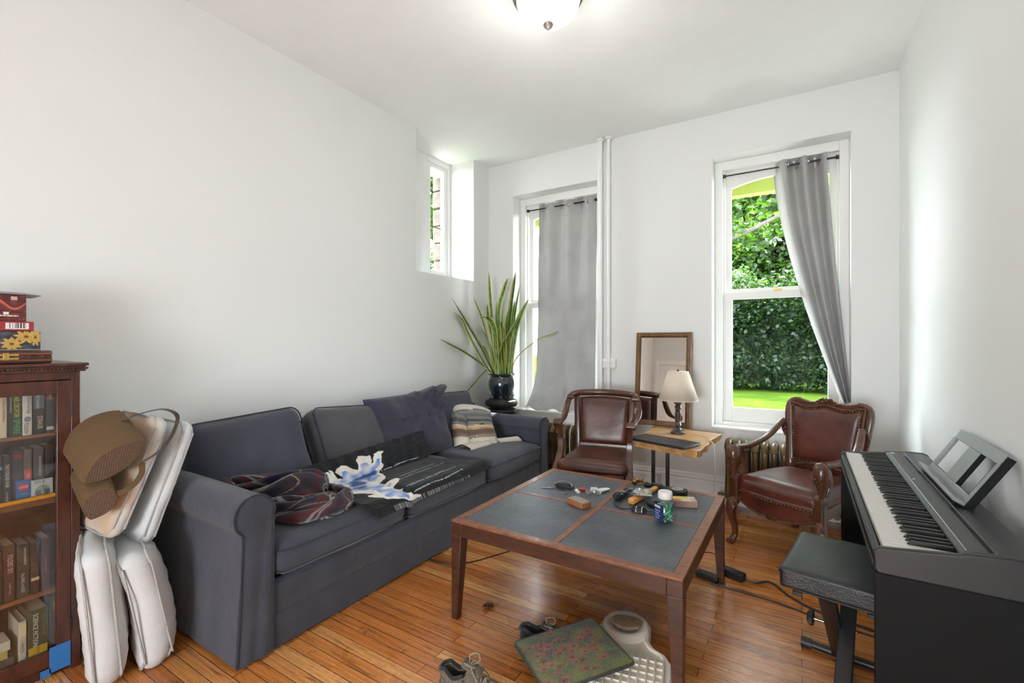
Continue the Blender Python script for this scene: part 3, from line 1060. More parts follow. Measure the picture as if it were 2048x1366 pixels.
# flower outlines, in (u, v) of the throw
FL = [(0.125, 0.1), (0.15, 0.095), (0.155, 0.13), (0.16, 0.09), (0.185, 0.105), (0.19, 0.185), (0.225, 0.195), (0.21, 0.155), (0.195, 0.125), (0.21, 0.09), (0.245, 0.08), (0.285, 0.095), (0.31, 0.135), (0.345, 0.16), (0.365, 0.135), (0.37, 0.065), (0.4, 0.05), (0.445, 0.065), (0.485, 0.075), (0.48, 0.11), (0.465, 0.145), (0.485, 0.14), (0.515, 0.07), (0.555, 0.06), (0.595, 0.065), (0.59, 0.08), (0.565, 0.095), (0.545, 0.16), (0.555, 0.18), (0.55, 0.2), (0.515, 0.225), (0.49, 0.315), (0.435, 0.43), (0.4, 0.48), (0.32, 0.485), (0.335, 0.56), (0.43, 0.565), (0.435, 0.605), (0.395, 0.645), (0.32, 0.695), (0.28, 0.75), (0.315, 0.79), (0.27, 0.86), (0.245, 0.865), (0.295, 0.895), (0.285, 0.92), (0.335, 0.96), (0.32, 0.975), (0.26, 0.95), (0.19, 0.925), (0.12, 0.89), (0.125, 0.855), (0.1, 0.77), (0.115, 0.735), (0.15, 0.755), (0.125, 0.645), (0.085, 0.585), (0.06, 0.475), (0.075, 0.385), (0.095, 0.28), (0.11, 0.225), (0.145, 0.215), (0.115, 0.185), (0.11, 0.15)]
BL = [(0.15, 0.195), (0.205, 0.21), (0.23, 0.13), (0.27, 0.135), (0.295, 0.185), (0.335, 0.19), (0.38, 0.18), (0.39, 0.12), (0.435, 0.115), (0.455, 0.17), (0.49, 0.165), (0.525, 0.115), (0.545, 0.12), (0.52, 0.18), (0.49, 0.205), (0.445, 0.365), (0.35, 0.405), (0.265, 0.47), (0.265, 0.57), (0.36, 0.585), (0.37, 0.62), (0.24, 0.675), (0.28, 0.79), (0.235, 0.84), (0.275, 0.895), (0.26, 0.925), (0.2, 0.91), (0.15, 0.88), (0.165, 0.815), (0.19, 0.695), (0.175, 0.62), (0.14, 0.55), (0.115, 0.46), (0.135, 0.315), (0.14, 0.235)]
CT = [(0.25, 0.265), (0.3, 0.24), (0.345, 0.235), (0.38, 0.22), (0.465, 0.22), (0.51, 0.22), (0.5, 0.245), (0.395, 0.32), (0.285, 0.44), (0.2, 0.545), (0.165, 0.54), (0.17, 0.46), (0.205, 0.36)]
def throw_col(u, v):
    n1 = noise.noise(Vector((u * 9, v * 240, 0)))
    n2 = noise.noise(Vector((u * 150, v * 30, 3)))
    k = .009 + .030 * max(0, n1) ** 1.2 + .022 * max(0, n2) + .012 * abs(noise.noise(Vector((u * 260, v * 90, 6))))
    base = Vector((k, k * 1.05, k * 1.18))
    for (ua, va, ub, vb) in ((.525, .235, .895, .21), (.465, .55, .82, .52), (.305, .915, .77, .885), (.345, .83, .80, .78), (.315, .815, .685, .775), (.0, .435, .07, .68), (.40, .62, .86, .58)):
        if ua < u < ub:
            lv = va + (vb - va) * (u - ua) / (ub - ua)
            if abs(v - lv + .010 * noise.noise(Vector((u * 6, lv * 9, 0)))) < .0045 and noise.noise(Vector((u * 60, lv * 50, 1))) > -.25:
                base = Vector((.36, .40, .47))
    if v > .955 and noise.noise(Vector((u * 160, 0, 1))) > .0 and .12 < u < .8:
        base = Vector((.25, .29, .34))
    du = .008 * noise.noise(Vector((u * 30, v * 30, 8)))
    if inpoly(u + du, v + du, FL):
        base = Vector((.78, .76, .70)) * (1 + .08 * n2)
        q = noise.noise(Vector((u * 14, v * 14, 11)))
        if inpoly(u + du * 2, v - du * 2, BL):
            m_ = min(1, max(0, .65 + q * 1.1))
            base = base.lerp(Vector((.17, .30, .66)), m_)
        if inpoly(u + du * 3, v + du * 3, CT):
            base = base.lerp(Vector((.035, .085, .25)), min(1, max(0, .8 + q)))
    return tuple(base)
mb, cols = painted(throw_pos, throw_col, 300, 300)
th = mb.build('flower_throw', M_throw, cols=cols, angle=180, solid=.006)
tag(th, 'black woven throw with a big blue and white flower spread over the middle seat', 'throw')
# ------------------------------------------------------------------ crumpled plaid blanket
M_plaid = attr_mat('plaid_flannel', 0.95, bmp=0.3, bscale=500, spec=0.05, sheen=0.2)
def plaid(a, b_):
    def band(t):
        t = t % 1.0
        if t < .10: return (.10, .012, .014)
        if .20 < t < .235 or .27 < t < .295: return (.34, .33, .36)
        if .40 < t < .56: return (.012, .012, .030)
        if .70 < t < .725: return (.42, .33, .26)
        if .82 < t < .90: return (.035, .030, .050)
        return (.040, .032, .036)
    p, q = band(a), band(b_)
    return tuple((p[i] + q[i]) * .55 for i in range(3))
def roll(path, rad, seed, folds=7, nu=230, squash=.75, zmin=.474, spiral=2.0, depth=.34):
    """a bunched length of cloth: long soft folds that wander around the roll"""
    P, Tn, Nn = frames(path)
    L = len(P); vs, cs_ = [], []
    for j in range(L):
        t = j / (L - 1)
        for i in range(nu):
            a = 2 * pi * i / nu
            w = a + spiral * t + 1.1 * noise.noise(Vector((seed, t * 2.2, cos(a) * .7)))
            f = abs(sin(w * folds / 2 + 1.8 * noise.noise(Vector((cos(a) * .9 + seed, sin(a) * .9, t * 3.0)))))
            g = noise.noise(Vector((cos(a) * 1.2 + seed, sin(a) * 1.2, t * 3.5 + 3)))
            h = noise.noise(Vector((cos(a) * 3.5 + seed, sin(a) * 3.5, t * 9)))
            ends = min(1, max(.03, sin(pi * min(max(t, .004), .996)) * 3.0)) ** .5
            r_ = rad[j] * ends * (1 - depth + depth * 1.5 * f ** .7 + .26 * g + .05 * h)
            bb = Tn[j].cross(Nn[j])
            sh = Tn[j] * (.018 * noise.noise(Vector((cos(a) * 2 + seed, sin(a) * 2, t * 4 + 8))))
            p = P[j] + Nn[j] * cos(a) * r_ * squash + bb * sin(a) * r_ + sh
            if p.z < zmin: p.z = zmin + (p.z - zmin) * .04
            vs.append(tuple(p))
            k1 = ((a + spiral * t) / (2 * pi)) * 2.0 + .30 * g
            k2 = t * L / 56 + .10 * f + .40 * noise.noise(Vector((cos(a) * 1.2, sin(a) * 1.2, t * 2.0 + seed)))
            cs_.append(plaid(k1, k2))
    fs = [(j * nu + i, j * nu + (i + 1) % nu, (j + 1) * nu + (i + 1) % nu, (j + 1) * nu + i) for j in range(L - 1) for i in range(nu)]
    fs.append(tuple(range(nu - 1, -1, -1))); fs.append(tuple((L - 1) * nu + i for i in range(nu)))
    return vs, fs, cs_
mb = MB(); cols = []
for way, rad, seed, fo, sq, spn in (
        ([(-2.56, 1.20, .585), (-2.47, 1.27, .570), (-2.36, 1.33, .560), (-2.24, 1.40, .558), (-2.13, 1.47, .556), (-2.07, 1.52, .54)], [.040, .075, .095, .112, .120, .080], 1.0, 6, .78, 2.2),
        ([(-2.20, 1.25, .515), (-2.10, 1.30, .520), (-2.00, 1.37, .520), (-1.965, 1.46, .515), (-1.99, 1.54, .51), (-2.06, 1.60, .505)], [.050, .060, .068, .066, .058, .040], 5.0, 5, .85, 3.0),
        ([(-2.30, 1.50, .515), (-2.19, 1.57, .515), (-2.09, 1.60, .515), (-2.00, 1.575, .51)], [.040, .058, .062, .040], 9.0, 5, .85, 2.5),
        ([(-2.62, 1.17, .60), (-2.54, 1.21, .625), (-2.46, 1.21, .60), (-2.40, 1.24, .57)], [.030, .042, .040, .030], 12.0, 3, .8, 2.0)):
    path = spline(way, 26)
    v_, f_, c_ = roll(path, lerp_list(rad, len(path)), seed, fo, squash=sq, spiral=spn)
    mb.add(v_, f_); cols += c_
tag(mb.build('plaid_blanket', M_plaid, cols=cols, angle=180), 'crumpled dark plaid flannel blanket with red stripes beside the near sofa arm', 'blanket')

# ------------------------------------------------------------------ folded striped blanket
M_serape = attr_mat('striped_wool', 0.95, bmp=0.5, bscale=380, spec=0.05, sheen=0.2)
STR = [(.00, (.62, .58, .50)), (.13, (.62, .58, .50)), (.135, (.10, .095, .09)), (.15, (.25, .25, .25)), (.22, (.16, .16, .165)), (.30, (.22, .22, .22)), (.34, (.10, .10, .10)), (.43, (.26, .25, .25)),
       (.45, (.02, .02, .02)), (.462, (.60, .55, .45)), (.47, (.02, .02, .02)), (.482, (.62, .47, .33)), (.56, (.55, .40, .26)), (.565, (.25, .15, .09)), (.575, (.52, .36, .23)), (.60, (.20, .12, .08)),
       (.68, (.16, .11, .08)), (.74, (.22, .16, .12)), (.76, (.5, .42, .33)), (.77, (.02, .02, .03)), (.785, (.55, .48, .40)), (.795, (.02, .02, .03)), (.81, (.66, .60, .52)), (1.0, (.68, .63, .56))]
def stripes(t, n_):
    t = min(max(t, 0), 1)
    for k in range(len(STR) - 1):
        if STR[k][0] <= t <= STR[k + 1][0]:
            c_ = STR[k][1] if t - STR[k][0] < STR[k + 1][0] - t else STR[k + 1][1]
            return tuple(x * (1 + .35 * n_) for x in c_)
    return STR[-1][1]
sb = MB(); cols = []
def add_sheet(fn, colfn, nu, nv):
    g = MB().grid(fn, nu, nv)
    sb.add(g.v, g.f)
    cols.extend([colfn(i / nu, j / nv) for j in range(nv + 1) for i in range(nu + 1)])
# main folded slab: u across, v down from the rounded top fold to the seat
def slab(u, v, off=0.0, wid=1.0):
    # path in (toward room, z): up the rear, over the top, down the front
    th_ = .075
    h_ = .23
    if v < .28:
        t = v / .28; s_ = -th_; z_ = .02 + h_ * t
    elif v < .46:
        a = pi * (v - .28) / .18; s_ = -th_ * cos(a); z_ = .02 + h_ + th_ * .7 * sin(a)
    else:
        t = (v - .46) / .54; s_ = th_ + .09 * t ** 1.6; z_ = (.02 + h_) * (1 - t) + .0 * t
    w = noise.noise(Vector((u * 3 + off, v * 4, 1)))
    side = (u - .5)
    edge = (1 - (2 * side) ** 6)
    s_ = s_ * (.35 + .65 * max(edge, 0) ** .5)
    x = side * (.235 * wid) + .05 * (v - .46) * (v > .46)
    return x, s_ + .016 * w, z_ * (1 - .10 * abs(2 * side) ** 3) + .010 * w - .20 * side * (z_ > .1) * (z_ - .1)
def place_slab(o, ang, off, wid, sc=1.0):
    ca, sa = cos(ang), sin(ang)
    def fn(u, v):
        x, s_, z_ = slab(u, v, off, wid)
        # local x along wall direction (+Y), s_ towards the room (+X), leaning back
        s_ -= z_ * .28
        X_ = o[0] + (s_ * ca + x * sa) * sc
        Y_ = o[1] + (x * ca - s_ * sa) * sc
        return (X_, Y_, o[2] + z_ * sc)
    return fn
add_sheet(place_slab((-2.37, 3.17, .462), R(38), 0, 1.45), lambda u, v: stripes((v - .34) / .66 + .03 * (u - .5), noise.noise(Vector((u * 40, v * 120, 0)))), 60, 110)
add_sheet(place_slab((-2.40, 3.02, .460), R(50), 4, .62, .86), lambda u, v: stripes((v - .22) / .70, noise.noise(Vector((u * 40, v * 120, 3)))), 40, 90)
# cream flap lying on the seat
def flap(u, v):
    y = 2.86 + .27 * u + .03 * v
    x = -2.33 + .15 * v * (1 - .35 * u) + .07 * u
    z = .478 + .028 * sin(pi * v) ** .7 * (1 - .3 * u) + .007 * noise.noise(Vector((u * 6, v * 3, 2)))
    return (x, y, z if 0.02 < v < .98 else .462)
add_sheet(flap, lambda u, v: tuple(c * (1 + .1 * noise.noise(Vector((u * 30, v * 30, 1)))) for c in ((.66, .60, .52) if u > .02 else (.03, .02, .025))), 30, 16)
# fringe at the sunlit far end
for k in range(16):
    p0 = Vector((-2.17 + .010 * k * .6, 3.25 + .011 * k, .50)); 
    t_ = MB().tube([p0, p0 + Vector((.02, .012, -.018)), p0 + Vector((.035, .02 + .004 * (k % 3), -.032))], [.004, .003, .002], 5)
    sb.add(t_.v, t_.f); cols += [(.66, .62, .55)] * len(t_.v)
tag(sb.build('striped_blanket', M_serape, cols=cols, angle=180, solid=.010), 'folded wool blanket striped in cream, grey and brown against the far sofa arm', 'blanket')

# ------------------------------------------------------------------ four pale seat pads beside the bookcase
M_pad = fabric('pale_grey_velvet', srgb(196, 200, 203), srgb(210, 213, 215), weave=2600, bmp=0.06, sheen=0.3)
M_padpipe = fabric('pale_piping', srgb(165, 165, 163), srgb(182, 182, 180), weave=600)
def pad(label, o, ex, ey, a, b, c, seed, puff=.5, amp=.012, curve=0.0):
    """o centre, ex long direction, ey width direction"""
    ex = Vector(ex).normalized(); ey = Vector(ey); ey = (ey - ex * ey.dot(ex)).normalized(); ez = ex.cross(ey)
    t = thing('seat_pad', label, 'seat cushion', (o[0], o[1], o[2]), group='loose pale seat cushions')
    M = basis((0, 0, 0), ex, ey, ez)
    def bend(p):
        p = Vector(p); p.z += curve * (p.x / a) ** 2 * a; return p
    mb = softbox(a, b, c, .055, 20, puff, amp=amp, fr=5, seed=seed)
    def crease(p):
        e = abs(p[2]) / c
        w = .0035 * noise.noise(Vector((p[0] * 34, p[1] * 10, seed))) + .0025 * noise.noise(Vector((p[0] * 70, p[1] * 20, seed)))
        return Vector(p) + Vector((0, w, w * 1.2))
    mb.v = [tuple(bend(crease(p))) for p in mb.v]
    mb.build('pad_cover', M_pad, t, M=M, angle=180)
    pp_ = MB()
    for s_ in (-1, 1):
        pts = []
        for (x, y) in rounded_rect(a - .006, b - .006, .07, 7):
            p = Vector((x, y, s_ * (c - .018)))
            q3 = p * 5 + Vector((seed * 3.1, seed * 1.7, seed))
            p += Vector((noise.noise(q3), noise.noise(q3 + Vector((9, 0, 0))), noise.noise(q3 + Vector((0, 9, 0))))) * amp
            p.z += s_ * .004
            pts.append(bend(p))
        pp_.tube(spline(pts, 3, True), .0045, 6, closed=True)
    pp_.build('piping', M_padpipe, t, M=M)
    return t
pad('upright pale grey pad on the floor against the bookcase, under the stained pad', (-2.415, .730, .270), (.0, -.10, 1), (.95, -.30, 0), .266, .20, .052, 3, puff=.30, curve=-.05)
pad('upright pale grey pad on the floor beside the sofa arm, bulging forward', (-2.385, .868, .252), (-.02, -.16, 1), (.95, -.24, 0), .250, .20, .058, 6, puff=.32, curve=-.16)
pad('pale pad with a tan stain leaning on top, behind the brown bag', (-2.500, .808, .765), (.0, .36, .93), (1, .03, 0), .245, .20, .034, 9, puff=.22)
pad('tall pale grey pad leaning back towards the sofa, right of the stained one', (-2.500, .912, .715), (.0, .33, .94), (1, .03, 0), .262, .20, .034, 14, puff=.15, amp=.007)
sp2 = [o for o in bpy.data.objects if o.get('label', '').startswith('pale pad with a tan')][0]
M_stain, nt, b, out = new_mat('stained_velvet')
v = tcoord(nt)
gx = nt.nodes.new('ShaderNodeSeparateXYZ'); nt.links.new(v, gx.inputs[0])
n1 = noise_node(nt, v, 5.0, 4)
m1 = nt.nodes.new('ShaderNodeMath'); m1.operation = 'MULTIPLY_ADD'; nt.links.new(gx.outputs['Z'], m1.inputs[0]); m1.inputs[1].default_value = 1.6; nt.links.new(n1, m1.inputs[2])
m2 = nt.nodes.new('ShaderNodeMath'); m2.operation = 'MULTIPLY_ADD'; nt.links.new(gx.outputs['Y'], m2.inputs[0]); m2.inputs[1].default_value = -4.5; nt.links.new(m1.outputs[0], m2.inputs[2])
nt.links.new(ramp(nt, m2.outputs[0], [(.42, srgb(196, 196, 193)), (.60, srgb(196, 170, 142))]), b.inputs['Base Color'])
b.inputs['Roughness'].default_value = .9; b.inputs['Sheen Weight'].default_value = .3
bump(nt, b, noise_node(nt, v, 500, 2), .1, .002)
sp2.children[0].data.materials[0] = M_stain if sp2.children[0].name.startswith('pad_cover') else M_padpipe
for ch in sp2.children:
    if ch.name.startswith('pad_cover'): ch.data.materials[0] = M_stain

# brown corduroy bag with a strap
M_cord, nt, b, out = new_mat('brown_corduroy')
v = tcoord(nt, (1, 1, 1))
wv = nt.nodes.new('ShaderNodeTexWave'); wv.inputs['Scale'].default_value = 75; wv.inputs['Distortion'].default_value = 1.0; wv.bands_direction = 'Z'
nt.links.new(v, wv.inputs['Vector'])
nn_ = noise_node(nt, v, 260, 3)
c = mixc(nt, 0.5, ramp(nt, wv.outputs['Fac'], [(0, srgb(66, 48, 30)), (1, srgb(112, 86, 56))]), ramp(nt, nn_, [(0.3, srgb(76, 55, 32)), (0.7, srgb(122, 94, 62))]))
nt.links.new(c, b.inputs['Base Color']); b.inputs['Roughness'].default_value = .9
bump(nt, b, wv.outputs['Fac'], .3, .002)
M_check, nt, b, out = new_mat('checked_cloth')
v = tcoord(nt, (1, 1, 1), (.5, .2, .7))
ck = nt.nodes.new('ShaderNodeTexBrick'); ck.inputs['Scale'].default_value = 1; ck.inputs['Brick Width'].default_value = .006; ck.inputs['Row Height'].default_value = .006; ck.offset = 0
ck.inputs['Mortar Size'].default_value = .0012
ck.inputs['Color1'].default_value = rgba(srgb(120, 98, 82)); ck.inputs['Color2'].default_value = rgba(srgb(104, 84, 68)); ck.inputs['Mortar'].default_value = rgba(srgb(78, 60, 46))
nt.links.new(v, ck.inputs['Vector']); nt.links.new(ck.outputs['Color'], b.inputs['Base Color']); b.inputs['Roughness'].default_value = .9
bag = thing('corduroy_bag', 'brown corduroy bolster bag with a shoulder strap hanging on the stained pad', 'bag', (-2.33, .72, .80))
bgo = Vector(bag.location)
def bolster(name, a, b_, r1, r2, M_, seed, squ=.62, s1=None):
    a, b_ = Vector(a), Vector(b_)
    ax = (b_ - a).normalized(); up = Vector((0, 0, 1)); s1 = Vector(s1) if s1 else ax.cross(up); s1 = (s1 - ax * s1.dot(ax)).normalized(); u1 = s1.cross(ax)
    secs = []
    for i in range(15):
        t = i / 14
        r_ = (r1 + (r2 - r1) * t) * (.93 if i in (0, 14) else 1)
        c0 = a.lerp(b_, t)
        sec = []
        for k in range(26):
            an = 2 * pi * k / 26
            x_, y_ = cos(an), sin(an)
            x_ = x_ if abs(x_) < .999 else (1 if x_ > 0 else -1)
            # lens shape: pointed left and right
            w = 1 + .06 * noise.noise(Vector((an * 1.5, t * 4, seed)))
            sec.append(c0 + s1 * (r_ * x_) + u1 * (r_ * squ * (1 if y_ > 0 else -1) * (1 - x_ * x_) ** .85 * w))
        secs.append(sec)
    o = MB().loft(secs).build(name, M_, bag, M=Matrix.Translation(-bgo), angle=50)
    ec = sum(secs[-1], Vector()) / len(secs[-1])
    MB().add([p - bgo + ax * .002 for p in secs[-1]] + [ec - bgo + ax * .004], [(k, (k + 1) % 26, 26) for k in range(26)]).build('end_panel', M_check, o)
    for sec in (secs[0], secs[-1]):
        MB().tube([p - bgo for p in sec], .003, 5, closed=True).build('piping', M_, o)
    return o
bolster('bag_body', (-2.495, .715, .955), (-2.235, .708, .862), .118, .116, M_cord, 1, s1=(.10, .74, .66), squ=.48)
bolster('bag_pocket', (-2.485, .700, .775), (-2.265, .672, .705), .078, .070, M_cord, 7, s1=(0, .35, .95), squ=.72)
M_strap = fabric('dark_brown_webbing', srgb(58, 46, 36), srgb(74, 60, 48), weave=800)
MB().tube(spline([(-2.42, .745, .960), (-2.36, .785, 1.000), (-2.315, .835, 1.026), (-2.31, .90, 1.030), (-2.33, .955, .995), (-2.30, .935, .945), (-2.275, .90, .90), (-2.262, .862, .865), (-2.255, .80, .835), (-2.25, .748, .825)], 8), .012, 6, flat=.16).build('strap', M_strap, bag, M=Matrix.Translation(-bgo))
MB().tube(spline([(-2.255, .800, .832), (-2.245, .795, .79), (-2.245, .770, .755), (-2.25, .730, .732), (-2.27, .705, .745), (-2.29, .70, .78)], 8), .012, 6, flat=.3).build('strap', M_cord, bag, M=Matrix.Translation(-bgo))
# ------------------------------------------------------------------ curtains and rods
M_curt = fabric('grey_linen_curtain', srgb(180, 179, 180), srgb(196, 195, 195), weave=900, bmp=0.25, sheen=0.1, big=3, trans=0.22)
def rod(label, x0, x1, z):
    t = thing('curtain_rod', label, 'curtain rod', ((x0 + x1) / 2, 4.325, z))
    w = (x1 - x0) / 2
    MB().tube([(-w, 0, 0), (.1, 0, 0)], .0065, 10).build('rod', M_black, t)
    MB().tube([(.1, 0, 0), (w, 0, 0)], .0085, 10).build('rod', M_black, t)
    for s_ in (-1, 1):
        MB().tube([(s_ * w, 0, 0), (s_ * (w - .022), 0, 0)], .0155, 12).build('end_cap', M_black, t)
    return t
rod('thin black tension rod across the top of the left back window', -2.502, -1.702, 2.718)
rod('thin black tension rod across the top of the right back window', -.572, .240, 2.728)

def curtain(label, pos, nu, nv, grom, mat_, z=2.72):
    t = thing('curtain', label, 'curtain', (0, 4.3, 0), group=None)
    mb = MB().grid(lambda u, v: Vector(pos(u, v)) - Vector((0, 4.3, 0)), nu, nv)
    mb.build('fabric_panel', mat_, t, angle=180, solid=.0015)
    for u in grom:
        p = Vector(pos(u, .022)) - Vector((0, 4.3, 0))
        d = (Vector(pos(u + .01, .022)) - Vector(pos(u - .01, .022))).normalized()
        n = Vector((0, 0, 1)).cross(d)
        ring = [p + (d * cos(a) + Vector((0, 0, 1)) * sin(a)) * .021 - n * 0 for a in [2 * pi * k / 18 for k in range(18)]]
        MB().tube(ring, .0055, 6, closed=True).build('grommet', M_chrome, t)
    # hem
    return t
def cpos2(u, v):
    top, bot = 2.762, .617
    xt = -2.370 + .655 * u
    spread = max(0, (v - .80) / .20) ** 1.6
    xb = xt - spread * .105 * (1 - u) ** 3 + .0 * u
    x = xb + .008 * (1 - u) * exp(-((v - .58) / .16) ** 2)
    ph = u * 2 * pi * 3.0 + .6
    amp = .032 * (1 - .75 * min(1, v * 1.6)) + .006
    y = 4.327 + amp * sin(ph) - .055 * min(1, v * 1.2)
    # broad soft folds lower down
    y += .020 * noise.noise(Vector((u * 3.2 - v * 1.0, v * 2.2, 1))) * min(1, v * 3)
    lump = max(0, (v - .68) / .32)
    y -= .055 * lump * abs(noise.noise(Vector((u * 4.2, v * 5.5, 3)))) * 1.6
    y -= .028 * lump * noise.noise(Vector((u * 9, v * 9, 4)))
    # packing creases
    for cv in (.455, .66, .765):
        y -= .0035 * exp(-((v - cv) / .004) ** 2)
    for cu in (.38, .72):
        y -= .003 * exp(-((u - cu) / .006) ** 2) * (v > .1)
    y -= .004 * exp(-((u * .8 - (v - .52) * 2.0 - .25) / .03) ** 2) * (.5 < v < .75)
    z = top + (bot - top) * v + .006 * sin(ph) * (v < .03)
    if v > .93:
        z = max(z, .625 + .012 * sin(u * 19) + .010 * noise.noise(Vector((u * 9, 0, 0)))); y -= .05 * (v - .93) / .07 * (1 + .5 * sin(u * 17))
    return (x, y, z)
curtain('grey linen curtain hanging closed over the left back window, bunched on the sill', cpos2, 150, 190, (.06, .22, .39, .555, .72, .89), M_curt)
def cpos3(u, v):
    top = 2.768
    z = top - 1.90 * v
    # left edge sweeps right going down, right edge nearly straight
    L0, R0 = -.205, .158
    tl = v ** 1.45
    xl = L0 + .455 * tl
    xr = R0 + .150 * v ** 1.2
    x = xl + (xr - xl) * u
    ph = u * 2 * pi * 2.6 + 1.1
    amp = .052 * (1 - .35 * v) 
    y = 4.327 + amp * sin(ph + v * .8) - .085 * v - .10 * v * v * (1 - u)
    y += .012 * noise.noise(Vector((u * 4, v * 3, 8))) * min(1, v * 4)
    y += .008 * noise.noise(Vector((u * 9, v * 2, 5)))
    for cv in (.47,):
        y -= .003 * exp(-((v - cv) / .004) ** 2)
    if u < .10: y += .05 * (1 - u / .10) ** 2 * (.3 + v)
    return (x, y, z)
curtain('grey linen curtain pulled aside to the right of the right back window', cpos3, 130, 150, (.09, .28, .47, .66, .86), M_curt)

# ------------------------------------------------------------------ radiators
M_rad = plain('bronze_radiator_paint', srgb(104, 84, 52), 0.38, metal=0.35, var=0.25, vscale=9, bmp=0.15, bscale=40)
def radiator(label, x0, n, z1, y=4.02):
    t = thing('radiator', label, 'radiator', (x0 + n * .063 / 2, y, 0))
    for k in range(n):
        x = (k - (n - 1) / 2) * .063
        mb = MB()
        for dy in (-.055, .055):
            mb.tube(spline([(x, dy, .11), (x, dy * 1.12, .16), (x, dy, .30), (x, dy * 1.1, z1 - .09), (x, dy * .8, z1 - .035)], 4), [.026, .024, .019, .022, .026], 10)
        prof = []
        for i in range(9):
            a = pi * i / 8
            prof.append((x, -.075 * cos(a), z1 - .06 + .05 * sin(a)))
        mb.tube(prof, .027, 10)
        mb.tube([(x, -.075, .10), (x, 0, .088), (x, .075, .10)], .027, 10)
        if k in (0, n - 1):
            for dy in (-.06, .06):
                mb.tube([(x, dy, .10), (x, dy, .03), (x, dy * 1.2, 0)], [.020, .014, .022], 8)
        mb.build('section', M_rad, t)
    MB().tube([(-n * .0315 - .05, 0, .10), (n * .0315 + .02, 0, .10)], .018, 8).build('connecting_pipe', M_rad, t)
    MB().lathe([(.016, 0), (.016, .06), (.024, .065), (.024, .10), (.012, .11), (.012, .13), (.022, .135), (.022, .15), (0, .155)], 12, (n * .0315 + .03, 0, .0)).build('valve', M_brass, t)
    return t
radiator('bronze painted column radiator under the left back window', -2.36, 12, .515)
radiator('bronze painted column radiator under the right back window', -.52, 13, .545)
def wire(name, label, pts, r, m_, cat='cable', n=8, parts=None, flat=1.0):
    o0 = Vector(pts[0])
    t = MB().tube([Vector(p) - o0 for p in spline(pts, n)], r, 8, flat=flat).build(name, m_)
    t.location = o0
    return tag(t, label, cat)
M_wirewhite = plain('white_cable', (0.72, 0.70, 0.66), 0.5, var=0.03)
wire('white_cable', 'thin white cable hanging over the radiator behind the left armchair', [(-1.74, 3.93, .615), (-1.795, 3.90, .53), (-1.81, 3.90, .40), (-1.80, 3.90, .2), (-1.78, 3.92, .01)], .0035, M_wirewhite)

# ------------------------------------------------------------------ snake plant on its stand
M_pot = plain('navy_glazed_pot', srgb(24, 34, 48), 0.12, spec=0.8, var=0.25, vscale=9, coat=0.6)
M_stand = plain('black_stained_wood', (0.018, 0.018, 0.016), 0.55, var=0.3, vscale=20, bmp=0.3, bscale=50)
PX, PY = -2.600, 3.965   # the stand is scaled with its distance
st = thing('plant_stand', 'dark ringed wooden plant stand behind the far sofa arm', 'plant stand', (PX, PY, 0))
MB().lathe([(0, 0), (.15, 0), (.155, .03), (.13, .05), (.10, .08), (.085, .20), (.09, .35), (.085, .48), (.10, .54), (.105, .575), (.105, .59), (.115, .597), (.138, .60), (.147, .617), (.147, .634), (.138, .648), (.115, .655), (.112, .668), (.125, .673), (.151, .677), (.162, .695), (.163, .715), (.155, .734), (.130, .743), (.125, .75), (0, .75)], 40).build('pedestal', M_stand, st)
st.scale = (1.022, 1.022, .985)
M_clear = window_glass('clear_plastic', 0.18, (.85, .87, .88))
MB().lathe([(.115, .751), (.128, .790), (.130, .790), (.118, .7505)], 32).build('saucer', M_clear, st)
sp_ = thing('potted_snake_plant', 'tall snake plant with yellow edged leaves in a navy glazed pot', 'plant', (PX, PY, .741))
sp_.scale = (1.022,) * 3
MB().lathe([(0, 0), (.082, 0), (.088, .004), (.092, .02), (.110, .06), (.126, .105), (.130, .14), (.127, .175), (.116, .21), (.110, .222), (.118, .232), (.134, .236), (.136, .243), (.130, .248), (.118, .247), (.108, .238), (.104, .20), (0, .198)], 48).build('pot', M_pot, sp_)
MB().lathe([(.107, .212), (.05, .222), (0, .224)], 24).build('soil', plain('potting_soil', (0.03, 0.02, 0.013), 0.95, var=.4, vscale=60, bmp=.6), sp_)
M_leafS = attr_mat('snake_plant_leaf', 0.38, bmp=0.05, spec=0.4)
def snake_leaf(p0, pts, w, seed, twist=0.0, tone=1.0):
    path = spline([p0] + pts, 10)
    P, Tn, Nn = frames(path)
    n = len(P); nu = 8
    vs, cs_ = [], []
    for j in range(n):
        t = j / (n - 1)
        ww = w * min(1, .45 + 1.4 * t) * (max(0, 1 - t) ** .42) if t > .45 else w * (.40 + .95 * t + .0)
        ww = w * (0.42 + 0.58 * sin(pi * min(1, .12 + t * .62))) * (1 - max(0, (t - .72) / .28) ** 1.7)
        a = twist * t + seed
        ref = Vector((cos(a), sin(a), 0)); side = (ref - Tn[j] * ref.dot(Tn[j]))
        side = side.normalized() if side.length > .05 else Nn[j]
        nn2 = Tn[j].cross(side)
        for s_ in (1, -1):
            for i in range(nu + 1):
                x = -1 + 2 * i / nu
                if s_ < 0: x = -x
                q = P[j] + side * x * ww * .5 + nn2 * ((x * x) * ww * .16 + s_ * .0022 * (1 - x * x))
                vs.append(tuple(q))
                band = noise.noise(Vector((seed * 5 + x * 1.2, seed, t * 34)))
                if abs(x) > .74: c = (.42, .42, .08)
                elif band > .12: c = (.035, .075, .030)
                else: c = (.085, .17, .045)
                cs_.append(tuple(k * tone for k in c))
    m_ = 2 * (nu + 1)
    fs = [(j * m_ + i, j * m_ + (i + 1) % m_, (j + 1) * m_ + (i + 1) % m_, (j + 1) * m_ + i) for j in range(n - 1) for i in range(m_)]
    mb = MB().add(vs, fs)
    return mb.build('leaf', M_leafS, sp_, cols=cs_, angle=180)
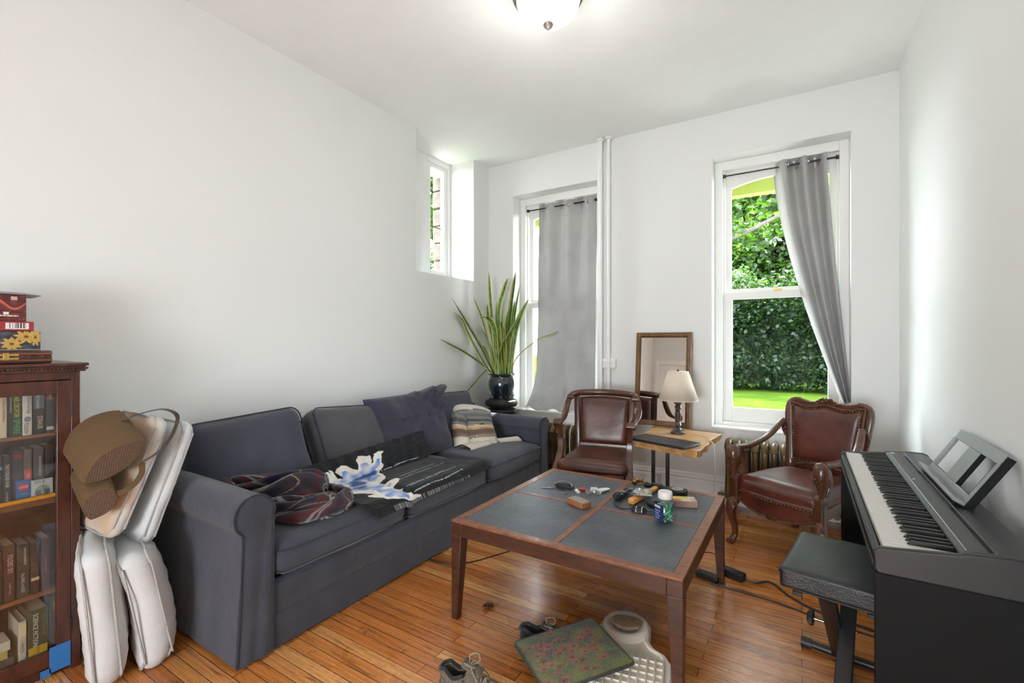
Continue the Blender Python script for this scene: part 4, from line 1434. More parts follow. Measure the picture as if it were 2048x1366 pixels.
LV = [  # way points of each leaf from soil to tip, in the pot's own space, and its width
    ([(-0.076, -0.005, 0.22), (-0.146, -0.123, 0.484), (-0.24, -0.244, 0.73), (-0.24, -0.475, 0.967)], 0.055),
    ([(-0.051, -0.068, 0.22), (-0.142, -0.129, 0.385), (-0.223, -0.242, 0.641), (-0.239, -0.325, 0.776), (-0.24, -0.453, 0.842)], 0.042),
    ([(-0.085, -0.009, 0.22), (-0.146, -0.123, 0.345), (-0.24, -0.324, 0.485), (-0.24, -0.64, 0.586)], 0.055),
    ([(-0.059, -0.062, 0.22), (-0.1, -0.103, 0.286), (-0.182, -0.216, 0.152), (-0.231, -0.319, 0.041)], 0.018),
    ([(-0.034, -0.05, 0.22), (-0.111, -0.061, 0.533), (-0.17, -0.09, 0.783), (-0.24, -0.138, 1.003)], 0.045),
    ([(-0.039, -0.007, 0.22), (-0.085, -0.037, 0.733), (-0.112, -0.033, 1.01), (-0.137, -0.024, 1.275)], 0.036),
    ([(-0.039, 0.012, 0.22), (-0.076, -0.023, 0.533), (-0.135, -0.026, 0.785), (-0.167, -0.008, 0.949)], 0.04),
    ([(0.008, -0.014, 0.22), (-0.017, -0.003, 0.583), (-0.03, -0.002, 0.883), (0.016, 0.037, 1.11), (0.037, 0.061, 1.206)], 0.042),
    ([(0.021, -0.017, 0.22), (-0.008, -0.017, 0.483), (-0.032, -0.053, 0.781), (-0.012, -0.065, 0.958)], 0.05),
    ([(0.021, 0.011, 0.22), (0.015, 0.003, 0.533), (0.012, -0.011, 0.782), (0.035, -0.011, 0.98)], 0.04),
    ([(0.041, 0.036, 0.22), (0.053, 0.035, 0.583), (0.078, 0.051, 0.883), (0.108, 0.07, 1.132), (0.121, 0.077, 1.257)], 0.058),
    ([(0.064, 0.036, 0.22), (0.081, 0.067, 0.533), (0.105, 0.103, 0.885), (0.133, 0.144, 1.149)], 0.036),
    ([(0.072, 0.044, 0.22), (0.098, 0.049, 0.483), (0.153, 0.063, 0.757), (0.256, 0.103, 0.988)], 0.058),
    ([(0.08, 0.028, 0.22), (0.125, 0.09, 0.408), (0.293, 0.209, 0.583), (0.436, 0.315, 0.654), (0.523, 0.387, 0.73)], 0.034),
    ([(-0.014, -0.053, 0.22), (-0.034, -0.05, 0.484), (-0.029, -0.093, 0.706), (-0.058, -0.164, 0.802), (-0.07, -0.23, 0.79)], 0.06),
    ([(-0.04, 0.032, 0.22), (0.012, -0.03, 0.484), (0.114, -0.024, 0.642), (0.227, -0.021, 0.825)], 0.038),
    ([(0.01, -0.008, 0.22), (-0.002, 0.029, 0.432), (0.004, 0.074, 0.583), (-0.07, 0.076, 0.787)], 0.04),
    ([(-0.05, -0.026, 0.22), (-0.089, -0.031, 0.433), (-0.148, -0.034, 0.583), (-0.24, -0.053, 0.736)], 0.04),
    ([(0.045, -0.007, 0.22), (0.02, 0.04, 0.483), (0.02, 0.077, 0.785), (0.018, 0.119, 0.991)], 0.038),
    ([(0.044, 0.05, 0.22), (0.066, 0.015, 0.484), (0.072, -0.022, 0.731), (0.123, -0.039, 0.9)], 0.044),
    ([(-0.054, 0.016, 0.22), (-0.052, -0.041, 0.483), (-0.052, -0.058, 0.682), (-0.056, -0.08, 0.83)], 0.044),
    ([(0.083, 0.017, 0.22), (0.076, 0.055, 0.433), (0.081, 0.066, 0.683), (0.102, 0.089, 0.984)], 0.05),
    ([(-0.031, 0.036, 0.22), (-0.007, -0.036, 0.409), (0.041, -0.056, 0.534), (0.093, -0.082, 0.68)], 0.036),
    ([(-0.085, -0.003, 0.22), (-0.1, -0.06, 0.358), (-0.142, -0.086, 0.483), (-0.176, -0.108, 0.533)], 0.036)]
for i, (way, w) in enumerate(LV):
    snake_leaf(way[0], [Vector(q) for q in way[1:]], w, i * 1.37, twist=.5 if i % 3 else -.8, tone=.95 + .6 * ((i * 7) % 10) / 10)

# ------------------------------------------------------------------ side table, lamp, laptop, mirror
M_pine, nt, b, out = new_mat('live_edge_pine')
v = tcoord(nt, (3, 22, 10), (0, 0, .15))
n1 = noise_node(nt, v, 1.6, 5, .6, .8)
nt.links.new(ramp(nt, n1, [(.3, srgb(172, 118, 66)), (.5, srgb(204, 158, 104)), (.75, srgb(222, 184, 138))]), b.inputs['Base Color'])
b.inputs['Roughness'].default_value = .35; b.inputs['Coat Weight'].default_value = .3
bump(nt, b, n1, .1, .003)
tb = thing('side_table', 'small live edge pine side table on black metal legs between the armchairs', 'side table', (-.80, 3.60, 0))
to = Vector(tb.location)
outl = [(-1.045, 3.375), (-.585, 3.235)]
for k in range(1, 25):      # wavy bark edge on the right
    t = k / 24
    outl.append((-.585 + .055 * t + .012 * sin(t * 7) + .005 * sin(t * 19), 3.235 + .70 * t))
outl += [(-1.075, 4.02)]
top = [(x, y) for x, y in outl]
bot = [((x - .016 * (0 < i - 1 < 25) * (1 + .5 * sin(i * 1.1))), y) for i, (x, y) in enumerate(outl)]
n = len(top)
mb = MB().add([Vector((x, y, .548)) - to for x, y in bot] + [Vector((x, y, .600)) - to for x, y in top],
              [tuple(range(n - 1, -1, -1)), tuple(range(n, 2 * n))] + [(i, (i + 1) % n, (i + 1) % n + n, i + n) for i in range(n)])
mb.build('table_top', M_pine, tb, bevel=.003)
MB().box(-.22, .05, -.20, .20, -.012, 0).build('mounting_plate', M_black, tb, M=Matrix.Translation((0, 0, .548)))
for dx, dy in ((-.130, -.14), (-.02, -.17)):
    MB().box(dx - .012, dx + .012, dy - .012, dy + .012, .012, .537).build('leg', M_black, tb, bevel=.002)
MB().box(-.24, .06, -.25, .25, 0, .012).build('base', M_black, tb, bevel=.003)

M_lapt = plain('dark_laptop_shell', (0.014, 0.016, 0.022), 0.4, spec=.5, var=.1)
lt = thing('laptop', 'closed black laptop lying on the front of the side table', 'laptop', (-.835, 3.36, .6005), R(-17))
MB().box(-.215, .215, -.105, .125, .004, .014).build('base', M_lapt, lt, bevel=.003)
MB().box(-.215, .215, -.105, .125, .0148, .021).build('lid', M_lapt, lt, bevel=.002)
MB().box(-.19, .19, -.09, -.07, 0, .004).box(-.19, .19, .09, .11, 0, .004).build('foot', M_blackplastic, lt)

M_shade, nt, b, out = new_mat('cream_lampshade')
v = tcoord(nt)
n1 = noise_node(nt, v, 120, 2)
nt.links.new(ramp(nt, n1, [(.3, srgb(238, 230, 216)), (.7, srgb(248, 242, 230))]), b.inputs['Base Color'])
b.inputs['Roughness'].default_value = .85
tr = nt.nodes.new('ShaderNodeBsdfTranslucent'); tr.inputs[0].default_value = (.95, .84, .68, 1)
ms = nt.nodes.new('ShaderNodeMixShader'); ms.inputs[0].default_value = .4
nt.links.new(b.outputs[0], ms.inputs[1]); nt.links.new(tr.outputs[0], ms.inputs[2]); nt.links.new(ms.outputs[0], out.inputs[0])
M_pewter = plain('pewter', srgb(92, 90, 92), 0.35, metal=0.7, var=0.15, vscale=30)
lp = thing('table_lamp', 'pewter baluster table lamp with a cream cone shade on the side table', 'lamp', (-.823, 3.775, .6005))
ring = [(cos(pi / 4 * k + pi / 8), sin(pi / 4 * k + pi / 8)) for k in range(8)]
mb = MB(); mb.loft([[(x * r_, y * r_, z_) for x, y in ring] for r_, z_ in ((.056, 0), (.056, .014), (.048, .020), (.044, .024), (.030, .034))]); 
mb.build('base', M_pewter, lp, bevel=.002)
MB().lathe([(.030, .030), (.024, .040), (.016, .046), (.020, .056), (.026, .068), (.020, .084), (.014, .090), (.016, .098), (.021, .130), (.023, .165), (.018, .172), (.024, .180), (.018, .188), (.026, .205), (.020, .222), (.014, .228), (.034, .236), (.032, .242), (.012, .246), (.012, .275), (.018, .278), (.018, .312), (0, .314)], 24).build('column', M_pewter, lp)
hp = [(0, .02 * 0, .262)]
MB().tube(spline([(-.012, 0, .262), (-.036, 0, .30), (-.046, 0, .36), (-.030, 0, .44), (0, 0, .478)], 6) + spline([(0, 0, .478), (.030, 0, .44), (.046, 0, .36), (.036, 0, .30), (.012, 0, .262)], 6)[1:], .0022, 6).build('harp', M_pewter, lp)
MB().lathe([(.0, .476), (.008, .478), (.006, .486), (.009, .494), (0, .502)], 12).build('finial', M_black, lp)
sh = MB().lathe([(.078, .485), (.1495, .262)], 48)
sh.build('lamp_shade', M_shade, lp, solid=.0015, angle=180)
MB().lathe([(.078, .4855), (.0795, .4855), (.0795, .481), (.078, .481)], 48).lathe([(.149, .262), (.151, .262), (.151, .267), (.149, .267)], 48).build('shade_trim', M_shade, lp)
MB().lathe([(0, .314), (.012, .318), (.03, .345), (.032, .37), (.022, .395), (0, .405)], 16).build('bulb', plain('opal_bulb', (.85, .85, .82), .3, var=0), lp)
wire('lamp_cord', 'thin white cord falling from the right edge of the side table to the floor', [(-.72, 3.83, .604), (-.62, 3.74, .606), (-.552, 3.58, .606), (-.528, 3.55, .57), (-.525, 3.56, .45), (-.535, 3.58, .25), (-.60, 3.62, .08), (-.66, 3.70, .006), (-.80, 3.95, .006)], .003, M_wirewhite)

M_gilt = wood('dark_gilt_frame', srgb(58, 40, 18), srgb(128, 92, 48), rough=.35, scale=(14, 14, 5), bmp=.15, s=2)
M_mirror, nt, b, out = new_mat('mirror_glass')
b.inputs['Metallic'].default_value = 1.0; b.inputs['Roughness'].default_value = 0.015
n1 = noise_node(nt, tcoord(nt), 2.0)
nt.links.new(ramp(nt, n1, [(.3, (.72, .73, .72)), (.7, (.76, .77, .76))]), b.inputs['Base Color'])
mi = thing('leaning_mirror', 'tall rectangular mirror in a dark gilt frame leaning on the wall behind the lamp', 'mirror', (-1.015, 4.035, .6005))
lean = R(-5.5)
Mm = Matrix.Rotation(lean, 4, 'X')
mw, mh = .235, .80
prof = [(0, 0), (.044, 0), (.044, .012), (.036, .024), (.030, .020), (.016, .020), (.006, .014), (0, .008)]
fr = MB()
cor = [(-mw, 0), (mw, 0), (mw, mh), (-mw, mh)]
secs = []
for i, (x, z_) in enumerate(cor):
    sx_ = -1 if x > 0 else 1; sz_ = 1 if z_ < .1 else -1
    secs.append([(x + sx_ * (.044 - q), -d_, z_ + sz_ * (.044 - q)) for q, d_ in prof])
m_ = len(prof)
vs = [p for s_ in secs for p in s_]
fs = [(i * m_ + k, i * m_ + (k + 1) % m_, ((i + 1) % 4) * m_ + (k + 1) % m_, ((i + 1) % 4) * m_ + k) for i in range(4) for k in range(m_)]
fr.add(vs, fs, Mm)
fr.build('frame', M_gilt, mi, angle=25)
bd = MB()
for i in range(4):
    a_, b_ = cor[i], cor[(i + 1) % 4]
    L = sqrt((a_[0] - b_[0]) ** 2 + (a_[1] - b_[1]) ** 2)
    nb = int(L / .012)
    for k in range(1, nb):
        t = k / nb
        x = a_[0] + (b_[0] - a_[0]) * t; z_ = a_[1] + (b_[1] - a_[1]) * t
        x = max(-mw + .041, min(mw - .041, x)); z_ = max(.041, min(mh - .041, z_))
        bd.ball((x, -.010, z_), .0042, 4)
bd.v = [tuple(Mm @ Vector(p)) for p in bd.v]
bd.build('beading', M_black, mi)
MB().box(-mw + .040, mw - .040, -.006, -.002, .040, mh - .040, Mm).build('mirror_glass', M_mirror, mi, smooth=False)

# wall outlet low on the baseboard
M_plate = plain('painted_outlet_plate', srgb(196, 194, 190), .45, var=.02)
ol = thing('wall_outlet', 'painted double outlet on the baseboard behind the side table legs with a white plug', 'outlet', (-1.075, 4.126, .105))
MB().box(-.038, .038, -.006, 0, -.06, .06).build('cover_plate', M_plate, ol, bevel=.003)
for dz in (-.022, .022):
    MB().lathe([(0, 0), (.016, 0), (.016, .002), (0, .002)], 18, M=basis((0, -.006, dz), (1, 0, 0), (0, 0, 1), (0, -1, 0))).build('socket', M_plate, ol)
MB().box(-.009, .009, -.03, -.008, .012, .034).tube(spline([(0, -.03, .022), (.01, -.045, -.02), (.018, -.04, -.06), (0, -.035, -.095)], 6), .003, 6).build('plug', M_wirewhite, ol)
# ------------------------------------------------------------------ armchairs
M_leather = leather('oxblood_leather', srgb(62, 25, 19), srgb(100, 50, 39))
M_leatherA = leather('brown_leather', srgb(60, 27, 18), srgb(92, 48, 32))
M_walnut = wood('dark_polished_walnut', srgb(34, 17, 11), srgb(92, 52, 34), rough=.30, scale=(6, 6, 2), coat=.2, bmp=.05, s=3)
M_walnut2 = wood('red_brown_walnut', srgb(48, 27, 18), srgb(100, 60, 42), rough=.30, scale=(6, 6, 2), coat=.25, bmp=.05, s=3)
M_nail = plain('antique_nailheads', srgb(120, 84, 60), .35, metal=.9, var=.2, vscale=80)

def nails(pts, r, parent, every, M=None):
    mb = MB(); P = [Vector(p) for p in pts]
    acc = 0
    for i in range(1, len(P)):
        seg = (P[i] - P[i - 1]).length
        while acc <= seg:
            p = P[i - 1].lerp(P[i], acc / max(seg, 1e-6))
            mb.ball(p, r * 1.25, 4)
            acc += every
        acc -= seg
    return mb.build('nailheads', M_nail, parent)

# ---- armchair A : curved crest rail, sweeping scroll arms
ca = thing('armchair', 'dark walnut scroll arm chair with brown leather seat between the sofa and the side table', 'armchair', (-1.335, 3.39, 0), R(10.8))
# seat: rounded trapezoid, front half width .275, back .215
mb = softbox(.265, .265, .055, .045, 20, .42, amp=.003, fr=5, seed=2)
mb.v = [(x * (1 - .20 * (y + .265) / .53) , y - .01, z + .395 + .012 * (1 - ((x / .27) ** 2)) * (y < -.2)) for x, y, z in mb.v]
seat = mb.build('seat', M_leatherA, ca, angle=180)
fr = MB()
fr.hexa([(-.265, -.285, .275), (.265, -.285, .275), (.215, .25, .275), (-.215, .25, .275)], [(-.268, -.288, .352), (.268, -.288, .352), (.218, .252, .352), (-.218, .252, .352)])
fr.build('seat_frame', M_walnut, ca, bevel=.006)
# leather apron band with nails
ap = MB().sweep([(-.235, -.292, .352), (0, -.300, .350), (.235, -.292, .352)], [(-.004, -.032), (.004, -.032), (.006, .03), (-.004, .03)])
ap.build('seat_apron', M_leatherA, ca, angle=60)
nails([(-.235, -.302, .326), (0, -.309, .322), (.235, -.302, .326)], .0045, ca, .018)
for s_ in (-1, 1):
    # front leg
    MB().tube([(s_ * .262, -.272, .29), (s_ * .262, -.272, .20), (s_ * .262, -.272, .08), (s_ * .262, -.274, .0)], [.030, .024, .019, .022], 12).build('leg', M_walnut, ca)
    MB().box(s_ * .262 - .028, s_ * .262 + .028, -.300, -.244, .265, .345).build('corner_block', M_walnut, ca, bevel=.005)
    # rear leg
    MB().sweep(spline([(s_ * .205, .30, 0), (s_ * .205, .255, .15), (s_ * .207, .225, .30), (s_ * .210, .225, .40)], 5), rounded_rect(.019, .021, .006, 2), [.85, 1, 1, 1], up=(0, 1, 0)).build('leg', M_walnut, ca)
    # back stile
    MB().sweep(spline([(s_ * .207, .225, .34), (s_ * .212, .235, .50), (s_ * .222, .265, .70), (s_ * .232, .300, .865)], 5), rounded_rect(.022, .018, .006, 2), up=(0, 1, 0)).build('back_stile', M_walnut, ca)
    # sweeping arm : from crest end down and forward
    arm_p = spline([(s_ * .262, .215, .868), (s_ * .278, .195, .845), (s_ * .288, .165, .79), (s_ * .286, .105, .745), (s_ * .278, .03, .722), (s_ * .272, -.05, .712), (s_ * .270, -.12, .714), (s_ * .270, -.165, .722)], 8)
    MB().sweep(arm_p, [(-.024, -.006), (-.018, -.016), (0, -.019), (.018, -.016), (.024, -.006), (.022, .008), (.010, .015), (-.010, .015), (-.022, .008)], [.75, 1.0, 1.05, 1.1, 1.05, 1.0, 1.0, 1.0], up=(0, .15, 1)).build('arm', M_walnut, ca, angle=60)
    # scroll hand
    sc = MB()
    sc.tube([(s_ * .270 - .030, -.168, .708), (s_ * .270 + .030, -.168, .708)], .027, 20)
    for q in (-.0305, .0305):
        sc.tube([(s_ * .270 + q - .003, -.168, .708), (s_ * .270 + q + .003, -.168, .708)], .019, 18)
        sc.tube([(s_ * .270 + q - .006, -.168, .708), (s_ * .270 + q + .006, -.168, .708)], .009, 14)
    sc.build('arm_scroll', M_walnut, ca, bevel=.002)
    # curved arm support
    MB().sweep(spline([(s_ * .268, -.160, .695), (s_ * .262, -.140, .64), (s_ * .256, -.130, .57), (s_ * .256, -.150, .49), (s_ * .262, -.205, .42), (s_ * .268, -.250, .36), (s_ * .268, -.268, .31)], 7), [(-.017, -.014), (.017, -.014), (.020, 0), (.017, .016), (-.017, .016), (-.020, 0)], [.9, .9, 1.0, 1.1, 1.25, 1.35, 1.2], up=(0, 1, .2)).build('arm_support', M_walnut, ca, angle=50)
# crest rail : wide, rounded, wraps forward at the ends into little scrolls
cr = spline([(-.262, .190, .872), (-.250, .235, .885), (-.205, .282, .893), (-.10, .312, .898), (0, .320, .900), (.10, .312, .898), (.205, .282, .893), (.250, .235, .885), (.262, .190, .872)], 6)
MB().sweep(cr, [(-.028, -.004), (-.024, -.018), (-.005, -.028), (.014, -.022), (.022, -.006), (.020, .010), (.006, .020), (-.014, .018), (-.026, .008)], [.8, 1, 1.1, 1.15, 1.15, 1.15, 1.1, 1, .8], up=(0, 0, 1)).build('crest_rail', M_walnut, ca, angle=60)
es = MB()
for s_ in (-1, 1):
    es.tube([(s_ * .262 - .024, .190, .862), (s_ * .262 + .024, .190, .862)], .020, 16)
    es.tube([(s_ * .262 - .028, .190, .862), (s_ * .262 + .028, .190, .862)], .010, 12)
es.build('crest_scroll', M_walnut, ca, bevel=.002)
# leather back
def backpad(u, v, side):
    x = (u * 2 - 1); z = v
    w = .190 + .012 * v
    e = max(0, (1 - x ** 6) * (1 - (2 * v - 1) ** 6)) ** .5
    px = x * w; pz = .485 + .365 * v + .012 * (1 - x * x) * (v > .5) * (v - .5) * 2
    py = .238 + .062 * v ** 1.1 + .02 * (1 - x * x) * v
    return (px, py - side * (.012 + .030 * e) , pz)
mb = MB()
g = MB().grid(lambda u, v: backpad(u, v, 1), 24, 24); mb.add(g.v, g.f)
g = MB().grid(lambda u, v: backpad(u, v, -1), 24, 24); g.f = [tuple(reversed(f)) for f in g.f]; mb.add(g.v, g.f)
mb.build('back_pad', M_leatherA, ca, angle=60)
MB().sweep([(-.212, .240, .455), (0, .244, .455), (.212, .240, .455)], rounded_rect(.016, .034, .005, 2)).build('back_rail', M_walnut, ca)
rim = [backpad(.0, i / 12, 1) for i in range(13)] + [backpad(i / 12, 1, 1) for i in range(1, 13)] + [backpad(1, 1 - i / 12, 1) for i in range(1, 13)] + [backpad(1 - i / 12, 0, 1) for i in range(1, 13)]
rim = [(x * .965, y - .012, .6675 + (z - .6675) * .965) for x, y, z in rim]
nails(rim, .0045, ca, .0165)

# ---- armchair B : carved frame with knobbed arms and cabriole legs
cb = thing('armchair', 'carved walnut armchair with knobbed arms and oxblood leather under the right window', 'armchair', (-.004, 3.505, 0), R(-28))
def knot(mb, c, r, n=2.2, axis='y', th=.0045, s=1):
    """small carved spiral volute in the x-z (axis y) or y-z (axis x) plane"""
    pts = []
    for k in range(int(14 * n)):
        a = 2 * pi * k / 14; q = r * (1 - k / (14 * n) * .85)
        if axis == 'y': pts.append((c[0] + s * q * cos(a), c[1], c[2] + q * sin(a)))
        else: pts.append((c[0], c[1] + s * q * cos(a), c[2] + q * sin(a)))
    mb.tube(pts, th, 6)
mb = softbox(.262, .270, .062, .05, 20, .45, amp=.003, fr=5, seed=5)
mb.v = [(x * (1 - .16 * (y + .27) / .54), y - .02 - (.025 * (1 - (x / .262) ** 2) if y < 0 else 0) * min(1, -y / .27 if y < 0 else 0), z + .385) for x, y, z in mb.v]
mb.build('seat', M_leather, cb, angle=180)
# bowed front apron in leather with a wooden scroll rail under it
def ap_(u, v):
    x = (u * 2 - 1) * .232
    drop = .075 + .052 * (1 - (2 * u - 1) ** 2)
    return (x, -.292 - .026 * (1 - (2 * u - 1) ** 2), .372 - drop * v)
mb = MB().grid(ap_, 24, 6)
mb.build('front_apron', M_leather, cb, solid=.012)
rl = MB()
edge = [Vector(ap_(i / 24, 1)) for i in range(25)]
rl.tube([p + Vector((0, -.004, 0)) for p in edge], .0085, 8)
for s_ in (-1, 1):
    knot(rl, (s_ * .018, -.328, .252), .016, 2, 'y', .005, s_)
    knot(rl, (s_ * .222, -.306, .318), .016, 1.8, 'y', .005, -s_)
rl.build('carved_apron_rail', M_walnut2, cb)
nails([(-.225, -.300, .352)] + [Vector(ap_(i / 24, .0)) + Vector((0, -.008, -.022)) for i in range(2, 23)] + [(.225, -.300, .352)], .0062, cb, .0205)
sr = MB()
for s_ in (-1, 1):
    sr.hexa([(s_ * .268, -.27, .30), (s_ * .240, -.27, .30), (s_ * .200, .25, .30), (s_ * .228, .25, .30)], [(s_ * .268, -.27, .365), (s_ * .240, -.27, .365), (s_ * .200, .25, .365), (s_ * .228, .25, .365)])
sr.hexa([(-.22, .23, .30), (.22, .23, .30), (.22, .26, .30), (-.22, .26, .30)], [(-.22, .23, .365), (.22, .23, .365), (.22, .26, .365), (-.22, .26, .365)])
sr.build('seat_frame', M_walnut2, cb, bevel=.004)
for s_ in (-1, 1):
    # front post block and cabriole leg
    MB().sweep([(s_ * .258, -.288, .285), (s_ * .258, -.288, .425)], rounded_rect(.026, .027, .008, 3), up=(0, 1, 0)).tube([(s_ * .258 - .026, -.288, .425), (s_ * .258 + .026, -.288, .425)], .027, 14).build('front_post', M_walnut2, cb)
    lg = MB()
    lg.sweep(spline([(s_ * .258, -.290, .300), (s_ * .270, -.312, .245), (s_ * .272, -.316, .19), (s_ * .262, -.298, .11), (s_ * .262, -.296, .055), (s_ * .270, -.318, .020), (s_ * .274, -.336, .014)], 7), [(-.02, -.016), (-.008, -.022), (.008, -.022), (.02, -.016), (.022, 0), (.018, .018), (-.018, .018), (-.022, 0)], [1.15, 1.35, 1.15, .80, .72, .85, .72], up=(0, 1, .1))
    lg.tube([(s_ * .272 - .016, -.334, .018), (s_ * .272 + .016, -.334, .018)], .017, 12)
    lg.build('leg', M_walnut2, cb, angle=50)
    cv = MB()
    for q in (-1, 1):
        knot(cv, (s_ * .258 + q * .024, -.330, .262), .014, 1.8, 'y', .005, q)
    cv.tube([(s_ * .225, -.322, .285), (s_ * .290, -.322, .285)], .008, 8)
    cv.build('leg_carving', M_walnut2, cb)
    MB().sweep(spline([(s_ * .205, .31, 0), (s_ * .205, .265, .16), (s_ * .207, .245, .33)], 6), rounded_rect(.018, .020, .005, 2), up=(0, 1, 0)).build('leg', M_walnut2, cb)
    # arm support: S curve from post to the carved knob
    MB().sweep(spline([(s_ * .258, -.262, .40), (s_ * .262, -.235, .46), (s_ * .268, -.225, .52), (s_ * .270, -.245, .575), (s_ * .270, -.285, .605)], 7), rounded_rect(.018, .020, .007, 2), [1.2, 1.0, .95, 1.0, 1.1], up=(0, 1, .1)).build('arm_support', M_walnut2, cb)
    kb = MB()
    kb.lathe([(0, -.215), (.010, -.210), (.014, -.19), (.013, -.165), (.022, -.125), (.038, -.085), (.044, -.045), (.040, -.010), (.032, .012), (.018, .024), (0, .028)], 18, (s_ * .268, -.300, .615))
    random.seed(3)
    for k in range(54):
        a = k * 2.4; zz_ = -.10 + .0013 * k
        q = .040 + .003 * sin(k)
        kb.ball((s_ * .268 + q * cos(a), -.300 + q * sin(a), .615 + zz_), .0055, 4)
    knot(kb, (s_ * .268 + s_ * .030, -.285, .610), .022, 2.2, 'x', .006)
    knot(kb, (s_ * .268 - s_ * .030, -.285, .610), .022, 2.2, 'x', .006)
    kb.build('carved_knob', M_walnut2, cb)
    arm_p = spline([(s_ * .270, -.290, .632), (s_ * .275, -.20, .622), (s_ * .282, -.08, .622), (s_ * .282, .03, .640), (s_ * .268, .12, .680), (s_ * .252, .185, .735), (s_ * .240, .225, .775)], 8)
    MB().sweep(arm_p, [(-.024, -.008), (-.014, -.018), (.014, -.018), (.024, -.008), (.024, .006), (.014, .014), (-.014, .014), (-.024, .006)], [.9, .95, 1, 1, .95, .9, .7], up=(0, 0, 1)).build('arm', M_walnut2, cb, angle=55)
    # back stile, cabriole outline
    st_p = spline([(s_ * .210, .240, .34), (s_ * .213, .252, .46), (s_ * .226, .272, .60), (s_ * .240, .292, .72), (s_ * .250, .308, .82), (s_ * .246, .318, .875), (s_ * .222, .322, .902), (s_ * .18, .323, .908)], 7)
    MB().sweep(st_p, [(-.020, -.010), (-.010, -.018), (.010, -.018), (.020, -.010), (.020, .012), (-.020, .012)], [1, 1, 1, 1.05, 1.05, 1.0, .95, .9], up=(0, 1, 0)).build('back_stile', M_walnut2, cb, angle=45)
    ear = MB()
    knot(ear, (s_ * .262, .268, .725), .020, 2, 'x', .006)
    knot(ear, (s_ * .258, .262, .690), .014, 2, 'x', .005)
    ear.tube(spline([(s_ * .255, .225, .765), (s_ * .262, .250, .735), (s_ * .262, .262, .69), (s_ * .250, .262, .65)], 5), [.008, .012, .010, .004], 8)
    ear.build('carving', M_walnut2, cb)
cr = spline([(-.19, .323, .907), (-.12, .324, .892), (-.05, .325, .893), (0, .325, .902), (.05, .325, .893), (.12, .324, .892), (.19, .323, .907)], 8)
MB().sweep(cr, [(-.018, -.012), (-.008, -.020), (.008, -.020), (.018, -.012), (.018, .012), (.006, .018), (-.010, .016)], up=(0, 0, 1)).build('crest_rail', M_walnut2, cb, angle=50)
cs_ = MB()
for s_ in (-1, 1):
    knot(cs_, (s_ * .022, .300, .915), .020, 2.2, 'y', .006, s_)
    knot(cs_, (s_ * .052, .302, .905), .013, 2, 'y', .005, -s_)
    cs_.tube(spline([(s_ * .01, .298, .885), (s_ * .04, .298, .89), (s_ * .075, .302, .905), (s_ * .10, .305, .900)], 5), [.008, .007, .006, .003], 8)
cs_.ball((0, .300, .925), .014, 8, (1, .8, 1.2))
cs_.build('crest_carving', M_walnut2, cb)
# rope twist beading inside the frame
def bpad(u, v, side):
    x = u * 2 - 1
    w = .185 + .035 * v
    e = max(0, (1 - x ** 6) * (1 - (2 * v - 1) ** 6)) ** .5
    topc = .870 - .018 * exp(-((abs(x) - .45) / .25) ** 2) * 0 + .012 * cos(x * pi) * 0
    pz = .505 + (.365 + .010 * cos(x * pi * 2) * (v > .7)) * v
    py = .262 + .052 * v
    return (x * w, py - side * (.010 + .030 * e), pz)
mb = MB()
g = MB().grid(lambda u, v: bpad(u, v, 1), 24, 24); mb.add(g.v, g.f)
g = MB().grid(lambda u, v: bpad(u, v, -1), 24, 24); g.f = [tuple(reversed(f)) for f in g.f]; mb.add(g.v, g.f)
mb.build('back_pad', M_leather, cb, angle=60)
rim = [bpad(0, i / 12, 1) for i in range(13)] + [bpad(i / 12, 1, 1) for i in range(1, 13)] + [bpad(1, 1 - i / 12, 1) for i in range(1, 13)] + [bpad(1 - i / 12, 0, 1) for i in range(1, 13)]
MB().tube([(x * 1.05, y - .006, .687 + (z - .687) * 1.05) for x, y, z in rim], .010, 8, closed=True).build('back_frame', M_walnut2, cb)
nails([(x * .975, y - .012, .687 + (z - .687) * .97) for x, y, z in rim], .0058, cb, .018)
lr = MB().tube(spline([(-.20, .245, .460), (-.10, .240, .490), (0, .240, .500), (.10, .240, .490), (.20, .245, .460)], 6), .011, 8)
knot(lr, (-.175, .232, .462), .016, 2, 'y', .005); knot(lr, (.175, .232, .462), .016, 2, 'y', .005, -1)
lr.sweep([(-.205, .255, .475), (.205, .255, .475)], rounded_rect(.010, .022, .003, 2))
lr.build('back_rail', M_walnut2, cb)
# ------------------------------------------------------------------ coffee table
M_teak = wood('dark_oiled_hardwood', srgb(38, 21, 14), srgb(78, 46, 31), rough=.38, scale=(3, 3, 14), coat=.1, bmp=.08, s=3)
M_teaktop = wood('reddish_table_edging', srgb(88, 50, 32), srgb(146, 92, 62), rough=.4, scale=(5, 5, 5), coat=.1, bmp=.08, s=5)
M_slate, nt, b, out = new_mat('slate_tile')
v = tcoord(nt)
n1 = noise_node(nt, v, 4.5, 6, .62); n2 = noise_node(nt, v, 38, 5, .65); n3 = noise_node(nt, v, 1.7, 3)
c = ramp(nt, n3, [(.35, srgb(76, 80, 93)), (.65, srgb(88, 95, 99))])
c = mixc(nt, .8, c, ramp(nt, n1, [(.3, (.66, .66, .70)), (.52, (1, 1, 1)), (.72, (1.65, 1.6, 1.5))]), 'MULTIPLY')
c = mixc(nt, .5, c, ramp(nt, n2, [(.35, (.6, .6, .6)), (.6, (1.1, 1.1, 1.1)), (.72, (1.9, 1.9, 1.9))]), 'MULTIPLY')
nt.links.new(c, b.inputs['Base Color']); b.inputs['Roughness'].default_value = .42
nb = nt.nodes.new('ShaderNodeBump'); nb.inputs['Strength'].default_value = .35; nb.inputs['Distance'].default_value = .004
nt.links.new(n1, nb.inputs['Height'])
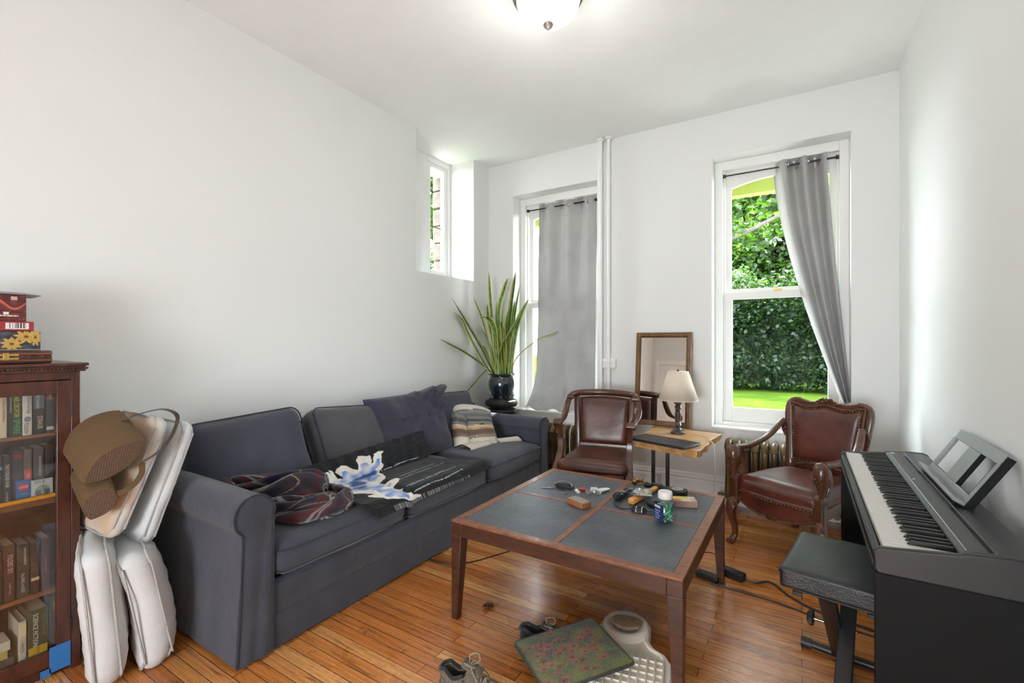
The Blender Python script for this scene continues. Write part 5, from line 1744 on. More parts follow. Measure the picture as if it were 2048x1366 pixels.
bump(nt, b, n2, .25, .002, nb.outputs[0])
TX, TY, TW, TH = -.890, 2.260, .530, .470
ct = thing('coffee_table', 'square coffee table of dark wood with four slate panels in front of the sofa', 'coffee table', (TX, TY, 0))
for sx_ in (-1, 1):
    for sy_ in (-1, 1):
        x1, y1 = sx_ * TW, sy_ * TW
        def q(w0, w1, z, wide=0):
            return [(min(x1, x1 - sx_ * w1), min(y1, y1 - sy_ * w1), z), (max(x1, x1 - sx_ * w1), min(y1, y1 - sy_ * w1), z),
                    (max(x1, x1 - sx_ * w1), max(y1, y1 - sy_ * w1), z), (min(x1, x1 - sx_ * w1), max(y1, y1 - sy_ * w1), z)]
        mb = MB().hexa(q(0, .034, 0.0), q(0, .058, .40)).hexa(q(0, .058, .40), q(0, .058, TH - .0102))
        mb.build('leg', M_teak, ct, bevel=.0025)
for (x0, x1, y0, y1) in ((-TW + .058, TW - .058, -TW, -TW + .024), (-TW + .058, TW - .058, TW - .024, TW), (-TW, -TW + .024, -TW + .058, TW - .058), (TW - .024, TW, -TW + .058, TW - .058)):
    MB().box(x0, x1, y0, y1, TH - .072, TH - .010).build('apron', M_teak, ct, bevel=.002)
# mitred edging strips flush with the slate
for (x0, x1, y0, y1) in ((-TW, TW, -TW, -TW + .042), (-TW, TW, TW - .042, TW), (-TW, -TW + .042, -TW + .042, TW - .042), (TW - .042, TW, -TW + .042, TW - .042), (-.016, .016, -TW + .042, TW - .042), (-TW + .042, -.016, -.012, .012), (.016, TW - .042, -.012, .012)):
    MB().box(x0, x1, y0, y1, TH - .010, TH).build('edging', M_teaktop, ct, bevel=.0012)
MB().box(-TW + .03, TW - .03, -TW + .03, TW - .03, TH - .022, TH - .0105).build('sub_top', M_teak, ct)
for (x0, x1) in ((-TW + .043, -.017), (.017, TW - .043)):
    for (y0, y1) in ((-TW + .043, -.013), (.013, TW - .043)):
        MB().box(x0, x1, y0, y1, TH - .0104, TH - .0012).build('slate_panel', M_slate, ct, bevel=.0015)

Z = TH
# sunglasses-like dark pouch with keys
M_nylon = plain('black_nylon', (.014, .014, .016), .6, var=.2, bmp=.2, bscale=400)
kc = thing('key_pouch', 'black folded pouch with keys and thin wires on the back left slate panel', 'key case', (-1.17, 2.45, Z))
mb = MB(); mb.loft([[(x * s_, y * s_ * .55 + .01 * z_ * 20, z_) for x, y in [(.062 * cos(2 * pi * k / 18), .046 * sin(2 * pi * k / 18) * (1 if k < 9 else .6)) for k in range(18)]] for s_, z_ in ((.8, 0), (1, .006), (1, .014), (.7, .022), (.2, .025))])
mb.build('pouch', M_nylon, kc)
MB().tube(spline([(-.058, -.01, .018), (-.02, .03, .030), (.03, .018, .028), (.055, -.015, .020)], 6), .0022, 6).build('strap', M_chrome, kc)
MB().tube(spline([(-.05, -.02, .004), (-.075, -.05, .003), (-.10, -.06, .003)], 6), .0015, 5).lathe([(.008, 0), (.012, 0), (.012, .003), (.008, .003)], 14, (-.075, -.052, .001)).box(-.115, -.09, -.066, -.056, .001, .003).build('key', M_chrome, kc)
MB().tube(spline([(.02, -.02, .01), (.05, -.05, .004), (.06, -.09, .003), (.055, -.115, .003)], 6), .0018, 5).tube(spline([(-.02, -.02, .01), (-.01, -.045, .003), (.03, -.05, .003)], 6), .0015, 5).build('wire', M_blackplastic, kc)

M_red = plain('red_plastic', (.42, .02, .025), .35, var=.1)
tag(MB().lathe([(0, 0), (.017, 0), (.018, .003), (.017, .012), (.012, .016), (0, .017)], 20, (-1.062, 2.462, Z)).build('red_cap', M_red), 'small round red cap beside the black pouch', 'cap')
M_pill_w = plain('white_foam', (.72, .70, .66), .6, var=.05)
for k, (x, y) in enumerate(((-1.062, 2.405), (-1.085, 2.432))):
    tag(MB().lathe([(0, 0), (.009, 0), (.010, .008), (.006, .013), (0, .014)], 12, (x, y, Z)).build('ear_plug', M_pill_w), ('white foam ear plug in front of the red cap', 'pale foam ear plug between the black pouch and the red cap')[k], 'ear plug', 'foam ear plugs on the coffee table')
M_teal = plain('teal_plastic', (.03, .32, .24), .35, var=.1)
for k, (x, y, rz) in enumerate(((-1.005, 2.505, .5), (-.995, 2.470, -.3))):
    dv = thing('eye_drop_vial', ('small white eye drop vial with a teal cap at the back of the pile', 'small teal capped eye drop vial half under the clear wrapper')[k], 'vial', (x, y, Z), rz, 'eye drop vials')
    MB().tube([(-.022, 0, .0085), (.012, 0, .0085)], .0085, 12).build('vial', M_white, dv, bevel=.001)
    MB().tube([(.012, 0, .0085), (.018, 0, .0085), (.030, 0, .0085)], [.007, .0065, .005], 10).build('cap', M_teal, dv)
M_wrap = window_glass('clear_wrapper', .25, (.86, .89, .90))
tb_ = thing('ointment_tube', 'white ointment tube standing on its cap among the eye drop vials', 'tube', (-.955, 2.505, Z), R(8))
tb_.rotation_euler = (0, 0, R(-20))
MB().loft([[(.017 * cos(a), -.035 + .004, .012 + .0105 * sin(a)) for a in [2 * pi * k / 16 for k in range(16)]], [(.016 * cos(a), .0, .012 + .0095 * sin(a)) for a in [2 * pi * k / 16 for k in range(16)]], [(.015 * cos(a), .045, .010 + .003 * sin(a)) for a in [2 * pi * k / 16 for k in range(16)]]]).build('tube_body', M_white, tb_)
MB().box(-.017, .017, -.040, -.032, .001, .023).build('crimp', M_wirewhite, tb_, bevel=.001)
def crinkle(u, v):
    return ((u - .5) * .085, (v - .5) * .06 + .01 * sin(u * 5), .004 + .012 * abs(noise.noise(Vector((u * 6, v * 6, 1)))) + .010 * (1 - abs(2 * u - 1)))
w_ = MB().grid(crinkle, 14, 10).build('clear_wrapper', M_wrap, angle=30)
w_.location = (-.985, 2.435, Z); w_.rotation_euler = (0, 0, .5)
tag(w_, 'crinkled clear plastic wrapper in front of the ointment tube', 'wrapper')
# little patterned box (harmonica-like case)
M_caramel = plain('caramel_card', srgb(150, 92, 50), .45, var=.15)
def lat_col(u, v):
    a = (u * 16 + v * 8) % 1; b_ = (u * 16 - v * 8) % 1
    return (.10, .07, .06) if (a < .45) != (b_ < .45) else (.52, .48, .45)
bx_ = thing('patterned_box', 'small caramel cardboard box with a lattice pattern lid near the table centre', 'box', (-.985, 2.235, Z), R(-25))
bx_.scale = (1.3,) * 3
MB().prism(rounded_rect(.047, .026, .008, 4), .0, .021).build('box_body', M_caramel, bx_, bevel=.002)
mb, cols = painted(lambda u, v: ((u - .5) * .086, (v - .5) * .046, .0215 + .001 * (1 - (2 * u - 1) ** 4)), lat_col, 120, 60)
mb.build('lid_pattern', attr_mat('printed_card', .45, spec=.4), bx_, cols=cols)
# flashlight
M_anod = plain('gunmetal', srgb(44, 52, 58), .35, metal=.6, var=.1)
fl = thing('flashlight', 'black and gunmetal flashlight lying left of the wooden handle', 'flashlight', (-.832, 2.47, Z), 0)
ax = basis((0, 0, .0215), (cos(1.42), sin(1.42), 0), (0, 0, 1), (sin(1.42), -cos(1.42), 0))
MB().lathe([(0, -.075), (.016, -.074), (.0205, -.068), (.0215, -.055), (.0215, -.03), (.018, -.022)], 24, M=ax @ Matrix.Rotation(R(90), 4, 'Y')).build('lens_head', M_blackplastic, fl)
MB().lathe([(.018, -.022), (.0185, -.01), (.0165, .0), (.0165, .04), (.0175, .045), (.0175, .075), (.014, .083), (0, .084)], 24, M=ax @ Matrix.Rotation(R(90), 4, 'Y')).build('barrel', M_anod, fl)
MB().lathe([(.0218, -.034), (.0225, -.033), (.0225, -.030), (.0218, -.029)], 24, M=ax @ Matrix.Rotation(R(90), 4, 'Y')).lathe([(.0188, -.008), (.0192, -.007), (.0192, -.004), (.0188, -.003)], 24, M=ax @ Matrix.Rotation(R(90), 4, 'Y')).build('ring', M_chrome, fl)
# hammer: pine handle, black claw head
M_handle = wood('pine_handle', srgb(178, 108, 44), srgb(218, 156, 84), rough=.35, scale=(3, 12, 12), bmp=.05, s=3)
hm = thing('hammer', 'hammer with a pale wooden handle and black head lying under the plastic bag', 'hammer', (-.745, 2.43, Z), R(80))
MB().sweep([(-.055, 0, .018), (-.05, 0, .018), (.06, 0, .018), (.15, 0, .018), (.26, 0, .020)], rounded_rect(.019, .0155, .010, 4), [.8, 1, .92, .72, .68]).build('handle', M_handle, hm, angle=60)
hd = MB().box(.245, .272, -.030, .03, .004, .038)
hd.lathe([(0, 0), (.014, 0), (.017, .004), (.017, .016), (.013, .03), (.013, .045)], 20, M=basis((.258, .075, .021), (1, 0, 0), (0, 0, 1), (0, -1, 0)))
for s_ in (-1, 1):
    hd.sweep(spline([(.258 + s_ * .006, -.025, .022), (.258 + s_ * .009, -.055, .026), (.258 + s_ * .012, -.085, .016)], 5), rounded_rect(.0075, .009, .003, 2), [1, .9, .5])
hd.build('head', M_blackplastic, hm, bevel=.002)
# door knob-like brass lump behind
kb_ = thing('brass_knob', 'small worn brass knob at the back edge of the table near the hammer head', 'knob', (-.838, 2.735, Z), .4)
MB().lathe([(0, -.022), (.016, -.022), (.021, -.012), (.021, 0), (.012, .008), (.008, .02), (.008, .035), (.015, .037), (.015, .041), (0, .041)], 20, M=basis((0, 0, .0215), (0, 1, 0), (0, 0, 1), (1, 0, 0)) ).build('knob', plain('tarnished_brass', srgb(120, 84, 44), .35, metal=.8, var=.3, vscale=60), kb_)
# clear zip bag with small parts
def zb(u, v, s_=1):
    e = max(0, (1 - (2 * u - 1) ** 4) * (1 - (2 * v - 1) ** 4)) ** .5
    return ((u - .5) * .11, (v - .5) * .15, .042 + s_ * e * (.010 + .014 * noise.noise(Vector((u * 7, v * 7, s_)))) - .012 * v)
zg = thing('zip_bag', 'clear plastic zip bag of small parts resting on the hammer handle', 'bag', (-.735, 2.50, Z), R(18))
mb = MB(); g = MB().grid(lambda u, v: zb(u, v, 1), 16, 20); mb.add(g.v, g.f); g = MB().grid(lambda u, v: zb(u, v, -1), 16, 20); mb.add(g.v, g.f)
mb.build('bag_film', window_glass('bag_film', .50, (.84, .88, .90)), zg, angle=35)
for k, (x, y, m_) in enumerate(((-.02, -.04, M_chrome), (.01, -.03, M_brass), (.02, .01, M_chrome), (-.01, .03, M_wirewhite), (.0, -.055, M_brass))):
    MB().tube([(x - .008, y, .041), (x + .008, y + .006, .044)], .0045, 8).build('small_part', m_, zg)
# black adapter / rubber grip
rg = thing('rubber_grip', 'stubby black rubber grip lying behind the pill bottle', 'grip', (-.63, 2.40, Z), R(-20))
MB().tube([(-.05, 0, .014), (-.045, 0, .014), (.04, 0, .014), (.045, 0, .014)], [.011, .0135, .0135, .010], 14).build('grip', M_blackplastic, rg)
MB().tube([(.045, 0, .014), (.085, .004, .010)], .003, 8).build('shaft', M_chrome, rg)
# cable loop and coiled cable with ties
wire('loose_cable', 'thin black cable looping over the flashlight and hammer handle', [(-.60, 2.36, Z + .006), (-.66, 2.42, Z + .012), (-.74, 2.43, Z + .045), (-.82, 2.40, Z + .045), (-.835, 2.35, Z + .014), (-.79, 2.30, Z + .004), (-.74, 2.31, Z + .004), (-.70, 2.33, Z + .006)], .0028, M_blackplastic)
cc = thing('coiled_cable', 'small coil of black cable tied with two clips in front of the hammer handle', 'cable', (-.69, 2.30, Z), R(10))
ring = []
for k in range(6 * 24):
    a = 2 * pi * k / 24; j_ = k // 24
    ring.append((.036 * cos(a) * (1 + .05 * sin(j_ * 2.1)), .018 * sin(a) * (1 + .12 * cos(j_ * 3)), .006 + j_ * .0028 + .002 * sin(a * 2 + j_)))
MB().tube(ring, .0024, 6).tube(spline([(.03, .0, .008), (.055, .018, .004), (.085, .020, .003), (.08, -.01, .003), (.03, -.02, .004)], 6), .0022, 6).build('cord', M_blackplastic, cc)
for x in (-.012, .016):
    MB().tube([(x, .022 * cos(a), .012 + .012 * sin(a)) for a in [2 * pi * k / 14 for k in range(14)]], .0025, 6, closed=True).build('tie', M_wirewhite, cc)
# tape measure
tm = thing('tape_measure', 'round black tape measure lying flat behind the pill bottle', 'tape measure', (-.585, 2.665, Z), R(-10))
MB().prism(rounded_rect(.048, .044, .022, 6), 0, .034).build('case', M_blackplastic, tm, bevel=.004)
MB().lathe([(0, .034), (.030, .034), (.032, .037), (.026, .040), (.022, .038), (0, .038)], 28).build('dial', plain('grey_dial', (.35, .35, .34), .4, var=.2), tm)
MB().box(-.02, .02, -.004, .004, .038, .044).build('crank', M_chrome, tm, bevel=.0015)
MB().box(-.052, -.046, -.03, -.015, .004, .012).build('tab', M_chrome, tm)
# card box
def card_col(u, v):
    if v > .48 and u < .72: return (.62, .55, .06)
    if (u - .1) ** 2 + (v - .22) ** 2 < .06: return (.62, .13, .09)
    if u > .75 and v < .7: return (.60, .36, .26)
    return (.66, .62, .55)
cbx = thing('card_box', 'flat cardboard box with a yellow and red printed top right of the pill bottle', 'box', (-.520, 2.525, Z), R(24))
MB().box(-.058, .058, -.038, .038, 0, .032).build('box_body', plain('faded_pink_card', srgb(158, 128, 112), .6, var=.1), cbx, bevel=.001)
mb, cols = painted(lambda u, v: ((u - .5) * .114, (v - .5) * .074, .0325), card_col, 50, 34)
mb.build('printed_lid', attr_mat('printed_lid', .35, spec=.4), cbx, cols=cols)
# pill bottle: square clear bottle with rounded corners, blue label, white cap, green capsules
pbo = thing('pill_bottle', 'clear square bottle of green capsules with a white cap and blue label', 'bottle', (-.548, 2.245, Z), R(-36))
pbo.scale = (1.28,) * 3
M_pet = window_glass('clear_bottle', .12, (.90, .94, .95))
secs = []
for w, z_ in ((.026, .001), (.030, .004), (.031, .010), (.031, .070), (.028, .080), (.022, .086), (.021, .094)):
    secs.append([(x, y, z_) for x, y in rounded_rect(w, w, min(w * .98, .013 if z_ < .072 else w * .9), 5)])
MB().loft(secs).build('bottle_body', M_pet, pbo, angle=60)
MB().lathe([(0, .087), (.0245, .087), (.0255, .090), (.0255, .108), (.0235, .112), (0, .112)], 48, wob=lambda t, z: 1 + .012 * cos(t * 24)).build('cap', M_white, pbo)
M_lab = plain('dark_blue_label', srgb(34, 44, 92), .4, var=.08)
lb_ = MB().box(-.0322, -.0314, -.024, .006, .010, .068)
lb_.box(-.022, .026, -.0322, -.0314, .010, .068)
lab = lb_.build('label', M_lab, pbo)
MB().box(-.018, .012, -.0327, -.0322, .056, .064).build('label_stripe', plain('pink_white_print', (.62, .50, .48), .5, var=0), lab)
M_lt = plain('label_print', (.35, .40, .62), .5, var=0)
ll = MB()
for k in range(4):
    ll.box(-.016, .010 - .006 * (k % 2), -.0326, -.0322, .044 - k * .009, .047 - k * .009)
ll.build('label_text', M_lt, lab)
M_cap1 = plain('green_capsule', srgb(84, 148, 92), .25, var=.05); M_cap2 = plain('aqua_capsule', srgb(112, 186, 170), .25, var=.05)
caps = []
random.seed(12)
for k in range(64):
    lay = k // 8
    a = 2 * pi * (k % 8) / 8 + lay * .5
    q = .019 if k % 8 else .004
    c = Vector((q * cos(a) * (1 + .15 * random.random()), q * sin(a), .010 + lay * .0075))
    d = Vector((random.uniform(-1, 1), random.uniform(-1, 1), random.uniform(-.7, .7))).normalized() * .0068
    caps.append((c, d))
base_caps = {}
for k, (c, d) in enumerate(caps):
    key = k % 2
    if key not in base_caps:
        o = MB().tube([Vector((0, 0, -.0095)), Vector((0, 0, -.0085)), Vector((0, 0, -.006)), Vector((0, 0, .006)), Vector((0, 0, .0085)), Vector((0, 0, .0095))], [.001, .0028, .0042, .0042, .0028, .001], 10).build('capsule', (M_cap1, M_cap2)[key], None)
        base_caps[key] = o
    else:
        o = base_caps[key].copy(); COL.objects.link(o)
    o.parent = pbo
    o.location = c
    o.rotation_euler = d.to_track_quat('Z', 'Y').to_euler()
# ------------------------------------------------------------------ things on the floor
# white plastic grille, slate painting, stone
M_ivory = plain('ivory_plastic', srgb(240, 232, 219), .4, var=.03)
gr = thing('floor_grille', 'ivory plastic tray with a slotted grille and rounded head partly under the painted slate', 'plastic tray', (-.62, 1.86, 0), R(12))
def outline(z_, o):
    P = []
    # local: long axis along -y..+y ; rounded head at +y, wider grille body at -y
    for k in range(13):
        a = pi * k / 12
        P.append((-.01 + (.105 - o) * cos(a), .205 + (.085 - o) * sin(a)))
    P += [(-.135 + o, .10), (-.17 + o, .04), (-.18 + o, -.02), (-.18 + o, -.30 + o), (-.15 + o, -.33 + o), (.16 - o, -.33 + o), (.19 - o, -.30 + o), (.19 - o, -.02), (.165 - o, .03), (.12 - o, .06), (.098 - o, .10)]
    return [(x, y, z_) for x, y in P]
mb = MB().loft([outline(0, .006), outline(.012, 0), outline(.040, 0), outline(.050, .008), outline(.050, .022), outline(.038, .026)], caps=True)
mb.build('tray_body', M_ivory, gr, angle=50)
gl_ = MB()
for k in range(11):
    x = -.145 + k * .030
    gl_.box(x - .003, x + .003, -.30, .0, .036, .053)
for k in range(8):
    y = -.285 + k * .038
    gl_.box(-.150, .160, y - .0025, y + .0025, .036, .050)
gl_.build('grille', M_ivory, gr, bevel=.001)
hd_ = MB().loft([[(x, y, z_) for x, y, _ in [(-.01 + r_ * cos(2 * pi * k / 32), .175 + r_ * 1.05 * sin(2 * pi * k / 32), 0) for k in range(32)]] for r_, z_ in ((.100, .03), (.098, .058), (.090, .066), (.072, .066), (.062, .056))])
hd_.build('rounded_head', M_ivory, gr, angle=50)
MB().lathe([(0, .0585), (.058, .058), (.058, .052), (0, .052)], 32, (-.01, .175, 0), sy=1.05).build('recessed_panel', plain('light_grey_panel', srgb(176, 176, 174), .5, var=.03), gr)
M_stone = plain('tan_stone', srgb(140, 112, 84), .85, var=.25, vscale=40, bmp=.6, bscale=90)
sn = MB().loft([[(r_ * (1 + .16 * noise.noise(Vector((cos(a) * 1.5, sin(a) * 1.5, 2)))) * cos(a) * .066, r_ * (1 + .16 * noise.noise(Vector((cos(a) * 1.5, sin(a) * 1.5, 7)))) * sin(a) * .050, z_) for a in [2 * pi * k / 36 for k in range(36)]] for r_, z_ in ((.85, 0), (1.0, .004), (1.02, .011), (.95, .016), (.5, .018))]).build('flat_stone', M_stone)
sn.location = (-.662, 2.018, .0665); sn.rotation_euler = (0, 0, .3)
tag(sn, 'flat tan stone resting on the rounded head of the ivory tray', 'stone')

# painted slate
random.seed(21)
FLW = [(random.uniform(.04, .96), random.uniform(.08, .96), random.uniform(.028, .055), random.uniform(.6, 1.2)) for k in range(34)]
FLW += [(.30, .72, .055, 1.1), (.45, .78, .05, 1.1), (.36, .55, .06, 1), (.55, .60, .06, 1.2), (.62, .45, .055, 1.3), (.74, .42, .05, 1), (.20, .40, .05, 1.2), (.46, .33, .05, 1.1), (.80, .70, .06, .9), (.13, .62, .05, .9)]
def pcol(u, v):
    n1 = noise.noise(Vector((u * 6, v * 6, 0))); n2 = noise.noise(Vector((u * 40, v * 14, 4))); n3 = noise.noise(Vector((u * 90, v * 90, 4)))
    g = Vector((.115, .122, .115)).lerp(Vector((.20, .215, .10)), min(1, max(0, .45 + n1 * .9 + (.55 - v) * .7)))
    g = g.lerp(Vector((.24, .25, .07)), max(0, n2 - .28) * 1.6)
    e = abs(((u * .8 + v * 1.1) * 9 + n1 * 1.5) % 1 - .5)
    if e < .03 and v < .6 and n2 > -.1: g = g.lerp(Vector((.34, .33, .13)), .7)
    for fx, fy, r_, w in FLW:
        dx, dy = (u - fx) / (r_ * 1.25), (v - fy) / r_
        d = dx * dx + dy * dy + .9 * noise.noise(Vector((u * 22, v * 22, fx * 9)))
        if d < 1:
            g = g.lerp(Vector((.36, .12, .12)) * w, min(1, max(0, .60 * min(1, (1 - d) * 2.2) + .35 * n2)))
            if (dx - .1) ** 2 + (dy + .35) ** 2 < .08: g = g.lerp(Vector((.05, .04, .05)), .6)
        elif d < 1.25 and n2 > 0: g = g.lerp(Vector((.34, .36, .20)), .45)
    k = min(u, 1 - u, v, 1 - v)
    if k < .02: g = g * .6
    return tuple(max(0, c * (1 + .35 * n3)) for c in g)
ps_ = thing('painted_slate', 'square slate painted with red poppies on green lying across the tray and a shoe', 'painting', (-.776, 1.696, .0))
# corners measured on the floor plan: left, far, right, near
c_l, c_f, c_r, c_n = Vector((-1.019, 1.637, .066)), Vector((-.783, 1.925, .098)), Vector((-.533, 1.755, .085)), Vector((-.769, 1.467, .053))
po = Vector(ps_.location)
def slate_pos(u, v, dz=0):
    p = c_n.lerp(c_r, u).lerp(c_l.lerp(c_f, u), v)
    nrm = (c_r - c_n).cross(c_l - c_n).normalized()
    return p + nrm * dz - po
def sl_out(dz, inset):
    base = [(.045, 0), (.5, .004), (.94, 0), (.985, .02), (1.0, .08), (.997, .5), (1.0, .95), (.97, .985), (.92, 1.0), (.5, .996), (.08, 1), (.03, .985), (0, .93), (.003, .5), (0, .06), (.015, .015)]
    return [slate_pos(.5 + (a - .5) * (1 - inset), .5 + (b_ - .5) * (1 - inset), dz) for a, b_ in base]
MB().loft([sl_out(0, .02), sl_out(.003, 0), sl_out(.009, 0), sl_out(.012, .012)]).build('slate_board', plain('split_slate', srgb(58, 60, 60), .7, var=.3, vscale=30, bmp=.4, bscale=60), ps_, angle=30)
mb, cols = painted(lambda u, v: slate_pos(.012 + .976 * u, .012 + .976 * v, .0127 + .0004 * noise.noise(Vector((u * 30, v * 30, 0)))), pcol, 230, 210)
keep = [i for i, f in enumerate(mb.f)]
def okf(f):
    # drop the four rounded corners
    i0 = f[0]; u, v = (i0 % 231) / 230, (i0 // 231) / 210
    cu, cv = min(u, 1 - u), min(v, 1 - v)
    return cu + cv > .035
mb.f = [f for f in mb.f if okf(f)]
mb.build('painting', attr_mat('oil_paint_on_slate', .5, bmp=.4, bscale=260, spec=.3), ps_, cols=cols)

# sneakers
M_mesh, nt, b, out = new_mat('taupe_knit')
v = tcoord(nt)
vo = nt.nodes.new('ShaderNodeTexVoronoi'); vo.inputs['Scale'].default_value = 190; nt.links.new(v, vo.inputs['Vector'])
nt.links.new(ramp(nt, vo.outputs['Distance'], [(0, srgb(62, 55, 46)), (.5, srgb(112, 102, 88))]), b.inputs['Base Color'])
b.inputs['Roughness'].default_value = .85; bump(nt, b, vo.outputs['Distance'], .4, .002)
M_suede = plain('taupe_overlay', srgb(124, 112, 92), .7, var=.12, vscale=30)
M_shin = fabric('dark_shoe_lining', srgb(34, 38, 38), srgb(50, 56, 56), weave=900)
M_sole = plain('grey_brown_sole', srgb(150, 140, 122), .7, var=.08)
M_lace = fabric('taupe_lace', srgb(140, 128, 112), srgb(160, 148, 130), weave=1500)
M_lime = plain('pale_lime_logo', srgb(205, 200, 120), .45, var=.08)
def shoe(label, loc, rz, dark=False):
    t = thing('sneaker', label, 'shoe', loc, rz, 'running shoes')
    # x: heel 0 .. toe .29 ; y: width ; z: height
    L = .29
    def width(s): return .033 + .017 * sin(pi * min(1, s * 1.05) ** .8) * (.6 + .8 * s) if s < .97 else .030 * sqrt(max(0, (1 - s) / .03))
    def sole_sec(s):
        w = (.030 + .016 * s + .010 * sin(pi * s)) * min(1, sqrt(max(.0, s / .05)) * .9 + .1) * min(1, sqrt(max(.0, (1 - s) / .10)) + .02)
        cy = .006 * sin(pi * s * .9)
        return w, cy
    secs = []; n = 26
    for i in range(n + 1):
        s = i / n; w, cy = sole_sec(s)
        x = s * L; up = .012 * max(0, (s - .72) / .28) ** 2
        z1 = .034 - .012 * s + up
        secs.append([(x, cy - w * .92, up), (x, cy + w * .92, up), (x, cy + w * 1.04, up + .010), (x, cy + w, z1), (x, cy - w, z1), (x, cy - w * 1.04, up + .010)])
    MB().loft(secs).build('sole', M_sole if not dark else M_suede, t, bevel=.002, angle=50)
    # upper: open collar at heel, closed over forefoot
    if dark: t.scale = (1, 1, .78)
    K_ = [(0, .092), (.06, .100), (.15, .090), (.24, .078), (.33, .088), (.42, .108), (.55, .088), (.70, .068), (.85, .054), (1.0, .044)]
    def top(s):
        for (a_, za), (b_, zb_) in zip(K_, K_[1:]):
            if s <= b_:
                q = (s - a_) / (b_ - a_); q = q * q * (3 - 2 * q)
                return za + (zb_ - za) * q
        return K_[-1][1]
    nu = 24
    ou = MB(); secs = []
    for i in range(n + 1):
        s = i / n; w, cy = sole_sec(s); x = s * L
        up = .012 * max(0, (s - .72) / .28) ** 2
        z0 = .026 + up - .010 * s; z1 = top(s) + up
        open_ = s < .40
        sec = []
        for k in range(nu + 1):
            a = k / nu
            an = pi * a
            # from outer bottom over the top to the inner bottom
            ww = w * (1.0 - (.30 if s < .4 else .12) * sin(an) ** 2 * (1 if open_ else .3))
            yy = -ww * cos(an) if not open_ else (-ww if a < .5 else ww) * (1 - .22 * (1 - abs(2 * a - 1)))
            zz_ = z0 + (z1 - z0) * (sin(an) ** (.75 if not open_ else 1.0))
            if open_:
                zz_ = z0 + (z1 - z0) * (1 - abs(2 * a - 1)) ** .9
            sec.append((x + (.008 * (zz_ / .1) if s < .1 else 0), cy + yy, zz_))
        secs.append(sec)
    vs = [p for s_ in secs for p in s_]; m_ = nu + 1
    fs = []
    for i in range(n):
        for k in range(nu):
            s = (i + .5) / n
            if s < .40 and k in (nu // 2 - 1, nu // 2): continue
            fs.append((i * m_ + k, i * m_ + k + 1, (i + 1) * m_ + k + 1, (i + 1) * m_ + k))
    # close the heel
    fs += [(k, nu - k, nu - k - 1, k + 1) for k in range(nu // 2)]
    ou.add(vs, fs)
    ou.build('upper', M_shin if dark else M_mesh, t, angle=180, solid=.004)
    # padded collar ring
    col = []
    for i in range(0, int(.40 * n) + 1):
        s = i / n; w, cy = sole_sec(max(s, .03)); col.append((s * L + (.008 if s < .1 else 0), cy + w * .80, top(s)))
    col2 = [(p[0], 2 * .004 - p[1], p[2]) for p in col]
    ring = list(reversed(col2)) + [(col[0][0] - .004, .0, col[0][2] + .006)] + col
    MB().tube(spline(ring[::2] if len(ring) % 2 else ring, 4), .0070, 8).build('collar', M_shin, t)
    MB().grid(lambda u, v: (.012 + u * .13, (v - .5) * .058 * (1 - .4 * abs(u - .5)), .034 + .002 * sin(u * 3)), 8, 6).build('insole', M_shin, t)
    MB().grid(lambda u, v: (.100 + .072 * u, (v - .5) * .05, .128 - .030 * u + .006 * (1 - (2 * v - 1) ** 2)), 8, 8).build('tongue', M_shin if dark else M_mesh, t, solid=.006)
    # side overlay with eyelets, laces
    ey_ = []
    lc = MB()
    for k in range(6):
        s = .43 + .065 * k
        zt = top(s) + .004
        yl = .020 - .0012 * k
        lc.tube(spline([(s * L, -yl, zt - .008), (s * L + .008, 0, zt + .006), (s * L + .014, yl, zt - .008)], 5), .0028, 6, flat=1.4)
        lc.tube(spline([(s * L, yl, zt - .008), (s * L + .008, 0, zt + .004), (s * L + .014, -yl, zt - .008)], 5), .0028, 6, flat=1.4)
    lc.build('laces', M_shin if dark else M_lace, t)
    bw_ = MB()
    c0 = (.43 * L, 0, .122)
    for s1, s2 in ((-1, .045), (1, .03)):
        bw_.tube(spline([c0, (c0[0] - .01, s1 * .025, .142), (c0[0] + .02, s1 * s2, .150), (c0[0] + .03, s1 * .02, .130), c0], 6), .0024, 6)
        bw_.tube(spline([c0, (c0[0] + .012, s1 * .018, .128), (c0[0] + .04, s1 * .034, .098), (c0[0] + .06, s1 * .044, .066)], 6), .0022, 6)
    bw_.build('bow', M_suede if dark else M_lace, t)
    if not dark:
        ov = MB()
        ov.grid(lambda u, v: ((.36 + .42 * u) * L, sole_sec(.36 + .42 * u)[1] - sole_sec(.36 + .42 * u)[0] * (1.03 - .25 * v) - .003, .034 + (.048 - .02 * u) * v * (1 - .4 * u)), 14, 6)
        ov.build('side_overlay', M_suede, t, solid=.002)
        # curved swoosh shape on the side
        MB().grid(lambda u, v: ((.44 + .40 * u) * L, sole_sec(.44 + .40 * u)[1] - sole_sec(.44 + .40 * u)[0] * 1.06 - .004, .062 - .030 * u + (v - .5) * .018 * (1 - u) ** .6), 16, 3).build('side_mark', M_lime, t, solid=.002)
        hl = MB().tube(spline([(.012, -.030, .048), (.022, -.034, .072), (.040, -.037, .052), (.020, -.034, .040)], 5, True), .0016, 5, closed=True)
        hl.build('heel_trim', M_suede, t)
    return t
shoe('taupe running shoe with a pale yellow side mark in front of the table', (-1.165, 1.352, 0), R(12))
shoe('dark running shoe half hidden behind the painted slate', (-1.050, 1.745, 0), R(16), True)

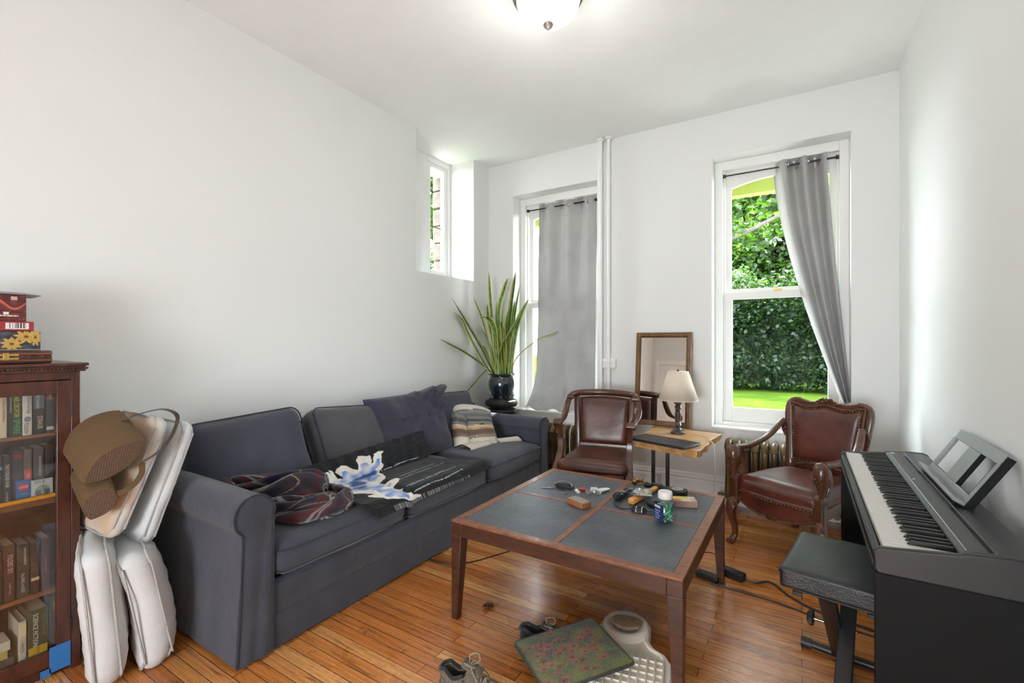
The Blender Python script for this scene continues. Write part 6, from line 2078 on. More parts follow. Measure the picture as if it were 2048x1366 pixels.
# dried leaf
M_dry = plain('dried_leaf', srgb(92, 58, 30), .8, var=.4, vscale=60, bmp=.3)
lf = MB().grid(lambda u, v: ((u - .5) * .055, (v - .5) * .040 * sin(pi * min(max(u, .04), .96)) ** .7 * (1 + .3 * sin(u * 22)), .004 + .016 * (2 * v - 1) ** 2 + .005 * noise.noise(Vector((u * 7, v * 7, 1)))), 16, 8)
lf.tube([(.026, 0, .004), (.040, .004, .008)], .001, 5)
o = lf.build('dried_leaf', M_dry, solid=.0008); o.location = (-1.315, 1.888, 0); o.rotation_euler = (0, 0, .9)
tag(o, 'small curled dry brown leaf on the floor under the table', 'leaf')

# power bricks and cords
pw = thing('power_adapter', 'black laptop power brick lying on the floor under the table corner', 'power adapter', (-.445, 2.775, 0), R(-15))
MB().box(-.062, .062, -.024, .024, .0, .030).build('brick', M_blackplastic, pw, bevel=.004)
MB().tube([(-.062, 0, .012), (-.078, 0, .012)], .006, 8).build('strain_relief', M_blackplastic, pw)
ps2 = thing('power_strip', 'black power strip with a plug standing on the floor right of the table leg', 'power strip', (-.325, 2.860, 0), R(-22))
MB().box(-.060, .060, -.026, .026, 0, .042).build('strip_body', M_blackplastic, ps2, bevel=.004)
MB().box(-.080, -.060, -.014, .014, .010, .062).build('plug', M_blackplastic, ps2, bevel=.003)
wire('floor_cable', 'thick black power cord running from the strip under the piano bench', [(-.26, 2.835, .02), (-.21, 2.835, .014), (-.16, 2.885, .012), (-.12, 2.875, .008), (-.06, 2.80, .006), (.03, 2.73, .006), (.14, 2.69, .006), (.30, 2.66, .006)], .0055, M_blackplastic)
wire('floor_cable', 'long straight black cord on the floor behind the piano bench', [(-.42, 2.72, .005), (-.30, 2.715, .005), (-.12, 2.70, .005), (.10, 2.64, .005), (.38, 2.60, .005)], .004, M_blackplastic)
wire('floor_cable', 'thin black cord arching from the adapter plug under the table', [(-.40, 2.86, .055), (-.43, 2.90, .09), (-.50, 2.93, .07), (-.60, 2.93, .01), (-.75, 2.90, .004)], .003, M_blackplastic)
wire('floor_cable', 'thin black cord curving out from under the sofa toward the table', [(-1.93, 2.12, .004), (-1.80, 2.13, .004), (-1.68, 2.22, .004), (-1.60, 2.38, .004), (-1.53, 2.55, .004), (-1.50, 2.75, .004)], .0035, M_blackplastic)
# ------------------------------------------------------------------ digital piano
M_pbody = plain('matte_black_piano', srgb(29, 29, 30), .42, spec=.5, var=.05, vscale=40, bmp=.06, bscale=900)
M_pdark = plain('black_stand_panel', srgb(7, 7, 8), .6, spec=.2, var=.12, vscale=30, bmp=.12, bscale=500)
M_wkey = plain('white_key', srgb(208, 206, 200), .3, var=.01)
M_bkey = plain('black_key', srgb(26, 26, 27), .45, var=.1, bmp=.05, bscale=600)
PY0, PY1 = 1.607, 2.925
pn = thing('digital_piano', 'black digital piano on a panel stand along the right wall', 'piano', (.335, (PY0 + PY1) / 2, 0))
pO = Vector(pn.location)
def P_(mb, name, m_, parent=None, **k):
    return mb.build(name, m_, parent or pn, M=Matrix.Translation(-pO), **k)
# body profile in (x, z): key bed open between x .186 and .345
lo = [(.176, .690), (.170, .700), (.168, .738), (.174, .746), (.186, .746), (.188, .738), (.188, .722), (.345, .722), (.345, .772), (.352, .779), (.378, .783), (.381, .7835), (.440, .7865), (.485, .786), (.505, .778), (.512, .765), (.512, .690)]
P_(MB().prism([(a, b_) for a, b_ in lo], PY0 + .019, PY1 - .019, 'y'), 'body', M_pbody, bevel=.002)
cap_ = [(.176, .686), (.168, .698), (.166, .745), (.176, .757), (.345, .776), (.352, .781), (.440, .7885), (.490, .788), (.508, .780), (.514, .765), (.514, .686)]
for a_, b_ in ((PY0, PY0 + .020), (PY1 - .020, PY1)):
    P_(MB().prism(cap_, a_, b_, 'y'), 'end_block', M_pbody, bevel=.005, seg=3)
# grooves, control strip, speakers slots, logo
P_(MB().box(.3585, .3605, PY0 + .03, PY1 - .03, .7795, .7815), 'control_edge', M_chrome)
sl_ = MB()
for a_, b_ in ((PY0 + .03, 2.02), (2.47, 2.80)):
    sl_.prism([(.402, .7842), (.412, .7848), (.412, .7856), (.402, .7850)], a_, b_, 'y')
P_(sl_, 'speaker_slot', M_pdark)
P_(MB().prism([(.413, .7850), (.4155, .7872), (.418, .7852)], PY0 + .02, PY1 - .03, 'y'), 'panel_ridge', M_pbody)
P_(MB().box(.364, .377, 2.855, 2.885, .7815, .7845).box(.3675, .3735, 2.862, 2.872, .7845, .7865), 'power_button', M_chrome, bevel=.001)
P_(MB().box(.366, .374, 2.365, 2.38, .7822, .7829), 'badge', M_chrome)
P_(MB().box(.460, .464, 2.03, 2.55, .7862, .7875).box(.442, .447, 2.03, 2.50, .7868, .7872), 'rest_groove', M_pdark)
P_(MB().box(.1645, .168, PY0 + .02, PY1 - .02, .700, .718).box(.1635, .1665, PY0 + .02, PY1 - .02, .7215, .7235), 'keyslip_trim', M_pbody, bevel=.001)
# 88 keys
y0, y1 = PY0 + .022, PY1 - .022
kw = (y1 - y0) / 52
names = [k % 12 for k in range(9, 9 + 88)]     # starts on A
wi = 0; proto_w = proto_b = None
whites = []; blacks = []
# low notes are at the far end for a player facing the right wall: player looks towards +X, left hand = far (+Y)
for nme in names:
    if nme in (0, 2, 4, 5, 7, 9, 11):
        whites.append(y1 - (wi + .5) * kw); wi += 1
    else:
        off = {1: -.08, 3: .08, 6: -.1, 8: 0, 10: .1}[nme]
        blacks.append(y1 - wi * kw - off * kw)
for i, y in enumerate(whites):
    if proto_w is None:
        proto_w = MB().box(.1895 - .335, .3445 - .335, -kw / 2 + .0005, kw / 2 - .0005, .7395, .7585).build('white_key', M_wkey, pn, bevel=.0012)
        o = proto_w
    else:
        o = proto_w.copy(); COL.objects.link(o)
    o.location = (0, y - pO.y, 0)
for i, y in enumerate(blacks):
    if proto_b is None:
        x0, x1 = .2465 - .335, .344 - .335
        proto_b = MB().hexa([(x0, -.0058, .7585), (x1, -.0058, .7585), (x1, .0058, .7585), (x0, .0058, .7585)], [(x0 + .010, -.0044, .7700), (x1, -.0044, .7715), (x1, .0044, .7715), (x0 + .010, .0044, .7700)]).build('black_key', M_bkey, pn, bevel=.0012)
        o = proto_b
    else:
        o = proto_b.copy(); COL.objects.link(o)
    o.location = (0, y - pO.y, 0)
# stand: two side panels, back boards
for a_, b_ in ((PY0 + .004, PY0 + .022), (PY1 - .022, PY1 - .004)):
    P_(MB().box(.170, .500, a_, b_, 0, .686), 'side_panel', M_pdark, bevel=.002)
P_(MB().box(.478, .494, PY0 + .022, PY1 - .022, .40, .686), 'back_panel', M_pdark)
P_(MB().box(.478, .494, PY0 + .022, PY1 - .022, .05, .13), 'lower_rail', M_pdark)
# music rest, leaning back, with two window openings and a middle slab
M_rest = plain('grey_black_rest', srgb(132, 134, 136), .35, spec=.6, var=.04)
rb, rt = Vector((.452, 0, .789)), Vector((.553, 0, .962))
upv = (rt - rb); Lr = upv.length; upv.normalize(); nv = Vector((upv.z, 0, -upv.x))
ya, yb = 2.03, 2.56
Mr = basis(Vector((rb.x, ya, rb.z)), (0, 1, 0), upv, -nv)      # x along Y, y up the rest, z towards the player
Wd = yb - ya
rs = MB()
th = .010
def bar(x0, x1, y0_, y1_): rs.box(x0, x1, y0_, y1_, 0, th, Mr)
bar(0, Wd, 0, .030); bar(.012, Wd - .012, Lr - .040, Lr)
bar(0, .040, .030, Lr - .040); bar(Wd - .040, Wd, .030, Lr - .040)
bar(Wd * .5 - .075, Wd * .5 + .055, .030, Lr - .040)
rst = P_(rs, 'music_rest', M_rest, bevel=.002)
P_(MB().box(.0, Wd, -.004, .008, 0, .045, Mr), 'rest_ledge', M_rest, rst, bevel=.002)
P_(MB().box(-.004, .0005, -.004, Lr - .006, -.010, .012, Mr), 'rest_edge', M_pdark, rst)
for e0 in (.0405, Wd * .5 - .078):
    P_(MB().box(e0, e0 + .003, .030, Lr - .040, -.006, .0095, Mr), 'rest_inner_edge', M_pdark, rst)
P_(MB().box(.02, .05, -.012, -.002, .0, .03, Mr).box(Wd - .05, Wd - .02, -.012, -.002, .0, .03, Mr), 'rest_foot', M_pdark, rst)

# ------------------------------------------------------------------ piano bench
M_vinyl = leather('black_vinyl', (.008, .009, .010), (.014, .015, .017), rough=.42, scale=95, bmp=.5)
pbn = thing('piano_bench', 'black padded piano bench on a folding X frame in front of the piano', 'bench', (.122, 2.150, 0), R(-9))
mb = softbox(.162, .218, .036, .012, 22, .10, amp=.0015, fr=8, seed=1)
mb.build('seat', M_vinyl, pbn, M=Matrix.Translation((0, 0, .462)), angle=180)
MB().tube(spline([(x, y, .490) for x, y in rounded_rect(.159, .215, .012, 3)], 2, True), .0028, 6, closed=True).build('piping', M_vinyl, pbn)
for x, y in ((-.11, -.175), (.11, -.175), (-.11, .175), (.11, .175)):
    MB().tube([(x, y, .428), (x, y, .405)], .004, 8).box(x - .016, x + .016, y - .005, y + .005, .392, .406).build('clamp_knob', M_black, pbn, bevel=.002)
MB().box(-.12, .12, -.19, -.165, .412, .426).box(-.12, .12, .165, .19, .412, .426).build('seat_bracket', M_black, pbn, bevel=.002)
for k, (xa, s_) in enumerate(((-.022, 1), (.022, -1))):
    # legs cross between near and far ends
    prof = rounded_rect(.016, .026, .005, 3)
    mb = MB().sweep([(xa, -s_ * .165, .415), (xa, s_ * .20, .030)], prof, up=(1, 0, 0))
    mb.build('cross_leg', M_black, pbn)
    mb = MB().tube([(-.155, s_ * .205, .022), (.155, s_ * .205, .022)], .016, 16)
    ft = mb.build('foot_bar', M_black, pbn)
    MB().tube([(-.158, s_ * .205, .022), (-.122, s_ * .205, .022)], .0215, 16).build('rubber_foot', M_blackplastic, ft)
    MB().tube([(.122, s_ * .205, .022), (.158, s_ * .205, .022)], .0215, 16).build('rubber_foot', M_blackplastic, ft)
kn = MB().tube([(-.10, .01, .235), (.05, .01, .235)], .0055, 10).build('pivot_bolt', M_chrome, pbn)
MB().lathe([(0, 0), (.022, 0), (.027, .004), (.027, .016), (.018, .022), (0, .022)], 14, wob=lambda t, z: 1 + .08 * cos(t * 7), M=basis((-.085, .01, .235), (0, 1, 0), (0, 0, 1), (-1, 0, 0))).build('pivot_knob', M_blackplastic, kn)
# ------------------------------------------------------------------ bookcase
M_mahog = wood('red_mahogany', srgb(40, 19, 13), srgb(80, 42, 29), rough=.33, scale=(8, 8, 1.6), coat=.25, bmp=.06, s=4)
M_shelf = wood('shelf_wood', srgb(96, 58, 32), srgb(140, 92, 56), rough=.5, scale=(6, 2, 6), bmp=.06, s=4)
BX, B0, B1 = -2.500, -.235, .678          # front plane x, near y, far y
bc = thing('bookcase', 'reddish mahogany bookcase with glass doors at the left edge', 'bookcase', (-2.69, (B0 + B1) / 2, 0))
bO = Vector(bc.location)
def B_(mb, name, m_, parent=None, **k):
    return mb.build(name, m_, parent or bc, M=Matrix.Translation(-bO), **k)
XB = -2.868
B_(MB().box(XB, BX, B1 - .028, B1, 0, 1.200), 'side_panel', M_mahog, bevel=.002)
B_(MB().box(XB, BX, B0, B0 + .028, 0, 1.200), 'side_panel', M_mahog, bevel=.002)
B_(MB().box(XB, XB + .012, B0 + .028, B1 - .028, .02, 1.195), 'back_board', M_mahog)
B_(MB().box(XB, BX - .002, B0 + .028, B1 - .028, 1.168, 1.200), 'top_rail', M_mahog, bevel=.0015)
B_(MB().box(XB, BX - .02, B0 + .028, B1 - .028, .0, .035), 'bottom_rail', M_mahog)
tp = B_(MB().box(XB, BX + .028, B0 - .03, B1 + .020, 1.222, 1.234).box(XB, BX + .016, B0 - .018, B1 + .014, 1.200, 1.2225), 'top', M_mahog, bevel=.002)
bd_ = MB()
k = 0
y = B0 - .01
while y < B1 + .012:
    bd_.ball((BX + .020, y, 1.212), .0048, 4); y += .0115
x = XB + .2
while x < BX + .016:
    bd_.ball((x, B1 + .017, 1.212), .0048, 4); x += .0115
B_(bd_, 'beading', M_mahog, tp)
SH = [(.944, .957), (.676, .700), (.318, .336)]
for a_, b_ in SH:
    B_(MB().box(XB + .012, BX - .035, B0 + .028, B1 - .028, a_, b_), 'shelf', M_shelf, bevel=.003)
M_bglass = window_glass('bookcase_glass', .075, (.93, .93, .92))
for (d0, d1) in ((.218, B1 - .028), (B0 + .028, .214)):
    dz0, dz1 = .045, 1.165
    fr = MB()
    X0, X1 = BX - .022, BX
    st = .042
    fr.box(X0, X1, d0 + .001, d0 + st, dz0, dz1); fr.box(X0, X1, d1 - st, d1 - .001, dz0, dz1)
    fr.box(X0, X1, d0 + st, d1 - st, dz1 - .052, dz1); fr.box(X0, X1, d0 + st, d1 - st, dz0, dz0 + .06)
    d_ = B_(fr, 'door', M_mahog, bevel=.002)
    B_(MB().box(BX - .013, BX - .010, d0 + st, d1 - st, dz0 + .06, dz1 - .052), 'pane', M_bglass, d_, smooth=False)
    hy = d1 if d1 > .5 else d0
    for hz in (1.045, .18):
        B_(MB().tube([(BX + .001, hy, hz - .028), (BX + .001, hy, hz + .028)], .0035, 8), 'hinge', M_black, d_)
    ky = d0 + .02 if d1 > .5 else d1 - .02
    B_(MB().lathe([(0, 0), (.006, 0), (.006, .012), (.011, .018), (.009, .026), (0, .028)], 14, M=basis((BX, ky, .62), (0, 1, 0), (0, 0, 1), (1, 0, 0))), 'knob', M_brass, d_)
M_bluetape = plain('blue_painter_tape', srgb(44, 110, 176), .7, var=.06)
tp_ = MB().box(BX + .0002, BX + .0012, .586, .648, .020, .118)
tp_.box(BX + .0002, BX + .0012, .560, .59, .010, .040)
o = tp_.build('painter_tape', M_bluetape, smooth=False)
tag(o, 'strip of blue painter tape on the lower corner of the bookcase door', 'tape')

# ---- books: spines face the room (+X)
M_paper = plain('book_paper', srgb(205, 196, 176), .8, var=.05)
mats = {}
def cover(c):
    if c not in mats:
        mats[c] = plain('book_cover', srgb(*c), .42, var=.06, vscale=30, spec=.5)
    return mats[c]
inks = {}
def ink(c):
    if c not in inks:
        inks[c] = plain('ink', srgb(*c), .45, var=0)
    return inks[c]
def book(label, y0, y1, z, h, depth, col, group, texts=(), bands=(), lean=0.0, xf=-2.548):
    t = thing('book', label, 'book', (xf, (y0 + y1) / 2, z), 0, group)
    w = (y1 - y0) - .0012
    th_ = .0016
    mb = MB()
    prof = [(-depth, -w / 2), (-depth, -w / 2 + th_), (-.003, -w / 2 + th_), (-.002, -w / 2 + th_ * 1.5), (-.002, w / 2 - th_ * 1.5), (-.003, w / 2 - th_), (-depth, w / 2 - th_), (-depth, w / 2), (-.003, w / 2), (0, w / 2 - .002), (.0008, 0), (0, -w / 2 + .002), (-.003, -w / 2)]
    mb.prism(prof, 0, h)
    cv = mb.build('cover', cover(col), t, angle=30)
    MB().box(-depth + .004, -.003, -w / 2 + th_, w / 2 - th_, .003, h - .003).build('pages', M_paper, t, smooth=False)
    for (z0, z1, c) in bands:
        MB().box(.0008, .0013, -w / 2 + .0015, w / 2 - .0015, h * z0, h * z1).build('band', ink(c), t, smooth=False)
    for (s, zc, size, c, dy, sx) in texts:
        # letters run down the spine: x axis -> -z, y axis -> +y, facing +x
        M = basis((.0016, dy, h * zc), (0, 0, -1), (0, 1, 0), (1, 0, 0))
        lettering('title', s, size, M, ink(c), t, sx=sx)
    return t
G1 = 'books on the top shelf'
book('black paperback showing only its edge at the left end of the top shelf', .428, .458, .957, .178, .11, (30, 28, 26), G1)
book('cream paperback with dark type, second visible on the top shelf', .4585, .482, .957, .187, .115, (206, 190, 160), G1, [('The Moon Is a Harsh Mistress', .56, .010, (60, 50, 44), .002, .72)])
book('black paperback with lime author name and green SPHERE title', .484, .521, .957, .188, .115, (22, 22, 22), G1, [('MICHAEL CRICHTON', .66, .0205, (196, 206, 46), .003, .52), ('SPHERE', .20, .024, (60, 178, 92), .003, .74), ('THE NEW YORK TIMES BESTSELLER', .66, .005, (200, 200, 190), -.0125, .8)])
book('white paperback with a round blue emblem and TOLKIEN', .5215, .5495, .957, .183, .115, (206, 202, 192), G1, [('TOLKIEN', .155, .0150, (44, 42, 42), -.004, .70), ('The Lord of the Rings', .68, .013, (90, 96, 100), .003, .72)])
t_ = book('thick black paperback with large cream author lettering on the top shelf', .551, .584, .957, .182, .115, (28, 27, 28), G1, [('STRAUB', .25, .021, (222, 206, 170), .002, .66), ('THE TALISMAN', .70, .013, (214, 210, 205), -.004, .62)], bands=[(.55, .93, (90, 96, 110))])
book('dark paperback with a red band near its top, right end of the top shelf', .587, .612, .957, .186, .115, (40, 40, 42), G1, [('OMEGA', .80, .010, (150, 160, 165), 0, .8)], bands=[(.69, .76, (158, 62, 52)), (.06, .13, (205, 200, 190))])
# moon emblem on the white book
em = MB().lathe([(0, 0), (.010, 0), (.010, .0006), (0, .0008)], 24, M=basis((-2.5468, .5355, .957 + .062), (0, 1, 0), (0, 0, 1), (1, 0, 0)))
wt = [o for o in bpy.data.objects if o.get('label', '').startswith('white paperback with a round')][0]
em.v = [(x - wt.location.x, y - wt.location.y, z - wt.location.z) for x, y, z in em.v]
em.build('emblem', ink((104, 120, 150)), wt)
G2 = 'books on the second shelf'
book('black paperback with a pale blue arrow, left end of the second shelf', .440, .470, .700, .196, .115, (26, 28, 34), G2, bands=[(.70, .76, (110, 150, 196))])
book('black paperback titled THE FOREVER WAR', .4705, .495, .700, .187, .115, (24, 24, 26), G2, [('THE FOREVER WAR', .60, .0150, (214, 212, 206), -.002, .66), ('JOE HALDEMAN', .16, .007, (190, 190, 186), -.002, .8)])
book('navy paperback with a red top, right of THE FOREVER WAR', .4955, .524, .700, .198, .115, (36, 42, 58), G2, [('THE KILL', .40, .015, (150, 90, 110), -.003, .8)], bands=[(.86, .95, (120, 44, 38))])
book('paperback with grey top and red lower spine titled THE LAST WISH', .5245, .549, .700, .200, .115, (86, 84, 80), G2, [('THE LAST WISH', .38, .0130, (226, 214, 204), 0, .72)], bands=[(.06, .62, (176, 56, 54))])
book('charcoal paperback with a pale author name and ring emblem on the second shelf', .552, .584, .700, .203, .115, (62, 58, 56), G2, [('BRANDON SANDERSON', .64, .0105, (190, 186, 178), .002, .66)])
book('dark smooth paperback at the right end of the second shelf', .5855, .612, .700, .205, .115, (52, 52, 55), G2)
G3 = 'books on the third shelf'
book('dark brown paperback at the left end of the third shelf', .440, .4705, .336, .190, .115, (54, 38, 34), G3)
book('plum brown paperback with FOLDED SKY in pink letters', .4715, .503, .336, .212, .120, (70, 44, 42), G3, [('FOLDED SKY', .66, .020, (216, 178, 168), .001, .62), ('ELIZABETH BEAR', .22, .007, (190, 160, 150), .001, .8)])
book('charcoal paperback titled THE HERO OF AGES with a round portrait', .507, .542, .336, .203, .120, (52, 54, 52), G3, [('BRANDON SANDERSON', .76, .009, (200, 198, 188), .004, .66), ('The HERO of AGES', .27, .0125, (206, 202, 190), -.002, .72)])
book('narrow dark paperback with a cream label, third shelf', .5435, .570, .336, .196, .120, (46, 42, 40), G3, bands=[(.25, .31, (206, 184, 140))])
book('dark red edged paperback at the right end of the third shelf', .5735, .600, .336, .205, .120, (64, 34, 34), G3, [('THE ILLUSTRATED MAN', .5, .007, (170, 90, 84), 0, .8)])
G4 = 'books on the bottom shelf'
book('slim white paperback with a dark blue block, bottom shelf', .512, .534, .036, .205, .150, (204, 196, 176), G4, [('Nova Fire', .5, .010, (60, 62, 84), 0, .9)], bands=[(.72, .95, (226, 214, 170)), (.42, .66, (196, 188, 172))])
book('thick green paperback THE BIG BOOK OF SCIENCE FICTION with a yellow band', .5365, .594, .036, .232, .150, (62, 76, 58), G4, [('SCIENCE FICTION', .66, .020, (230, 230, 220), -.008, .80), ('THE BIG BOOK OF', .72, .013, (150, 128, 60), .016, .8), ('THE ULTIMATE COLLECTION', .30, .0085, (70, 64, 30), 0, .6), ('ANN and JEFF VANDERMEER', .12, .009, (228, 228, 214), 0, .55)], bands=[(.22, .38, (206, 170, 44))])
book('tall dark book in the corner of the bottom shelf', .5985, .622, .036, .262, .155, (58, 50, 46), G4, [('EARTH', .86, .013, (150, 136, 120), 0, .8)])
bx1 = thing('white_box', 'white and yellow box lying at the left of the bottom shelf', 'box', (-2.60, .455, .036))
MB().box(-.05, .05, -.035, .035, .115, .150).build('upper_box', plain('cream_card', srgb(200, 196, 180), .6, var=.05), bx1, bevel=.001)
MB().box(-.05, .05, -.035, .028, .085, .114).build('middle_box', plain('yellow_card', srgb(190, 170, 90), .6, var=.08), bx1, bevel=.001)
MB().box(-.05, .05, -.038, .045, 0, .084).build('lower_box', plain('grey_brown_card', srgb(78, 74, 66), .6, var=.1), bx1, bevel=.001)
# toy box and picture card in front of the second shelf books, on the shelf
tz = .7005
tb1 = thing('toy_brick_box', 'small blue toy box with a red square logo on the second shelf', 'box', (-2.530, .5230, tz))
MB().box(-.012, .0, -.0185, .0185, 0, .086).build('box_body', plain('toy_box_blue', srgb(40, 104, 168), .4, var=.08), tb1, bevel=.001)
MB().box(.0, .0008, -.012, .012, .048, .072).build('logo_patch', ink((206, 44, 36)), tb1)
lettering('logo_text', 'LEGO', .0115, basis((.0012, 0, .060), (0, 1, 0), (0, 0, 1), (1, 0, 0)), ink((240, 236, 226)), tb1, sx=.9)
lettering('box_text', 'brick set', .006, basis((.0008, 0, .034), (0, 1, 0), (0, 0, 1), (1, 0, 0)), ink((226, 226, 226)), tb1, sx=.9)
def pic(u, v):
    x, y = (u - .52) / .36, (v - .38) / .34
    if x * x + y * y < 1:
        return (.10, .17, .17) if (abs(x) > .2 and y < .3) else (.28, .34, .32)
    if v > .80 and .1 < u < .6 and noise.noise(Vector((u * 40, 0, 1))) > 0: return (.10, .10, .12)
    return (.50, .58, .60)
tb2 = thing('picture_card', 'small card with a blue green drawing right of the blue toy box', 'card', (-2.532, .5745, tz))
MB().box(-.008, -.0002, -.031, .031, 0, .078).build('card', plain('card_back', srgb(190, 198, 200), .5, var=.03), tb2)
mb, cols = painted(lambda u, v: (.0002, -.030 + .060 * u, .001 + .076 * v), pic, 50, 60)
mb.build('picture', attr_mat('printed_picture', .4, spec=.4), tb2, cols=cols)
ys_ = MB().tube([(-2.5265, .26, .7105), (-2.5265, .625, .7105)], .0085, 12, flat=1.0)
o0 = Vector((-2.5265, .44, .7105)); ys_.v = [(x - o0.x, y - o0.y, z - o0.z) for x, y, z in ys_.v]
o = ys_.build('yellow_stick', plain('yellow_lacquer', srgb(226, 158, 30), .3, var=.05)); o.location = o0
tag(o, 'long yellow lacquered stick lying along the front edge of the second shelf', 'stick')
# move the toy box and card just behind the stick
tb1.location.x = tb2.location.x = -2.538

# ---- boxes stacked on top
zt = 1.2345
wb = thing('carved_wooden_box', 'reddish carved wooden box with a brass clasp on top of the bookcase', 'box', (-2.60, .42, zt))
hb = .050
MB().box(-.08, .060, -.20, .184, .0, hb).build('box_body', M_mahog, wb, bevel=.004)
M_rosew = wood('rosewood_edge', srgb(120, 62, 40), srgb(160, 92, 62), rough=.35, scale=(6, 2, 6), s=3)
MB().box(-.082, .062, -.202, .186, .036, .0405).box(-.082, .062, -.202, .186, .010, .0145).build('moulding', M_rosew, wb, bevel=.001)
cv = MB()
for k in range(8):
    yc = .165 - k * .038
    if -.02 < yc - .075 + .02 < .04: continue
    pts = []
    for q in range(34):
        a = 2 * pi * q / 14; r_ = .0095 * (1 - q / 40)
        pts.append((.0612, yc + r_ * 1.4 * cos(a), .0255 + r_ * sin(a)))
    cv.tube(pts, .0013, 5)
cv.build('carved_scroll', M_mahog, wb)
cl2 = MB().box(.062, .0655, .030, .082, .030, .038).box(.062, .0655, .026, .086, .0155, .024).box(.064, .068, .048, .064, .014, .042)
for yy in (.026, .030, .082, .086):
    for z_ in (.034, .020):
        cl2.lathe([(0, 0), (.005, 0), (.005, .003), (0, .0035)], 10, M=basis((.062, yy, z_), (0, 1, 0), (0, 0, 1), (1, 0, 0)))
cl2.build('brass_clasp', M_brass, wb, bevel=.0008)

def art_box(name, label, y0, y1, z, h, depth, side_col, fn, extra=None, xf=-2.545):
    t = thing(name, label, 'box', (xf, (y0 + y1) / 2, z), 0, 'game boxes stacked on the bookcase')
    w = y1 - y0
    MB().box(-depth, -.0004, -w / 2, w / 2, 0, h).build('box_body', plain('worn_box_card', srgb(*side_col), .5, var=.25, vscale=30), t, bevel=.0015)
    mb, cols = painted(lambda u, v: (.0004, -w / 2 + .001 + (w - .002) * u, .001 + (h - .002) * v), fn, int(w * 700), int(h * 900))
    mb.build('printed_side', attr_mat('printed_side', .4, spec=.4, bmp=.05), t, cols=cols)
    return t
def art1(u, v):      # dark blue black with golden petals at right
    n1 = noise.noise(Vector((u * 14, v * 5, 1))); n2 = noise.noise(Vector((u * 50, v * 16, 5)))
    c = Vector((.030, .034, .045)).lerp(Vector((.12, .13, .16)), max(0, n1 + .1))
    for cu, cv_, ru, rv in ((.80, .34, .065, .30), (.90, .72, .075, .30), (.965, .70, .04, .40)):
        du, dv = (u - cu) / ru, (v - cv_) / rv
        a = math.atan2(dv, du); r_ = sqrt(du * du + dv * dv)
        if r_ < 1 + .22 * sin(a * 9): c = Vector((.56, .36, .09)) * (.55 + .45 * abs(sin(a * 6 + n2)))
        if r_ < .25: c = Vector((.15, .09, .03))
    if v < .06: c = Vector((.18, .18, .17))
    return tuple(c)
art_box('game_box', 'black game box with golden flower artwork on the carved wooden box', .18, .5715, zt + .0505, .075, .26, (30, 28, 30), art1)
def art2(u, v):
    c = Vector((.30, .035, .04)) * (1 + .2 * noise.noise(Vector((u * 30, v * 8, 0))))
    if u < .42 - .18 * v: c = Vector((.045, .035, .06))
    if .60 < u < .93 and .16 < v < .86:
        c = Vector((.75, .73, .70))
        if .65 < u < .89 and v > .28 and noise.noise(Vector((u * 260, 3, 3))) > 0: c = Vector((.06, .06, .06))
    if .42 < u < .52 and .2 < v < .6: c = Vector((.10, .30, .60))
    return tuple(c)
art_box('game_box', 'thin red game box with a white barcode label', .36, .553, zt + .1262, .036, .20, (150, 36, 38), art2)
def art3(u, v):
    n1 = noise.noise(Vector((u * 9, v * 4, 3))); n2 = noise.noise(Vector((u * 40, v * 20, 3)))
    c = Vector((.085, .018, .020)).lerp(Vector((.20, .05, .04)), max(0, n1 + .1 * n2 + .15))
    if v > .42 and abs((v - .62) - .16 * sin(u * 13)) < .07 * (1 - abs(u - .55)): c = Vector((.42, .10, .07))
    if n2 > .42 and v < .5: c = Vector((.36, .12, .06))
    if .80 < u < .88 and .80 < v < .93: c = Vector((.55, .45, .38))
    if .70 < u < .77 and .24 < v < .34: c = Vector((.75, .72, .68))
    if .58 < u < .90 and .17 < v < .21 and noise.noise(Vector((u * 120, 0, 0))) > -.2: c = Vector((.70, .66, .60))
    return tuple(c)
art_box('game_box', 'tall maroon game box with swirling red artwork above the barcode box', .33, .532, zt + .1627, .102, .20, (86, 24, 26), art3)
M_silver = plain('brushed_grey_metal', srgb(150, 150, 152), .4, metal=.3, var=.06)
sv = thing('grey_folder', 'flat grey folder lying on the maroon game box at the very top', 'folder', (-2.63, .42, zt + .2652), R(-3))
MB().prism([(-.12, -.12), (.09, -.12), (.09, .125), (.05, .162), (-.12, .162)], 0, .0035).build('folder', M_silver, sv, bevel=.0008)
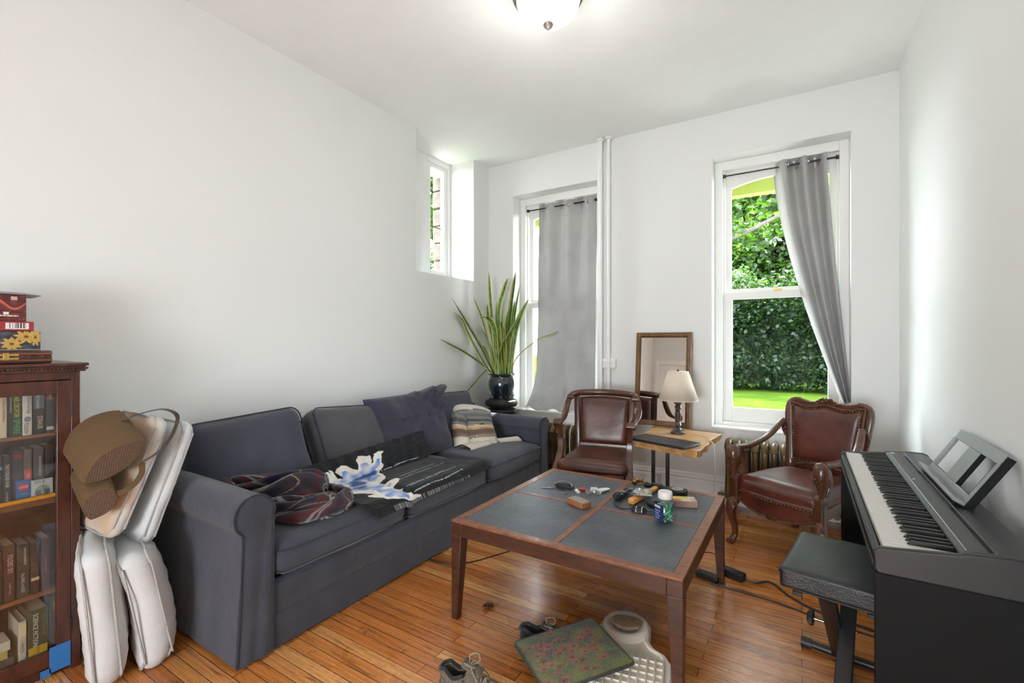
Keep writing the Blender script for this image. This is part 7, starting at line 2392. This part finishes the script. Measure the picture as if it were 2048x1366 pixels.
MB().prism([(-.12, -.12), (.082, -.12), (.082, .105), (.04, .135), (-.12, .135)], .0036, .008).build('sheet', M_silver, sv)
# ------------------------------------------------------------------ ceiling lamp
M_nickel = plain('brushed_nickel', srgb(120, 112, 106), .35, metal=.8, var=.1)
cl = thing('ceiling_lamp', 'round frosted glass ceiling lamp with a brushed metal rim and finial', 'ceiling lamp', (-1.135, 2.180, ZC))
MB().lathe([(.10, 0), (.150, 0), (.165, -.012), (.178, -.020), (.184, -.040), (.190, -.048), (.190, -.060), (.184, -.066), (.180, -.080), (.170, -.084), (.168, -.070), (.10, -.03)], 64).build('rim', M_nickel, cl, angle=30)
gm = bpy.data.materials.new('frosted_lamp_glass'); gm.use_nodes = True
nt = gm.node_tree; nt.nodes.clear()
out = nt.nodes.new('ShaderNodeOutputMaterial')
em = nt.nodes.new('ShaderNodeEmission')
n1 = noise_node(nt, tcoord(nt), 5.0, 3)
nt.links.new(ramp(nt, n1, [(.35, (1.0, .95, .86)), (.65, (1.0, .98, .93))]), em.inputs[0])
em.inputs['Strength'].default_value = 1.0
df = nt.nodes.new('ShaderNodeBsdfDiffuse'); df.inputs[0].default_value = (.8, .78, .72, 1)
ad = nt.nodes.new('ShaderNodeAddShader')
nt.links.new(em.outputs[0], ad.inputs[0]); nt.links.new(df.outputs[0], ad.inputs[1])
nt.links.new(ad.outputs[0], out.inputs[0])
gp = [(.168 * cos(a), -.078 - .130 * sin(a)) for a in [pi / 2 * k / 12 for k in range(12)]] + [(.0, -.208)]
MB().lathe(gp, 64).build('glass_bowl', gm, cl, angle=180)
MB().lathe([(0, -.200), (.022, -.204), (.027, -.213), (.022, -.224), (.008, -.234), (.006, -.238), (.006, -.245), (0, -.249)], 24).build('finial', M_nickel, cl)
ld = bpy.data.lights.new('lamp_light', 'POINT')
ld.energy = 7; ld.color = (1.0, .98, .95); ld.shadow_soft_size = .15
lo_ = bpy.data.objects.new('lamp_light', ld); COL.objects.link(lo_)
lo_.parent = cl; lo_.location = (0, 0, -.37)
